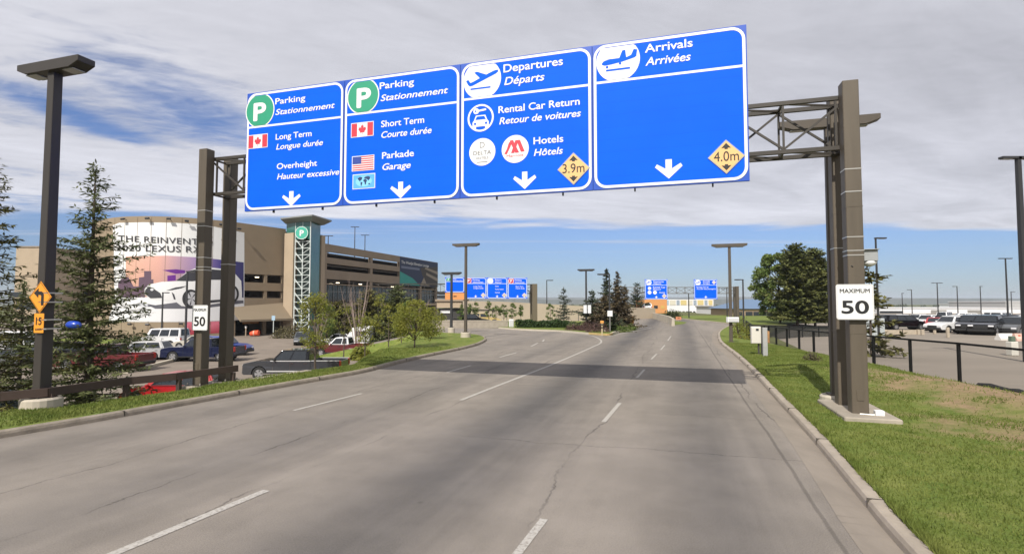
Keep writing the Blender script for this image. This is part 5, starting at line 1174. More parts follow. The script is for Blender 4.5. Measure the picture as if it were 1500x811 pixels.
# precast joint lines on the drum
f = MB()
for i in range(6, n - 1, 4):
    p, q = Vector((*arc[i], 0)), Vector((*arc[i + 1], 0)); d = (q - p).normalized(); nr = Vector((d.y, -d.x, 0))
    f.box((p.x + nr.x * .0, p.y + nr.y * .0, (ZL + ZR) / 2), (.05, .05, ZR - ZL - .3), rz=atan2(d.y, d.x))
f.each('panel_joint', mat('joint_brown', (0.19, 0.145, 0.10), .9), gar)
def bands(p, q, zs, m, name='spandrel', th=0.45, parent=gar, back=(0.3, 0.95)):
    p, q = Vector((*p, 0)), Vector((*q, 0)); d = q - p; L = d.length; d.normalize(); nr = Vector((-d.y, d.x, 0)) if Vector((-d.y, d.x, 0)).y > 0 else Vector((d.y, -d.x, 0))
    for z0, z1 in zs:
        f = MB(); c = (p + q) / 2 + nr * th / 2; f.box((c.x, c.y, (z0 + z1) / 2), (L, th, z1 - z0), rz=atan2(d.y, d.x)); f.build(name, m, parent)
    return d, nr, L
pA, pB = arc[-1], (-36.3, 85.0)
d, nr, L = bands(pA, pB, [(7.0, ZR), (4.5, 5.75), (0.15, 3.4)], TAN, 'wall')
f = MB()
for t in (0.0, 0.62, 1.0):
    c = Vector((*pA, 0)).lerp(Vector((*pB, 0)), min(max(t, .03), .97)) + nr * .25; f.box((c.x, c.y, (ZL + 7) / 2), (.5 if t else .8, .42, 7 - ZL), rz=atan2(d.y, d.x))
f.each('column', TAN, gar)
c = Vector((*pA, 0)).lerp(Vector((*pB, 0)), .5) + nr * 6
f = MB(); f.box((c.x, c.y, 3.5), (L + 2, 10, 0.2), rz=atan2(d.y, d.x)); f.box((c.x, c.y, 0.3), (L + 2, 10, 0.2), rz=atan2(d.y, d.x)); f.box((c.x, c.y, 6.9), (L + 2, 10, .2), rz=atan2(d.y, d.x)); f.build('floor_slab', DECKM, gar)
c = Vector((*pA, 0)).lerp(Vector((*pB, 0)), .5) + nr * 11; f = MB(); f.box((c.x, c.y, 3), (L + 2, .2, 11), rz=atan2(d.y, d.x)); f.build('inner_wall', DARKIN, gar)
# sloping canopy over the entrance, hanging sign inside
out = -nr; a0_, a1_ = Vector((*pA, 0)) - d * .2, Vector((*pB, 0)) + d * .6
f = MB(); P0, P1, P2, P3 = a0_ + Vector((0, 0, 2.05)), a1_ + Vector((0, 0, 2.75)), a1_ + out * 2.6 + Vector((0, 0, .25)), a0_ + out * 2.6 + Vector((0, 0, .25))
dn = Vector((0, 0, -.3)); f.mesh([P0, P1, P2, P3, P0 + dn, P1 + dn, P2 + dn, P3 + dn], [(0, 3, 2, 1), (4, 5, 6, 7), (3, 7, 6, 2), (0, 4, 7, 3), (1, 2, 6, 5), (0, 1, 5, 4)]); f.build('entrance_canopy', mat('canopy_tan', (0.235, 0.185, 0.125), .8), gar)
f = MB(); c = Vector((*pA, 0)).lerp(Vector((*pB, 0)), .40) + nr * .7; f.box((c.x, c.y, -.25), (2.6, .1, .5), rz=atan2(d.y, d.x)); f.build('entrance_sign', mat('entrance_sign_wood', (0.30, 0.15, 0.06), .7), gar)
# long wing
wA, wB = (-31.4, 88.6), (-18.3, 131.0)
ZW = 12.6
bands(wA, wB, [(11.3, ZW), (9.30, 10.35), (6.70, 8.25)], TAND, 'spandrel')
d, nr, L = bands(wA, wB, [(5.75, 5.95)], TAND, 'ledge')
WA, WB = Vector((*wA, 0)), Vector((*wB, 0)); rzw = atan2(d.y, d.x)
f = MB()
for t in (0.012, 0.33, 0.58, 0.80, 0.99):
    c = WA.lerp(WB, t) + nr * .30; f.box((c.x, c.y, (ZL + ZW) / 2), (.8, .5, ZW - ZL - .1), rz=rzw)
f.each('column', TAND, gar)
for z in (11.0, 9.0, 6.4, 2.6):
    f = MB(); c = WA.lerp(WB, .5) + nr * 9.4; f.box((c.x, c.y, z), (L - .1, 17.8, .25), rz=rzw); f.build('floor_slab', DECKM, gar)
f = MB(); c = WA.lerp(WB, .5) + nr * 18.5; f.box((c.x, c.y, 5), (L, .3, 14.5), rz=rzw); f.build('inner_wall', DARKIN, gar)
for e in (WA, WB):
    f = MB(); s = 1 if e is WA else -1; c = e + nr * 9.5 + d * .2 * s; f.box((c.x, c.y, (ZL + ZW) / 2 - .05), (.35, 18, ZW - ZL - .15), rz=rzw); f.build('end_wall', TAND, gar)
# glazed concourse band on the wing's lower storeys, with mullions
f = MB(); c = WA.lerp(WB, .5) + nr * .6; f.box((c.x, c.y, 4.2), (L, .12, 3.0), rz=rzw); win = f.build('concourse_glazing', GLASS, gar)
f = MB()
for k in range(33):
    c = WA.lerp(WB, (k + .5) / 33) + nr * .50; f.box((c.x, c.y, 4.2), (.09, .10, 3.0), rz=rzw)
c = WA.lerp(WB, .5) + nr * .50; f.box((c.x, c.y, 4.6), (L, .08, .1), rz=rzw); f.build('mullion', mat('mullion_grey', (.20, .20, .19), .5), win)
f = MB(); c = WA.lerp(WB, .5) + nr * .28; f.box((c.x, c.y, 2.35), (L, .55, .5), rz=rzw); f.build('fascia', TANL, gar)
f = MB(); c = WA.lerp(WB, .5) + nr * .9; f.box((c.x, c.y, -.1), (L, .2, 4.3), rz=rzw); f.build('ground_floor_front', mat('shop_front_dark', (.045, .042, .04), .5), gar)
# ceiling lamps glowing inside
f = MB()
for z, ts in ((6.2, (.05, .12, .2, .28, .4, .5, .63, .70)), ):
    for t in ts: c = WA.lerp(WB, t) + nr * (3 + 2 * sin(t * 40)); f.box((c.x, c.y, z), (.6, .3, .1), rz=rzw)
for t in (.3, .75): c = Vector((*pA, 0)).lerp(Vector((*pB, 0)), t) + nr * 3; f.box((c.x, c.y, 6.7), (.5, .3, .1)); f.box((c.x, c.y, 3.25), (.5, .3, .1))
f.each('ceiling_lamp', mat('lamp_glow', (1, .9, .7), .5, emit=(1, .85, .6, 4.0)), gar)
# stair tower: piers, glass shaft with white zigzag stair, flared roof, round P sign
def q_(x, D): return Vector((pd(x, 444, D).x, D, 0))
tA, tB, tC, tD = q_(431, 83.6), q_(453, 82.4), q_(467, 86.2), q_(440, 89)
zt_ = 15.3
def wallp(a, b, z0, z1, m, name, th=.12, parent=gar):
    f = MB(); dd = b - a; f.box(((a.x + b.x) / 2, (a.y + b.y) / 2, (z0 + z1) / 2), (dd.length, th, z1 - z0), rz=atan2(dd.y, dd.x)); return f.build(name, m, parent)
wallp(q_(417.5, 84.6), q_(430.6, 83.7), ZL, 13.7, TANL, 'tower_pier', .7); wallp(q_(466.6, 86.4), q_(472, 87.6), ZL, 13.7, TANL, 'tower_pier', .7)
wallp(tA + Vector((0, .5, 0)), tB + Vector((0, .6, 0)), ZL, zt_, mat('tower_dark', (.025, .038, .036), .3), 'tower_core')
g1 = wallp(tB, tC, ZL, zt_, TEAL, 'tower_glazing'); wallp(q_(418, 84.9), tA, 12.9, zt_, TEAL, 'tower_glazing'); wallp(tA, tB, 12.6, zt_, TEAL, 'tower_glazing', .1)
f = MB(); cor = [tA, tA.lerp(tB, .5), tB]
for c in cor: f.box((c.x, c.y, (ZL + zt_) / 2), (.13, .13, zt_ - ZL))
z = ZL + .8; k = 0
while z < 12.4:
    f.bar((tA.x, tA.y, z), (tB.x, tB.y, z), .07, .10); a, b = (tA, cor[1]) if k % 2 == 0 else (tA, cor[1])
    if k % 2 == 0: f.bar((a.x, a.y, z + 1.5), (b.x, b.y, z), .09, .14)
    f.bar((cor[1].x, cor[1].y, z + .2), (tB.x, tB.y, z + 1.0), .06, .08); z += 1.05; k += 1
f.build('stair_steelwork', STEELW, gar)
f = MB()
for t in (.25, .5, .75):
    c = tB.lerp(tC, t); f.box((c.x - .06, c.y - .06, (ZL + zt_) / 2), (.07, .07, zt_ - ZL))
for z in range(0, 15, 2): f.bar((tB.x - .05, tB.y - .07, z), (tC.x - .05, tC.y - .07, z), .06)
f.build('mullion', mat('mullion_teal', (.10, .20, .18), .5), g1)
f = MB(); R4 = [q_(408, 83.5), q_(455, 80.2), q_(484, 86), q_(438, 92)]; R4b = [q_(416, 85), q_(454, 81.8), q_(473, 86.2), q_(440, 90)]
ctr = sum(R4, Vector()) / 4
f.mesh([p + Vector((0, 0, 15.85)) for p in R4] + [p + Vector((0, 0, 15.3)) for p in R4b] + [p + Vector((0, 0, 16.05)) for p in R4], [(4, 7, 6, 5), (0, 1, 5, 4), (1, 2, 6, 5), (2, 3, 7, 6), (3, 0, 4, 7), (8, 9, 10, 11), (0, 8, 11, 3), (3, 11, 10, 2), (2, 10, 9, 1), (1, 9, 8, 0)])
o_ = f.build('tower_roof', ROOFM, gar); bm = bmesh.new(); bm.from_mesh(o_.data); bmesh.ops.recalc_face_normals(bm, faces=bm.faces); bm.to_mesh(o_.data); bm.free()
c = pd(441.8, 341, 82.3); s = thing('parking_sign', 'round green sign with a white P on the glass stair tower', 'sign', (c.x, c.y, c.z), 0)
f = MB(); f.tube([(0, 0.3, 0), (0, 0, 0)], 1.02, 32); f.build('disc', mat('p_sign_green', (.06, .42, .30), .5), s); f = MB(); ring_on(f, circ(0, 0, .93, 32), circ(0, 0, 1.0, 32), -.012); text_on(f, 'P', 0.02, -.48, .66, .98, -.014, .035, align='C'); f.build('letter', WHITE, s)
GR = 'lamps on the garage roof'
for lb, x, yt, t in (('first lamp on the garage roof nearest the stair tower', 480, 345, .05), ('tallest lamp on the garage roof', 519, 332, .30), ('third lamp on the garage roof from the stair tower', 534, 344, .42)):
    D = 88.6 + (131 - 88.6) * t + 6; a = pd(x, 400, D); hook_lamp(lb, (a.x, D, ZW - 1.6), pd(x, yt, D).z - ZW + 1.6, .9, 0, .16, grp=GR, double=True)

# printed banners: flat vinyl stretched over the wall, colours held in a 'print' attribute
def print_mat(name):
    m = bpy.data.materials.new(name); m.use_nodes = True; b = m.node_tree.nodes['Principled BSDF']; a = m.node_tree.nodes.new('ShaderNodeAttribute'); a.attribute_name = 'print'
    m.node_tree.links.new(a.outputs['Color'], b.inputs['Base Color']); b.inputs['Roughness'].default_value = .65; return m
PRINT = print_mat('printed_vinyl')
def zq(zx, zy): return 130 + zx * .2713, 300 + zy * .2713
WALL = [Vector((*p, 0)) for p in arc] + [Vector((*pB, 0))]
def wall_at(x, y, off):
    r = ray(x, y); best = None
    for a, b in zip(WALL[8:-1], WALL[9:]):
        den = r.x * (b.y - a.y) - r.y * (b.x - a.x)
        if abs(den) < 1e-9: continue
        t = (a.x * (b.y - a.y) - a.y * (b.x - a.x)) / den; u = (a.x * r.y - a.y * r.x) / den
        if -1e-4 <= u <= 1 + 1e-4 and t > 0 and (best is None or t < best[0]): best = (t, a, b)
    if best is None: a, b = WALL[-2], WALL[-1]; den = r.x * (b.y - a.y) - r.y * (b.x - a.x); best = ((a.x * (b.y - a.y) - a.y * (b.x - a.x)) / den, a, b)
    t, a, b = best; dd = (b - a).normalized(); nr_ = Vector((dd.y, -dd.x, 0)); p = r * t
    return Vector((p.x, p.y, CAMZ + p.z)) + nr_ * off
def decal(name, polys, off, parent, colf, step=9.0, mp=None, m=None):
    """polys in enlarged-photo units, cut into narrow columns so that they follow the wall"""
    bm = bmesh.new()
    for P in polys:
        vs_ = [bm.verts.new((p[0], p[1], 0)) for p in P]
        try: bm.faces.new(vs_)
        except ValueError: pass
    bmesh.ops.triangulate(bm, faces=bm.faces)
    x0 = min(v.co.x for v in bm.verts); x1 = max(v.co.x for v in bm.verts); x = math.floor(x0 / step) * step + step
    while x < x1:
        bmesh.ops.bisect_plane(bm, geom=bm.verts[:] + bm.edges[:] + bm.faces[:], plane_co=(x, 0, 0), plane_no=(1, 0, 0)); x += step
    me = bpy.data.meshes.new(name); cols = []
    for v in bm.verts:
        zx, zy = v.co.x, v.co.y; cols.append((*colf(zx, zy), 1)); v.co = mp(zx, zy, off)
    bm.to_mesh(me); bm.free(); at = me.color_attributes.new('print', 'FLOAT_COLOR', 'POINT'); at.data.foreach_set('color', [c for q in cols for c in q])
    for p in me.polygons:
        if p.normal.y > 0: p.flip()
    me.update(); me.materials.append(m or PRINT); o = bpy.data.objects.new(name, me); COL.objects.link(o); o.parent = parent; return o
MPW = lambda zx, zy, off: wall_at(*zq(zx, zy), off)
bb = thing('billboard', 'huge printed car banner with a white SUV stretched over the garage drum', 'billboard', (0, 0, 0))
cst = lambda *c: (lambda zx, zy: c)
white = cst(.76, .76, .75)
decal('banner', [[(130, 110), (165, 97), (300, 94), (450, 96), (620, 106), (840, 150), (840, 620), (620, 632), (400, 632), (105, 630), (140, 500)]], .010, bb, white, mp=MPW)
def grad(zx, zy):
    t = (zx - 200) / 640; S_ = ((0, (.62, .36, .26)), (.28, (.60, .33, .27)), (.45, (.42, .27, .34)), (.62, (.30, .21, .42)), (.80, (.06, .045, .22)), (1.0, (.035, .035, .14)))
    for (a, ca), (b, cb) in zip(S_[:-1], S_[1:]):
        if t <= b:
            u = max(0, (t - a) / (b - a)); c = [ca[k] + (cb[k] - ca[k]) * u for k in range(3)]; break
    else: c = list(S_[-1][1])
    v = (zy - 280) / 220; return tuple(x * (1.12 - .35 * v) for x in c)
decal('printed_sky', [[(200, 278), (420, 274), (620, 285), (836, 310), (836, 388), (836, 500), (620, 505), (200, 500)], ], .022, bb, grad, mp=MPW)
decal('printed_skyline', [[(160, 500), (160, 420), (185, 410), (185, 390), (215, 390), (243, 440), (270, 440), (272, 392), (300, 388), (300, 357), (338, 357), (338, 402), (350, 402), (350, 455), (305, 470), (305, 500)], [(425, 412), (425, 382), (470, 378), (470, 408)], [(400, 352), (470, 347), (520, 353), (520, 368), (470, 372)]], .034, bb, lambda x, y: (.105, .062, .095) if x < 380 else (.12, .010, .22), mp=MPW)
decal('printed_road', [[(112, 626), (150, 500), (305, 497), (836, 500), (836, 617), (620, 629), (400, 629)]], .034, bb, cst(.70, .70, .71), mp=MPW)
decal('printed_shadow', [[(330, 545), (480, 525), (700, 520), (834, 515), (834, 530), (600, 560), (360, 560)], [(200, 540), (300, 530), (380, 545), (300, 552)]], .044, bb, lambda x, y: (.10, .10, .12) if x > 320 else (.55, .56, .60), mp=MPW)
decal('printed_car', [[(303, 452), (325, 430), (395, 415), (470, 412), (530, 362), (570, 343), (640, 336), (720, 345), (790, 372), (822, 410), (826, 470), (826, 512), (640, 540), (560, 552), (500, 545), (470, 522), (330, 505), (303, 482)]], .054, bb, lambda x, y: tuple(.76 - .12 * max(0, (y - 440) / 110) for _ in range(3)), mp=MPW)
decal('printed_dark_details', [[(305, 462), (322, 442), (352, 452), (388, 476), (398, 502), (335, 504), (306, 482)], [(418, 462), (470, 445), (530, 437), (500, 450), (450, 460)], [(448, 470), (462, 482), (470, 510), (460, 510)], [(470, 410), (545, 355), (600, 343), (606, 405), (560, 412)], [(625, 404), (625, 345), (720, 352), (775, 378), (790, 404)], [(640, 515), (740, 508), (740, 520), (640, 530)]], .066, bb, cst(.035, .035, .042), mp=MPW)
el = lambda cx, cy, rx, ry, n=28: [(cx + rx * cos(6.2832 * k / n), cy + ry * sin(6.2832 * k / n)) for k in range(n)]
decal('printed_tyre', [el(551, 506, 46, 50), el(775, 480, 34, 46)], .078, bb, cst(.02, .02, .022), mp=MPW)
decal('printed_rim', [el(556, 506, 29, 37), el(778, 480, 20, 32)], .090, bb, cst(.42, .42, .44), mp=MPW)
decal('printed_spoke', [[(553 + 26 * cos(a) - 4 * sin(a), 506 + 34 * sin(a) + 5 * cos(a)), (553 + 26 * cos(a) + 4 * sin(a), 506 + 34 * sin(a) - 5 * cos(a)), (555, 506)] for a in [0.5 + 1.2566 * k for k in range(5)]], .10, bb, cst(.05, .05, .055), mp=MPW)
decal('printed_badge', [el(343, 457, 9, 7, 14)], .090, bb, cst(.6, .6, .62), mp=MPW)
def text_polys(s, x0, x1, yb, cap, bold, slope=0.0):
    V, Fs, a, b = glyphs(s, bold, 0.0, 1.06); sx = (x1 - x0) / (b - a); return [[(x0 + (V[i][0] - a) * sx, yb - V[i][1] * cap / CAP + slope * (V[i][0] - a) * sx) for i in fc] for fc in Fs]
decal('banner_lettering', text_polys('THE REINVENTED', 162, 668, 196, 34, 0.004, .045) + text_polys('2020 LEXUS RX', 150, 608, 247, 34, 0.006, .022), .090, bb, cst(.03, .03, .035), mp=MPW, step=12)
for k, (zx, zy) in enumerate(((205, 80), (330, 76), (440, 78), (530, 90), (708, 108), (800, 130), (240, 642), (330, 644), (500, 640))):
    p = wall_at(*zq(zx, zy), .35); nr_ = (wall_at(*zq(zx, zy), 1.0) - wall_at(*zq(zx, zy), 0)).normalized()
    fl_ = thing('floodlight', ('small dark floodlight on the drum wall above the car banner', 'small dark floodlight on the drum wall under the car banner')[k > 5], 'floodlight', p, atan2(nr_.y, nr_.x), ('floodlights above the car banner', 'floodlights under the car banner')[k > 5])
    f = MB(); f.box((.25, 0, 0), (.30, .5, .22), ry=.5 if k < 6 else -.5); f.build('lamp_housing', LAMPK, fl_, bevel=.02); f = MB(); f.bar((-.35, 0, 0), (.2, 0, 0), .06); f.build('bracket', LAMPK, fl_)
aw = thing('banner', 'pink and red printed banner low on the garage drum behind the left gantry', 'banner', (0, 0, 0))
decal('print', [[(520, 632), (722, 626), (722, 690), (545, 700)]], .010, aw, lambda x, y: (.62, .16, .22) if y < 665 else (.34, .03, .05), mp=MPW)
# lounge banner on the wing
ba = thing('banner', 'navy and teal banner with printed beige seats at the garage wing far end', 'banner', (0, 0, 0))
def MPB(u, v, off):                       # u along the wing 0..1, v metres
    p = WA.lerp(WB, .575 + .425 * u) - nr * off; return Vector((p.x, p.y, v))
decal('print', [[(0, 6.45), (1, 6.6), (1, 12.5), (0, 12.5)]], .012, ba, lambda u, v: (.022, .035, .085), mp=MPB, step=.25)
decal('printed_teal', [[(0, 6.6), (.50, 6.6), (.30, 8.2), (0, 9.4)]], .036, ba, cst(.030, .30, .26), mp=MPB, step=.25)
decal('printed_seats', [[(.50, 10.7), (.56, 9.0), (.72, 6.75), (1, 6.75), (1, 11.6), (.80, 11.2), (.62, 11.0)]], .024, ba, cst(.055, .045, .04), mp=MPB, step=.25)
decal('printed_beige', [[(.50, 6.7), (.60, 8.6), (.68, 7.0), (.78, 6.7)], [(.62, 10.6), (1, 9.6), (1, 10.3), (.64, 11.0)], [(.66, 9.2), (1, 7.9), (1, 8.7), (.66, 9.8)]], .048, ba, cst(.30, .25, .19), mp=MPB, step=.25)
V, Fs, a, b = glyphs('The WestJet Elevation Lounge', .02); sx = .70 / (b - a)
decal('banner_lettering', [[(.03 + (V[i][0] - a) * sx, 11.15 + V[i][1] / CAP * .62) for i in fc] for fc in Fs], .060, ba, cst(.62, .62, .62), mp=MPB, step=.5)
decal('printed_strip', [[(.03, 10.1), (.48, 10.1), (.48, 10.6), (.03, 10.6)]], .060, ba, cst(.16, .18, .26), mp=MPB, step=.25)

# ------------------------------------------------------------------ other buildings and walls
def block(name, label, x0, x1, yt, D, zb, depth, m, cat='building', roof=None, band=None, wins=None, yt2=None):
    a, b = pd(x0, yt, D), pd(x1, yt2 or yt, D); zt = a.z
    o = thing(name, label, cat, ((a.x + b.x) / 2, D, zb)); w = b.x - a.x; h = zt - zb
    f = MB(); f.box((0, depth / 2, h / 2), (w, depth, h)); f.build('wall', m, o)
    if roof: f = MB(); f.box((0, depth / 2, h + .15), (w + .5, depth + .5, .32)); f.build('roof', roof, o)
    if wins:
        for (u, v, ww, hh, mm) in wins:
            g = MB(); g.box((w * (u - .5), -.02, h * v), (ww, .08, hh)); fr_ = g.build('window', mm, o)
    return o
GREYW = mat('grey_wall', (.25, .24, .22), .8); WHT = mat('white_cladding', (.72, .72, .72), .7, var=.05, scale=.2); DKW = mat('dark_window', (.03, .035, .04), .2)
block('tan_building', 'pale tan flat building far behind the tall left lamp', 24, 62, 362, 150, ZL, 20, TANL, roof=TAND, wins=[(.12, .35, 5, 1.5, DKW), (.5, .2, 6, 2, DKW)])
block('tan_building', 'long low tan building seen between the left spruces', 62, 165, 402, 165, ZL, 20, TANL, roof=TAND, wins=[(k / 8 + .05, .55, 5, 2.2, DKW) for k in range(8)])
block('terminal_link', 'tan bridge building with a dark recess right of the garage wing', 640, 676, 441, 84, 1.9, 12, TANL, roof=TAND)
block('terminal_link', 'dark glazed lower block under the tan bridge building', 641, 675, 452, 84.6, 0, 10, mat('link_dark', (.05, .048, .045), .4), wins=[(.35, .75, 1.6, .5, WHITE)])
for i, yy in enumerate((429, 434.5)): 
    a, b = pd(640, yy, 90), pd(700, yy, 90); o = thing('walkway_deck', ('upper' if i == 0 else 'lower') + ' dark walkway deck behind the left far boards', 'walkway', (0, 0, 0)); f = MB(); f.box(((a.x + b.x) / 2, 92, a.z), (b.x - a.x, 4, .5)); f.build('deck', DKW, o)
    f = MB(); f.box(((a.x + b.x) / 2, 90, a.z - 1), (.4, .4, 1.6)); f.build('hanger', DKW, o)
# long pale retaining wall of the departures ramp, its top falling gently to the right
PALEW = mat('pale_precast_wall', (.44, .37, .28), .9, var=.07, scale=.3, spec=.2)
w = thing('retaining_wall', 'long pale precast wall behind the hedge and young poplars', 'wall', (0, 0, 0)); f = MB()
pts = [(678, 440.5, 74), (735, 441.5, 74.5), (800, 445, 75), (868, 449, 76), (960, 451, 84)]
for (x0, y0, D0), (x1, y1, D1) in zip(pts[:-1], pts[1:]):
    a, b = pd(x0, y0, D0), pd(x1, y1, D1); f.mesh([(a.x, a.y, 0), (b.x, b.y, 0), (b.x, b.y, b.z), (a.x, a.y, a.z), (a.x, a.y + .6, 0), (b.x, b.y + .6, 0), (b.x, b.y + .6, b.z), (a.x, a.y + .6, a.z)], [(0, 1, 2, 3), (5, 4, 7, 6), (3, 2, 6, 7), (0, 3, 7, 4), (1, 5, 6, 2)])
f.build('wall', PALEW, w); f = MB(); a, b = pd(678, 453, 73.9), pd(868, 457, 75.9); f.bar((a.x, a.y - .0, a.z), (b.x, b.y - .0, b.z), .10, .10); f.build('rail', mat('rail_dark', (.06, .055, .05), .5), w)
f = MB()
for k in range(10): p = a.lerp(b, k / 9); f.box((p.x, p.y + .02, p.z / 2), (.08, .08, p.z))
f.build('rail_post', MATS['rail_dark'], w)
lw = thing('low_wall', 'low concrete wall along the far side of the left branch road', 'wall', (0, 0, 0)); a, b = pt(632, 480.5), pt(744, 480.3); f = MB(); f.bar((a.x, a.y + .5, .36), (b.x, b.y + .5, .36), .35, .74); f.build('wall', CONC, lw); f = MB(); f.bar((a.x, a.y + .5, .76), (b.x, b.y + .5, .76), .45, .07); f.build('coping', CONCL, lw)
for x in (742, 744.5): pass
q = pd(749, 475, 56.8); o = thing('utility_cabinet', 'small white cabinet at the end of the low concrete wall', 'cabinet', (q.x, q.y, 0)); f = MB(); f.box((0, 0, .45), (.5, .5, .9)); f.build('body', WHT, o, bevel=.02); f = MB(); f.box((0, -.26, .5), (.4, .03, .6)); f.build('door', mat('cabinet_door', (.55, .55, .55), .6), o)
# ramp to departures with its concrete parapet
RR = [(18.35, 61.4, 0), (19.3, 65.5, 0.02), (20.3, 70, .06), (21.6, 80, .18), (22.6, 92, .38), (23.4, 105, .65), (23.6, 120, 1.0), (22.5, 150, 1.6)]
RL = [(14.4, 60.6, 0), (14.6, 65.5, .02), (15.2, 70, .06), (16.6, 80, .18), (17.4, 92, .38), (18.0, 105, .65), (18.0, 120, 1.0), (16.5, 150, 1.6)]
f = MB()
for i in range(len(RR) - 1): f.quad(Vector(RL[i]) + Vector((0, 0, .005)), Vector(RR[i]) + Vector((0, 0, .005)), Vector(RR[i + 1]) + Vector((0, 0, .005)), Vector(RL[i + 1]) + Vector((0, 0, .005)))
tag(f.build('ramp_road', ASPH), kind='structure')
pw_ = thing('ramp_parapet', 'curving pale concrete parapet beside the ramp up to departures', 'parapet', (0, 0, 0)); RRs = smooth_line(RR, 5); f = MB(); n = len(RRs)
V = []
for p in RRs: V += [(p[0] - .05, p[1], p[2] - .3), (p[0] + .05, p[1], p[2] + .86), (p[0] + .33, p[1], p[2] + .86), (p[0] + .40, p[1], p[2] - .6)]
f.mesh(V, [(i * 4 + k, i * 4 + k + 1, (i + 1) * 4 + k + 1, (i + 1) * 4 + k) for i in range(n - 1) for k in range(3)] + [(0, 1, 2, 3)]); o_ = f.build('wall', CONCL, pw_); bm = bmesh.new(); bm.from_mesh(o_.data); bmesh.ops.recalc_face_normals(bm, faces=bm.faces); bm.to_mesh(o_.data); bm.free()
f = MB()
for p in RRs[4::5]: f.box((p[0] + .14, p[1], p[2] + .865), (.34, .06, .03))
f.build('joint', CONCD, pw_)
wedge = [(18.8, 62.8), (21.6, 67.2), (24.0, 73.2), (24.5, 84), (24.0, 95), (22.9, 92), (21.9, 80), (20.6, 70)]
sheet('gore_lawn', wedge, .012, LAWN)
med = smooth_line([(-1.4, 55.4), (1.0, 51.8), (4.4, 49.1), (6.2, 45.4), (7.3, 43.6), (8.0, 43.5), (9.2, 47.1), (11.7, 52.1), (13.2, 56.6), (14.2, 61)], 5)
sheet('median_lawn', med + [(14.2, 75), (-1.4, 75)], .115, LAWN)
kerb('kerb', [(a + 0, b) for a, b in med], +1, h=.125, w=.16, m=CONCL, joints=2.0)
# yellow painted nose of the median kerb
f = MB(); yn = [p for p in med if p[1] < 45.2]; 
for a, b in zip(yn[:-1], yn[1:]): f.bar((a[0], a[1] - .02, .075), (b[0], b[1] - .02, .075), .10, .16)
tag(f.build('painted_kerb_nose', mat('worn_yellow_paint', (.42, .31, .13), .8, var=.2)), kind='structure')
sheet('lawn_by_arrivals', [(27.9, 66), (44, 72), (60, 125), (29, 110), (27.9, 82)], -.03, LAWN)
# buildings at the far centre
COLB = [mat('cladding_blue', (.30, .42, .50), .7), mat('cladding_yellow', (.56, .46, .20), .7), mat('cladding_grey', (.28, .33, .38), .7), mat('cladding_cream', (.58, .55, .44), .7)]
D = 165; o = block('school_building', 'white low building with yellow and grey upper panels under the farthest gantry', 972, 1045, 438.5, D, -1.6, 20, WHT)
for k, (u0, u1, ci) in enumerate(((.02, .10, 0), (.12, .24, 3), (.26, .32, 2), (.34, .46, 1), (.48, .58, 3), (.60, .66, 2), (.68, .80, 1), (.82, .88, 2), (.90, .98, 1))):
    a = pd(972, 440, D).x; b = pd(1045, 440, D).x; w_ = b - a; g = MB(); g.box((w_ * ((u0 + u1) / 2 - .5), -.06, pd(1000, 443, D).z + 1.6), (w_ * (u1 - u0), .1, 1.5)); g.build('panel', COLB[ci], o)
g = MB()
for k in range(14): g.box((w_ * (k / 14 - .46), -.05, 1.3), (.7, .1, .9))
g.build('window', DKW, o)
block('white_shed', 'plain white shed right of the building with yellow panels', 1045, 1080, 450, 130, -1.2, 12, WHT, roof=GREYW, wins=[(.3, .4, 1.4, 1.4, DKW), (.7, .4, 1.4, 1.4, DKW)])
block('orange_building', 'low orange building with dark openings under the left farthest board', 944, 977, 438.5, 140, 0, 10, mat('orange_cladding', (.60, .28, .10), .7), wins=[(.2, .45, 1.0, .8, DKW), (.5, .45, 1.0, .8, DKW), (.8, .45, 1.0, .8, mat('ochre_cladding', (.55, .36, .10), .7))])
# low building with a blue hipped roof
D = 112; x0, x1 = pd(1072, 450, D).x, pd(1150, 450, D).x; o = thing('blue_roof_building', 'tan low building with a blue pitched roof left of the tree clump', 'building', (0, 0, 0))
zb_, ze, zp = -1.1, pd(1100, 452, D).z, pd(1115, 438, D + 7).z
f = MB(); f.box(((x0 + x1) / 2, D + 7, (zb_ + ze) / 2), (x1 - x0 - 1.2, 13, ze - zb_)); f.build('wall', mat('building_tan', (.40, .29, .19), .85), o)
f = MB(); f.mesh([(x0, D, ze), (x1, D, ze), (x1, D + 14, ze), (x0, D + 14, ze), (x0 + 5.4, D + 7, zp), (x1 - 3, D + 7, zp)], [(0, 1, 5, 4), (1, 2, 5), (2, 3, 4, 5), (3, 0, 4), (0, 3, 2, 1)]); f.build('roof', mat('blue_metal_roof', (.120, .190, .30), .5, var=.06), o)
for u, ww in ((.14, 1.6), (.34, 1.5), (.60, 4.0)): f = MB(); f.box((x0 + (x1 - x0) * u, D + .45, (zb_ + ze) / 2 - .2), (ww, .1, (ze - zb_) * .68)); f.build('window', DKW, o)
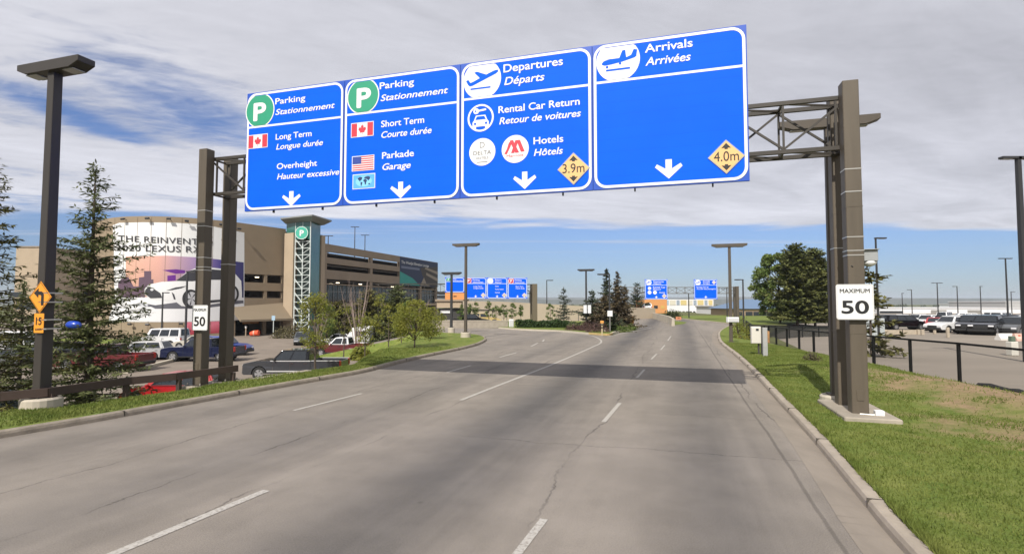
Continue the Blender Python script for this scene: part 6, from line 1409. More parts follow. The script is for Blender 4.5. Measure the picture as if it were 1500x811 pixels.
# white hangars and far city ridge at the right
block('hangar', 'very long low white hangar behind the right car park', 1284, 1500, 451.5, 205, -2.6, 30, WHT, roof=mat('pale_roof', (.60, .60, .60), .7), yt2=451.5, wins=[(.10, .45, 9, 1.6, DKW), (.42, .5, 6, 2, GREYW), (.66, .5, 5, 2, GREYW)])
block('hangar', 'grey arched shed above the white hangar at far right', 1473, 1560, 442, 230, -2.6, 30, mat('hangar_grey', (.42, .42, .41), .7), roof=WHT)
block('hangar', 'small white roofed shed standing above the long hangar', 1424, 1440, 445.5, 260, -2.6, 20, WHT, roof=WHT)
HILL = mat('far_hill', (.075, .090, .062), 1.0, col2=(.16, .16, .14), scale=.02, spec=.0)
for nm, D, y0, amp, seed in (('hills', 2600, 438.0, 1.3, 1), ('hills', 4200, 435.6, 1.2, 2)):
    rr = np.random.RandomState(seed); n = 240; X = np.linspace(-3.2 * D * .5, 3.2 * D * .5, n); y = sum(rr.uniform(.2, 1) / k * np.sin(X / D * k * 5 + rr.uniform(0, 6)) for k in (1, 2, 3, 5, 9)); H = CAMZ + (444 - y0) / 780 * D + (y * amp + rr.normal(0, .12, n)) * D / 780
    V = [(X[i], D, -20) for i in range(n)] + [(X[i], D, H[i]) for i in range(n)] + [(X[i], D + 700, H[i] - 4) for i in range(n)]
    f = MB(); f.mesh(V, [(i, i + 1, n + i + 1, n + i) for i in range(n - 1)] + [(n + i, n + i + 1, 2 * n + i + 1, 2 * n + i) for i in range(n - 1)]); tag(f.build(nm, HILL), kind='structure')
tl = leaf_cloud(np.random.RandomState(3), [(x, 480 + 60 * sin(x), -1.0 + 1.2 * abs(sin(x * .7))) for x in np.arange(-60, 620, 3.0)], [2.6] * 227, 46, .55)
tag(fast_mesh('tree_belt', tl, None, mat('far_trees', (.06, .075, .045), .9), None), 'low belt of trees far off along the horizon', kind='stuff')

# the air: one closed box of thin haze round the whole place
hzm = bpy.data.materials.new('haze'); hzm.use_nodes = True; ht = hzm.node_tree; ht.nodes.remove(ht.nodes['Principled BSDF']); pv = ht.nodes.new('ShaderNodeVolumePrincipled'); pv.inputs['Color'].default_value = (.80, .88, 1.0, 1); pv.inputs['Density'].default_value = 0.00016; ht.links.new(pv.outputs[0], ht.nodes['Material Output'].inputs['Volume'])
f = MB(); f.box((0, 2900, 28), (14200, 6700, 100)); tag(f.build('haze', hzm), kind='stuff')

# ------------------------------------------------------------------ right hand side: fences, boxes, barriers
FENM = mat('black_fence_steel', (.006, .006, .006), .6, spec=.2)
def mesh_mat(name, col, a):
    m = bpy.data.materials.new(name); m.use_nodes = True; t = m.node_tree; b = t.nodes['Principled BSDF']; b.inputs['Base Color'].default_value = (*col, 1); b.inputs['Alpha'].default_value = a; b.inputs['Roughness'].default_value = .7; return m
CHAIN = mesh_mat('chain_link', (.05, .05, .05), .13); SCREEN = mesh_mat('dark_screen', (.014, .017, .014), .84)
fe = thing('fence', 'low black chain link fence running along the right car park', 'fence', (0, 0, 0))
yy = [7.5, 9.7, 11.8, 13.95, 16.4, 18.8, 21.3, 23.3, 25.2, 27.2, 29.4, 31.8, 34.4, 37]
def ft(y): return 1.38 if y < 16 else max(1.38 - (y - 16) * .018, 1.02)
P = [Vector((fx(y), y, ft(y))) for y in yy]
f = MB()
for a, b in zip(P[:-1], P[1:]): f.bar(a, b, .06, .06)
f.build('top_rail', FENM, fe)
for p in P: g = MB(); g.tube([(p.x, p.y, -.35), (p.x, p.y, p.z - .03)], .052 if p.y < 20 else .06, 10); g.build('post', FENM, fe)
f = MB()
for a, b in zip(P[:-1], P[1:]): f.quad((a.x, a.y, zlot(a.y) - .05), (b.x, b.y, zlot(b.y) - .05), tuple(b), tuple(a))
f.build('chain_link', CHAIN, fe)
f = MB()
for a, b in zip(P[6:-1], P[7:]): f.bar((a.x, a.y, zlot(a.y) + .05), (b.x, b.y, zlot(b.y) + .05), .05, .09)
f.build('bottom_rail', FENM, fe)
fe = thing('screened_fence', 'taller black fence with dark screen mesh beyond the low fence', 'fence', (0, 0, 0)); a0 = [pd(1093, 470, 44), pd(1102, 470, 39.0), pd(1135, 470, 43), pd(1175, 470, 46.5), pd(1222, 470, 48)]
zt_s = [1.15, 1.0, .80, .62, .55]; zb_s = [-.35, -.25, -.28, -.30, -.35]
f = MB(); g = MB()
for i in range(len(a0) - 1):
    a, b = a0[i], a0[i + 1]; f.quad((a.x, a.y, zb_s[i]), (b.x, b.y, zb_s[i + 1]), (b.x, b.y, zt_s[i + 1]), (a.x, a.y, zt_s[i])); g.bar((a.x, a.y, zt_s[i]), (b.x, b.y, zt_s[i + 1]), .06)
f.build('screen', SCREEN, fe); g.build('top_rail', FENM, fe)
for i in range(len(a0) - 1):
    for t in (0, .5): p = a0[i].lerp(a0[i + 1], t); zt_i = zt_s[i] + (zt_s[i + 1] - zt_s[i]) * t; g = MB(); g.tube([(p.x, p.y, -.5), (p.x, p.y, zt_i)], .05, 8); g.build('post', FENM, fe)
# black silt sock at the foot of the fence
s = MB(); pts_ = [Vector((fx(y) + .08 * sin(y * 2.2) - .05, y, zlot(y) + .11)) for y in np.linspace(10.5, 15.6, 16)]; s.tube(pts_, [.10 + .025 * sin(i * 1.9) for i in range(16)], 10); tag(s.build('silt_sock', mat('black_fabric', (.012, .012, .012), .9, bump=.6, bscale=20)), 'lumpy black fabric sock lying along the foot of the right fence', 'erosion sock')
# utility boxes
q = pt(1121, 522, .15); o = thing('utility_post', 'grey square post with a rusty panel beside the white meter cabinet', 'utility post', (q.x, q.y, .1), -.2); f = MB(); f.box((0, 0, .68), (.20, .16, 1.40)); f.build('post', mat('post_grey', (.34, .34, .33), .7, var=.1), o, bevel=.012); f = MB(); f.box((.14, .02, .95), (.10, .2, .55)); f.build('panel', mat('rusty_panel', (.32, .17, .07), .8, var=.3, scale=5), o, bevel=.015)
q = pt(1111, 520, .15); o = thing('meter_cabinet', 'white meter cabinet on thin posts in the grass right of the kerb', 'cabinet', (q.x, q.y, .1), -.2); f = MB(); f.box((-.10, 0, 1.0), (.42, .26, .80)); bd = f.build('body', mat('cabinet_cream', (.66, .63, .56), .5, var=.05), o, bevel=.02); f = MB(); f.box((-.10, -.135, .98), (.36, .02, .70)); f.build('door', mat('cabinet_cream2', (.62, .59, .52), .5), bd); f = MB(); f.box((-.06, -.15, 1.26), (.12, .02, .10)); f.build('meter', DKW, bd)
for xx in (.03, .17): f = MB(); f.box((xx, 0.05, .48), (.075, .075, 1.15)); f.build('leg', mat('leg_dark', (.05, .045, .04), .6), o)
o = thing('lamp_cabinet', 'white horizontal box fixed to the foot of the right kerb lamp', 'cabinet', (LAMP4[0] + .05, LAMP4[1] - .05, pd(1071, 468, LAMP4[1]).z)); f = MB(); f.box((0, -.12, 0), (.72, .3, .34)); f.build('body', WHT, o, bevel=.02); f = MB(); f.box((0, -.28, -.02), (.62, .02, .22)); f.build('door', MATS['cabinet_door'], o)
D = 48; a, b = pd(1265, 466, D), pd(1296, 466, D); o = thing('electric_cabinet', 'large grey electrical cabinet behind the right gantry post', 'cabinet', ((a.x + b.x) / 2, D, zlot(D))); hh = a.z - zlot(D); f = MB(); f.box((0, .5, hh / 2), (b.x - a.x, 1.0, hh)); f.build('body', mat('cabinet_grey', (.40, .43, .43), .5, var=.04), o, bevel=.03); f = MB()
for u in (-.25, .25): f.box(((b.x - a.x) * u, -.015, hh / 2), ((b.x - a.x) * .44, .03, hh * .86))
f.build('door', mat('cabinet_grey2', (.37, .40, .40), .5), o)
# concrete parking barriers, bollards, water barriers
CT = mat('weathered_concrete', (.40, .34, .26), .9, var=.12, scale=3)
for k, (x0, x1) in enumerate(((1296, 1320), (1321, 1345))):
    D = 52; a, b = pd(x0, 483, D), pd(x1, 483, D); o = thing('concrete_barrier', ('left' if k == 0 else 'right') + ' of two weathered low concrete barriers in front of the black van', 'barrier', ((a.x + b.x) / 2, D, zlot(D)), 0, 'low barriers in the car park'); hh = a.z - zlot(D); w_ = b.x - a.x
    f = MB(); f.box((0, .2, hh / 2), (w_, .3, hh * .98)); f.build('slab', CT, o); f = MB()
    for u in (-.48, .48): f.box((w_ * u, .0, hh * .55), (.22, .26, hh * 1.1))
    f.build('post', CT, o)
for lb, x, yt, yb, w_, D in (('short wooden bollard under the red vehicle', 1369, 484, 492, .2, 53), ('taller wooden bollard left of the black pickups', 1388, 480, 497, .2, 46), ('square bollard at the right end of the low barriers', 1351, 483, 496, .25, 51)):
    a = pd(x, yt, D); o = thing('bollard', lb, 'bollard', (a.x, D, zlot(D)), 0, 'bollards in the car park'); hh = a.z - zlot(D); f = MB(); f.box((0, 0, hh / 2), (w_, w_, hh)); f.build('shaft', CT, o, bevel=.02); f = MB(); f.box((0, 0, hh + .02), (w_ * .8, w_ * .8, .05)); f.build('cap', CT, o)
D = 27.5; a = pd(1482, 492, D); o = thing('bollard', 'pale concrete bollard with a green top just beyond the right fence', 'bollard', (a.x, D, zlot(D)), 0, 'bollards in the car park'); hh = a.z - zlot(D); f = MB(); f.box((0, 0, hh * .36), (.36, .36, hh * .72)); f.build('shaft', mat('bollard_cream', (.55, .53, .47), .8, var=.06), o, bevel=.03); f = MB(); f.box((0, 0, hh * .86), (.22, .22, hh * .28)); f.build('cap', mat('bollard_green', (.10, .14, .10), .7), o, bevel=.02)
for k, (x0, x1, yt, D, m_) in enumerate(((1461, 1484, 488, 42, mat('barrier_white', (.68, .66, .62), .6, var=.04)), (1484.6, 1516, 488, 41, mat('barrier_pink', (.66, .42, .34), .6, var=.08)))):
    a, b = pd(x0, yt, D), pd(x1, yt, D); w_ = b.x - a.x; hh = a.z - zlot(D); o = thing('water_barrier', ('white plastic water barrier at the right car park edge', 'faded pink water barrier with red blocks next to the white one')[k], 'barrier', ((a.x + b.x) / 2, D, zlot(D)), 0, 'water barriers')
    V = []
    for sx in (-w_ / 2, w_ / 2): V += [(sx, -.28, 0), (sx, -.28, .16), (sx, -.12, .36), (sx, -.09, hh), (sx, .09, hh), (sx, .12, .36), (sx, .28, .16), (sx, .28, 0)]
    f = MB(); f.mesh(V, [(i, (i + 1) % 8, 8 + (i + 1) % 8, 8 + i) for i in range(8)] + [tuple(range(7, -1, -1)), tuple(range(8, 16))]); o_ = f.build('body', m_, o); bm = bmesh.new(); bm.from_mesh(o_.data); bmesh.ops.recalc_face_normals(bm, faces=bm.faces); bm.to_mesh(o_.data); bm.free()
    f = MB()
    for u in (-.3, -.05, .2): f.box((w_ * u, -.12, hh * .70), (w_ * .10, .02, hh * .22))
    if k: f.build('marking', mat('barrier_red', (.50, .10, .06), .6), o)
# signs on the median and ramp
def post_sign(label, x, yt, yb, D, w, h, m, zb=0.0, name='road_sign', shp='sq'):
    c = pd(x, (yt + yb) / 2, D); o = thing(name, label, 'road sign', (c.x, D, zb)); z = c.z - zb; f = MB(); f.box((0, .04, z / 2), (.06, .06, z)); f.build('post', mat('sign_post', (.25, .24, .22), .5), o)
    f = MB(); f.box((0, 0, z), (w, .03, h)); f.build('plate', m, o, bevel=.01); 
    if m is not WHT: f = MB(); f.box((0, -.018, z + h * .1), (w * .45, .012, h * .16)); f.build('marking', BLACK, o)
    return o
post_sign('orange square sign on a post at the right end of the median', 925.5, 463, 474, 54, .42, .72, mat('faded_orange_sign', (.70, .34, .06), .6))
post_sign('small orange sign in the grass wedge beside the ramp', 994, 463, 469, 78, .8, .45, mat('faded_red_orange', (.62, .24, .12), .6))
post_sign('white sign on the tall dark median pole lamp', 893.5, 455, 463, 46.8, .45, .5, WHT)
c = pt(882, 491, .1); o = thing('delineator', 'striped marker post with orange top on the median nose', 'marker post', (c.x, c.y, .1)); f = MB(); f.tube([(0, 0, 0), (0, 0, .95)], .05, 10); f.build('post', mat('marker_tan', (.5, .42, .25), .6), o)
for z in (.55, .78): f = MB(); f.tube([(0, 0, z), (0, 0, z + .1)], .055, 10); f.build('band', BLACK, o)
f = MB(); f.box((0, 0, 1.04), (.26, .12, .2)); f.build('lamp', mat('marker_orange', (.72, .32, .07), .5), o, bevel=.02)
c = pt(892, 489, .1); o = thing('junction_box', 'small tan ground box in front of the median spruces', 'box', (c.x + .3, c.y + 4, .1)); f = MB(); f.box((0, 0, .15), (.36, .3, .3)); f.build('body', CONCL, o, bevel=.02); f = MB(); f.box((0, 0, .31), (.3, .26, .03)); f.build('lid', CT, o)
D = 49.5
for k, x in enumerate((857.2, 863.4)):
    a = pd(x, 452.5, D); o = thing('pole_banner', ('left' if k == 0 else 'right') + ' white banner on the lamp among the median spruces', 'banner', (a.x, D, a.z)); f = MB(); f.box((0, 0, 0), (.30, .03, .78)); f.build('cloth', mat('banner_white', (.66, .68, .70), .7), o); f = MB()
    for z in (-.4, .4): f.box((.02 if k else -.02, 0, z), (.4, .05, .03))
    f.build('bracket', LAMPK, o)
# lot details at the left
GRK = mat('orange_tarp', (.72, .09, .03), .7)
a = pd(382, 494, 80); o = thing('traffic_drum', 'bright orange tipped over barrel near the garage entrance', 'traffic barrel', (a.x, 78, ZL)); f = MB(); f.tube([(-.55, 0, .38), (-.3, 0, .40), (.3, .05, .48), (.6, .05, .5)], [.36, .38, .40, .40], 14); f.build('drum', GRK, o); f = MB(); f.tube([(-.1, 0.01, .44), (.1, 0.02, .46)], [.405, .41], 14); f.build('band', mat('drum_band', (.7, .35, .25), .5), o)
a = pd(409, 480, 82); o = thing('parking_sign_post', 'small blue and white sign on a post before the garage entrance', 'road sign', (a.x, 80, ZL)); f = MB(); f.box((0, 0, 1.4), (.09, .09, 2.8)); f.build('post', STEELW, o); f = MB(); f.box((0, -.06, 2.6), (.5, .04, .7)); f.build('plate', mat('blue_small_sign', (.35, .5, .62), .5), o)
a = pd(365, 490, 80); o = thing('ticket_post', 'short post with a white top left of the garage entrance', 'post', (a.x, 79, ZL)); f = MB(); f.box((0, 0, .6), (.16, .16, 1.2)); f.build('post', TAND, o); f = MB(); f.box((0, 0, 1.3), (.22, .2, .3)); f.build('head', WHT, o)
f = MB(); a, b = pt(183, 547, ZL), pt(262, 527, ZL); f.bar((a.x, a.y, ZL + .1), (b.x, b.y, ZL + .1), .35, .24); tag(f.build('lot_kerb', CONCL), kind='structure')
sheet('lot_lawn', [tuple(pt(60, 507, ZL))[:2], tuple(pt(180, 505, ZL))[:2], tuple(pt(182, 496.5, ZL))[:2], tuple(pt(60, 495, ZL))[:2]], ZL + .02, LAWN)
a = pd(108, 476, 15.6); o = thing('blue_balloon', 'small glossy blue rounded object hanging in front of the left spruce', 'balloon', (a.x, 15.6, a.z)); f = MB()
f.tube([(-.215, 0, -.01), (-.19, 0, 0), (-.12, 0, .01), (0, 0, .01), (.12, 0, .0), (.19, 0, -.01), (.22, 0, -.01)], [.01, .07, .11, .12, .11, .07, .01], 16); f.build('skin', mat('glossy_blue', (.010, .055, .42), .25, coat=.5), o, smooth=True); f = MB(); f.tube([(.0, 0, .12), (.05, .05, .8)], .004, 4); f.build('string', BLACK, o)

# ------------------------------------------------------------------ vehicles
def paint(name, c, rough=.28): return mat('car_paint_' + name, c, rough, coat=.35, spec=.4)
TYRE = mat('tyre_rubber', (.018, .018, .018), .8); RIM = mat('wheel_rim', (.42, .42, .43), .35, metal=.6); CGL = mat('car_glass', (.018, .022, .026), .05, spec=.8); TRIM = mat('black_trim', (.02, .02, .02), .5); HLM = mat('headlamp', (.7, .7, .72), .15); TLM = mat('taillamp', (.35, .02, .015), .25); CHR = mat('chrome', (.6, .6, .6), .2, metal=1.0)
KIND = dict(
    sedan=dict(L=4.65, W=1.80, belt=.92, roof=1.44, wb=2.7, hood=.78, nose=.60, tail=.90, gh=(.95, .25, -1.05, -1.75), wr=.32),
    hatch=dict(L=4.4, W=1.80, belt=.98, roof=1.55, wb=2.65, hood=.86, nose=.66, tail=.98, gh=(1.15, .45, -1.75, -2.10), wr=.33),
    suv=dict(L=4.75, W=1.90, belt=1.08, roof=1.74, wb=2.8, hood=.98, nose=.80, tail=1.08, gh=(1.00, .45, -1.95, -2.28), wr=.37),
    van=dict(L=5.1, W=1.98, belt=1.12, roof=1.82, wb=3.05, hood=.98, nose=.74, tail=1.12, gh=(1.45, .70, -2.20, -2.48), wr=.35),
    box=dict(L=5.2, W=2.0, belt=1.20, roof=2.10, wb=3.1, hood=1.12, nose=.95, tail=1.20, gh=(1.20, .80, -2.45, -2.55), wr=.40),
    pickup=dict(L=6.1, W=2.02, belt=1.22, roof=1.88, wb=3.9, hood=1.18, nose=1.05, tail=1.22, gh=(1.30, .68, -.98, -1.12), wr=.42, bed=-1.20),
    extcab=dict(L=5.5, W=1.92, belt=1.12, roof=1.76, wb=3.3, hood=1.02, nose=.88, tail=1.12, gh=(1.05, .45, -.62, -.78), wr=.38, bed=-.86))
def car(label, kind, loc, head, col, group=None, roof_col=None, cat=None, name=None, rim=RIM, accent=None, detail=True):
    k = KIND[kind]; L, W, wr = k['L'], k['W'], k['wr']; hx = L / 2
    o = thing(name or {'pickup': 'pickup_truck', 'extcab': 'pickup_truck', 'van': 'parked_van', 'box': 'parked_van'}.get(kind, 'parked_car'), label, cat or {'pickup': 'pickup truck', 'extcab': 'pickup truck', 'van': 'van', 'box': 'van'}.get(kind, 'car'), loc, head, group)
    fa, ra = k['wb'] / 2 + .05, -k['wb'] / 2 + .05; zb = .26 if k['belt'] < 1.1 else .36
    ar = wr + .07
    def arch(cx): return [(cx + ar * cos(t), wr + ar * sin(t)) for t in np.linspace(math.asin(max(-1, (zb - wr) / ar)), pi - math.asin(max(-1, (zb - wr) / ar)), 9)]
    gh = k['gh']; b = k['belt']
    up = [(hx - .10, zb), (hx, zb + .12), (hx, k['nose'] - .12), (hx - .07, k['nose']), (gh[0] + (hx - gh[0]) * .55, k['hood'] + .02), (gh[0], b - .02)]
    if 'bed' in k: up += [(k['bed'], b - .02), (k['bed'], .74), (-hx + .02, .74), (-hx, .70), (-hx, zb + .18), (-hx + .06, zb + .05)]
    else: up += [(gh[3], b), (-hx + .06, k['tail']), (-hx, k['tail'] - .12), (-hx, zb + .14), (-hx + .08, zb)]
    bot = list(reversed(arch(ra)))[::1]; bot = [(q[0], q[1]) for q in sorted(arch(ra), key=lambda q: q[0])]; bot2 = [(q[0], q[1]) for q in sorted(arch(fa), key=lambda q: q[0])]
    poly = up + bot + bot2         # front bottom -> over the top -> rear bottom -> along the sill with two arches
    me = bpy.data.meshes.new('body'); bm = bmesh.new(); n = len(poly)
    lay = []
    for y, s in ((-W / 2, 0), (W / 2, 0)): lay.append([bm.verts.new((p[0], y * (0.985 if p[1] > .8 else 1), p[1])) for p in poly])
    f0 = bm.faces.new(lay[0]); f1 = bm.faces.new(list(reversed(lay[1])))
    for i in range(n): bm.faces.new((lay[0][i], lay[1][i], lay[1][(i + 1) % n], lay[0][(i + 1) % n]))
    bmesh.ops.recalc_face_normals(bm, faces=bm.faces)
    nu = len(up); eds = []
    for ly in lay:
        idx = {v: i for i, v in enumerate(ly)}
        for e in bm.edges:
            if e.verts[0] in idx and e.verts[1] in idx:
                i, j = sorted((idx[e.verts[0]], idx[e.verts[1]]))
                if j == i + 1 and j < nu - 1 and i >= 1: eds.append(e)
    if 'bed' not in k: bmesh.ops.bevel(bm, geom=eds, offset=.07, segments=2, affect='EDGES', clamp_overlap=True)
    else: bmesh.ops.bevel(bm, geom=eds[:], offset=.03, segments=1, affect='EDGES', clamp_overlap=True)
    bm.to_mesh(me); bm.free(); me.materials.append(col); bo = bpy.data.objects.new('body', me); COL.objects.link(bo); bo.parent = o
    # cabin
    wb_, wt = W / 2 - .03, W / 2 - .24; zr = k['roof']; V = []
    base = [(gh[0], -wb_, b - .03), (gh[0], wb_, b - .03), (gh[3], wb_, b - .03), (gh[3], -wb_, b - .03)]; top = [(gh[1], -wt, zr - .02), (gh[1], wt, zr - .02), (gh[2], wt, zr), (gh[2], -wt, zr)]
    f = MB(); f.mesh(base + top, [(3, 2, 1, 0), (4, 5, 6, 7), (0, 1, 5, 4), (1, 2, 6, 5), (2, 3, 7, 6), (3, 0, 4, 7)]); cb = f.build('cabin', roof_col or col, o, bevel=.06, seg=2)
    B = [Vector(p) for p in base]; T_ = [Vector(p) for p in top]
    def pane(a, b_, c, d_, u0, u1, v0, v1, nm='window'):
        P = lambda u, v: (a.lerp(b_, u)).lerp(d_.lerp(c, u), v)
        q = [P(u0, v0), P(u1, v0), P(u1, v1), P(u0, v1)]; nr_ = (q[1] - q[0]).cross(q[3] - q[0]).normalized(); ce = sum(q, Vector()) / 4
        if nr_.dot(ce - Vector((0, 0, ce.z))) < 0 and abs(nr_.y) > .3: nr_ = -nr_
        if abs(nr_.y) <= .3 and nr_.z < 0: nr_ = -nr_
        g = MB(); g.poly([p + nr_ * .012 for p in q]); g.build(nm, CGL, o)
    pane(B[0], B[1], T_[1], T_[0], .06, .94, .10, .92, 'windscreen'); pane(B[2], B[3], T_[3], T_[2], .10, .90, .18, .90, 'rear_window')
    for a, b_, c, d_ in ((B[0], B[3], T_[3], T_[0]), (B[1], B[2], T_[2], T_[1])):
        cuts = ((.09, .47), (.51, .91)) if kind in ('sedan', 'hatch', 'pickup') else ((.10, .62), (.66, .92)) if kind == 'extcab' else ((.08, .36), (.39, .66), (.69, .95))
        for u0, u1 in cuts: pane(a, b_, c, d_, u0, u1, .14, .88)
    # wheels
    for x in (fa, ra):
        for s in (-1, 1):
            g = MB(); y = s * (W / 2 - .11); g.tube([(x, y - .105, wr), (x, y - .09, wr), (x, y + .09, wr), (x, y + .105, wr)], [wr * .93, wr, wr, wr * .93], 20); w_ = g.build('wheel', TYRE, o)
            g = MB(); g.tube([(x, y + s * .06, wr), (x, y + s * .112, wr)], [wr * .66, wr * .62], 16)
            g.build('rim', rim, w_)
            if detail:
                g = MB()
                for q in range(5):
                    a = 6.2832 * q / 5 + .3; a2 = a + .42; g.poly([(x + wr * .58 * cos(a), y + s * .116, wr + wr * .58 * sin(a)), (x + wr * .58 * cos(a2), y + s * .116, wr + wr * .58 * sin(a2)), (x + wr * .16 * cos((a + a2) / 2), y + s * .116, wr + wr * .16 * sin((a + a2) / 2))])
                g.build('rim_opening', TRIM, w_)
    # arch shadow liners
    f = MB()
    for x in (fa, ra): f.tube([(x, -W / 2 + .24, wr + .02), (x, W / 2 - .24, wr + .02)], ar + .005, 18)
    f.build('wheel_well', TRIM, o)
    for s in (-1, 1):
        g = MB(); g.box((hx - .05, s * (W / 2 - .27), k['nose'] - .14), (.14, .42, .15)); g.build('headlight', HLM, o, bevel=.03)
        g = MB(); zt_ = (b if 'bed' in k else k['tail']) - .20; g.box((-hx + .03, s * (W / 2 - .13), zt_), (.10, .24, .24 if 'bed' not in k else .40)); g.build('taillight', TLM, o, bevel=.02)
        g = MB(); g.box((gh[0] - .28, s * (W / 2 + .07), b + .06), (.12, .16, .13)); g.build('mirror', col if not accent else TRIM, o, bevel=.03)
    g = MB(); g.box((hx - .02, 0, k['nose'] - .26), (.08, W * .52, .22 if b < 1.1 else .34)); g.build('grille', TRIM if not accent else accent, o, bevel=.02)
    g = MB(); g.box((hx - .02, 0, zb + .12), (.16, W * .96, .20)); g.build('bumper', accent or TRIM, o, bevel=.04)
    g = MB(); g.box((-hx + .02, 0, zb + .22), (.16, W * .96, .18)); g.build('bumper', accent or TRIM, o, bevel=.04)
    if detail:
        g = MB(); g.box((0 if 'bed' not in k else .4, 0, zb + .05), (k['wb'] - 2 * ar - .1, W + .03, .09)); g.build('sill', accent or TRIM, o)
        f = MB(); g = f
        for s in (-1, 1):
            for x in ((gh[1] + gh[2]) / 2 + .1, gh[2] + .25 if 'bed' not in k else gh[2] + .1): g.box((x, s * (W / 2 + .004), b - .16), (.20, .025, .035))
            for x in (gh[0] - .15, (gh[1] + gh[2]) / 2 + .22): g.box((x, s * (W / 2 - .002), (b + zb) / 2 + .02), (.012, .012, b - zb - .22))
        g.each('door_handle', accent or TRIM, o)
    if 'bed' in k:
        bx0, bx1 = -hx + .03, k['bed'] + .0
        for s in (-1, 1):
            g = MB(); g.box(((bx0 + bx1) / 2, s * (W / 2 - .055), (b + .74) / 2 - .01), (bx1 - bx0, .10, b - .74)); g.build('bed_side', col, o, bevel=.02)
        g = MB(); g.box((-hx + .05, 0, (b + .74) / 2 - .02), (.09, W - .22, b - .76)); g.build('tailgate', col, o, bevel=.015)
        g = MB(); g.box(((bx0 + bx1) / 2, 0, .75), (bx1 - bx0 - .1, W - .23, .03)); g.build('bed_floor', TRIM, o)
    return o
def cx(x, D): return pd(x, 470, D).x
BLK = paint('black', (.005, .005, .006), .12); CHAR = paint('charcoal', (.045, .047, .053), .14); WHP = paint('white', (.72, .72, .72)); SIL = paint('silver', (.36, .36, .36), .3); REDP = paint('red', (.36, .012, .016)); MAR = paint('maroon', (.105, .014, .016)); NVY = paint('navy', (.012, .016, .045), .2); BLU = paint('blue', (.018, .05, .28)); TEALP = paint('teal_grey', (.03, .055, .065)); GRYP = paint('grey', (.10, .105, .11)); BEI = paint('beige', (.45, .42, .36))
LG_ = 'vehicles parked in the left lot'
car('dark grey crew cab pickup with chrome trim parked below the grass bank', 'pickup', (cx(437, 34.4), 34.4, ZL), pi, CHAR, LG_, accent=CHR, roof_col=BLK)
car('maroon extended cab pickup with a white roof in front of the white trailer', 'extcab', (cx(503, 48.6), 48.6, ZL), pi, MAR, LG_, roof_col=WHP)
car('bright red car mostly hidden behind the guard rail and left gantry post', 'hatch', (-15.9, 25.6, ZL), pi + .05, REDP, LG_)
car('dark teal car below the guard rail at the left edge', 'sedan', (-20.0, 20.6, ZL), pi - .2, TEALP, LG_)
car('bright blue SUV behind the two left gantry posts', 'suv', (cx(329, 50), 50, ZL), 0, BLU, LG_)
car('navy pickup parked between the silver hatchback and the left gantry', 'pickup', (cx(300, 45), 45, ZL), pi, NVY, LG_)
car('silver hatchback with a rounded rear left of the navy pickup', 'hatch', (cx(211, 46), 46, ZL), pi + .12, SIL, LG_)
car('dark maroon pickup half hidden by spruce branches at left', 'pickup', (cx(156, 38.5), 38.5, ZL), pi - .05, MAR, LG_)
car('boxy white van with dark windows behind the silver hatchback', 'box', (cx(238, 58), 58, ZL), pi, WHP, LG_)
car('pale beige car behind the black lot lamp', 'sedan', (cx(290, 57), 57, ZL), pi, BEI, LG_)
car('white sedan behind the maroon pickup nose', 'sedan', (cx(494, 60), 60, ZL), pi + .2, WHP, LG_)
car('dark grey car nose beside the dry shrub near the garage entrance', 'sedan', (cx(443, 63), 63, ZL), -1.2, GRYP, LG_)
car('white van at the far left seen through the spruces', 'box', (cx(12, 52), 52, ZL), pi, WHP, LG_)
car('white pickup behind the left lamp pole', 'pickup', (cx(48, 48), 48, ZL), pi + .1, WHP, LG_)
car('grey car low behind the left lamp pole', 'sedan', (cx(25, 41), 41, ZL), pi, GRYP, LG_)
car('black SUV between the left lamp and the tall spruce', 'suv', (cx(88, 43), 43, ZL), pi, BLK, LG_)
def chrome_lines(o, k):
    q = KIND[k]; g = MB()
    for s in (-1, 1):
        g.box(((q['gh'][0] + q['bed']) / 2, s * (q['W'] / 2 - .015), q['belt'] - .01), (q['gh'][0] - q['bed'], .035, .055)); g.box(((q['bed'] - q['L'] / 2) / 2, s * (q['W'] / 2 - .02), q['belt'] + .005), (q['L'] / 2 + q['bed'] - .1, .06, .04)); g.box((.1, s * (q['W'] / 2 + .01), .58), (q['wb'] - 1.1, .03, .07))
    g.each('chrome_trim', mat('bright_trim', (.62, .62, .62), .35, metal=.3), o)
chrome_lines(bpy.data.objects['pickup_truck'], 'pickup')
# white truck camper / trailer behind the maroon pickup
D = 55; a, b = pd(503, 490, D), pd(541, 490, D); o = thing('camper_trailer', 'white camper trailer with a slanted nose behind the maroon pickup', 'trailer', ((a.x + b.x) / 2, D, ZL)); w_ = b.x - a.x; zt_ = pd(530, 478.5, D).z - ZL
f = MB(); pr = [(-w_ / 2, .75), (-w_ / 2 + .9, zt_ - .1), (-w_ / 2 + 1.25, zt_ - .05), (-w_ / 2 + 1.4, zt_ - .55), (-w_ / 2 + 1.6, zt_), (w_ / 2, zt_), (w_ / 2, .55), (-w_ / 2 + .4, .55)]; n = len(pr); f.mesh([(p[0], 0, p[1]) for p in pr] + [(p[0], 2.2, p[1]) for p in pr], [tuple(range(n)), tuple(range(2 * n - 1, n - 1, -1))] + [((i + 1) % n, i, n + i, n + (i + 1) % n) for i in range(n)]); o_ = f.build('body', WHT, o); bm = bmesh.new(); bm.from_mesh(o_.data); bmesh.ops.recalc_face_normals(bm, faces=bm.faces); bm.to_mesh(o_.data); bm.free()
f = MB(); f.box((w_ * .14, -.02, zt_ * .72), (.85, .05, .5)); f.build('window', DKW, o); f = MB(); f.box((0, -.02, .9), (w_ * .9, .04, .08)); f.build('stripe', GREYW, o)
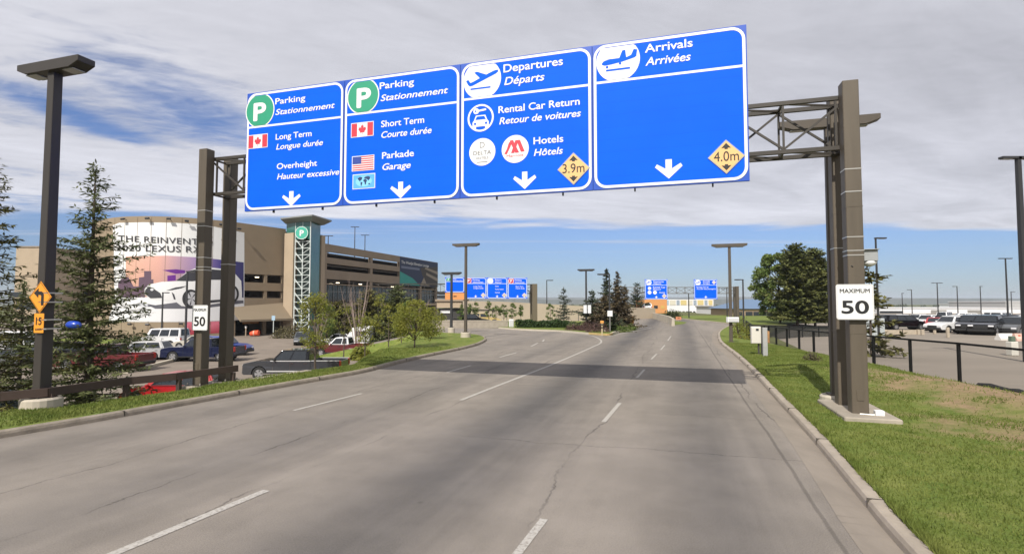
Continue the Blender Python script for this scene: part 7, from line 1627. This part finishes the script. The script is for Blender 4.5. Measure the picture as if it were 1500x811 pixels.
for x in (-.4, .5): f = MB(); f.tube([(x, .05, .33), (x, .28, .33)], .33, 16); f.build('wheel', TYRE, o)
RG_ = 'vehicles in the right car park'
def rc(label, kind, x, D, head, col, **kw): return car(label, kind, (cx(x, D), D, zlot(D)), head, col, RG_, **kw)
rc('black minivan facing right behind the low concrete barriers', 'van', 1322, 66, 0.0, BLK)
rc('white pickup just right of the black minivan', 'extcab', 1360, 76, pi + .4, WHP, detail=False)
rc('small red car with its back turned, right of the black minivan', 'hatch', 1369, 63, 0.9, REDP)
rc('white pickup facing left behind the black pickups', 'extcab', 1394, 57, pi + .25, WHP)
rc('black pickup nearest the wooden bollard', 'pickup', 1424, 54, pi + .75, BLK)
rc('black pickup directly left of the white water barrier', 'pickup', 1448, 52, pi + .65, BLK)
rc('dark teal SUV behind the black pickups', 'suv', 1440, 63, pi + .5, TEALP)
rc('dark grey SUV above the white water barrier', 'suv', 1486, 52, pi + .5, GRYP)
rc('silver sedan above the pink water barrier at the right edge', 'sedan', 1506, 60, pi, GRYP)
for i, (lb, kd, x, D, cl) in enumerate((('white SUV far back above the black minivan hood', 'suv', 1343, 92, WHP), ('white sedan far back left of the middle lamp', 'sedan', 1371, 100, WHP), ('silver car in the far row in front of the hangar', 'hatch', 1397, 98, SIL), ('white SUV in the far row right of the silver one', 'suv', 1425, 90, WHP), ('white van in the far row near the tall crossbar lamp', 'box', 1452, 98, WHP), ('large white van in the far row at right', 'box', 1470, 92, WHP), ('white car in the far row at the right edge', 'suv', 1494, 84, WHP), ('dark car in the far row between white ones', 'suv', 1436, 82, BLK), ('charcoal car second from the right edge in the far row', 'sedan', 1478, 76, CHAR), ('silver SUV behind the grey electrical cabinet', 'suv', 1304, 90, SIL), ('dark sedan right of the white pickup in the far row', 'sedan', 1386, 84, GRYP))):
    rc(lb, kd, x, D, (pi + .55, .45, pi - .5, pi + .3)[i % 4], cl, detail=False)
for i, (lb, kd, x, D, cl) in enumerate((('white pickup between the black minivan and the far white SUV', 'extcab', 1322, 84, WHP), ('white hatchback behind the small red car', 'hatch', 1372, 74, WHP), ('white SUV peeking over the white pickup roof', 'suv', 1414, 80, WHP), ('black van in the second row left of the tall crossbar lamp', 'van', 1462, 68, BLK), ('white sedan in the second row right of the tall crossbar lamp', 'sedan', 1486, 70, WHP), ('silver van at the right edge of the second row', 'van', 1502, 74, SIL), ('black SUV between red car and black pickups', 'suv', 1392, 66, BLK), ('navy sedan far back above the grey electrical cabinet', 'sedan', 1310, 104, NVY), ('white long van in the far row above the red car', 'box', 1382, 112, WHP), ('white minivan in the far row right of the long van', 'van', 1410, 110, WHP), ('grey hatchback far back left of the large white van', 'hatch', 1440, 106, GRYP))):
    rc(lb, kd, x, D, (pi + .6, pi - .45, .5, pi + .25)[i % 4], cl, detail=False)
# vehicles by the tan wall and on the ramp
car('small black car between the low wall and the pale wall', 'sedan', (cx(693, 60), 60, -.02), 0.0, BLK, 'cars on the far roads')
car('yellow taxi behind the low wall next to the black car', 'sedan', (cx(708, 66), 66, -.02), 0, paint('taxi', (.50, .38, .16)), 'cars on the far roads', detail=False)
car('white car at the top of the ramp', 'suv', (cx(948, 118) - 0.0, 118, .9), 1.4, WHP, 'cars on the far roads', detail=False)
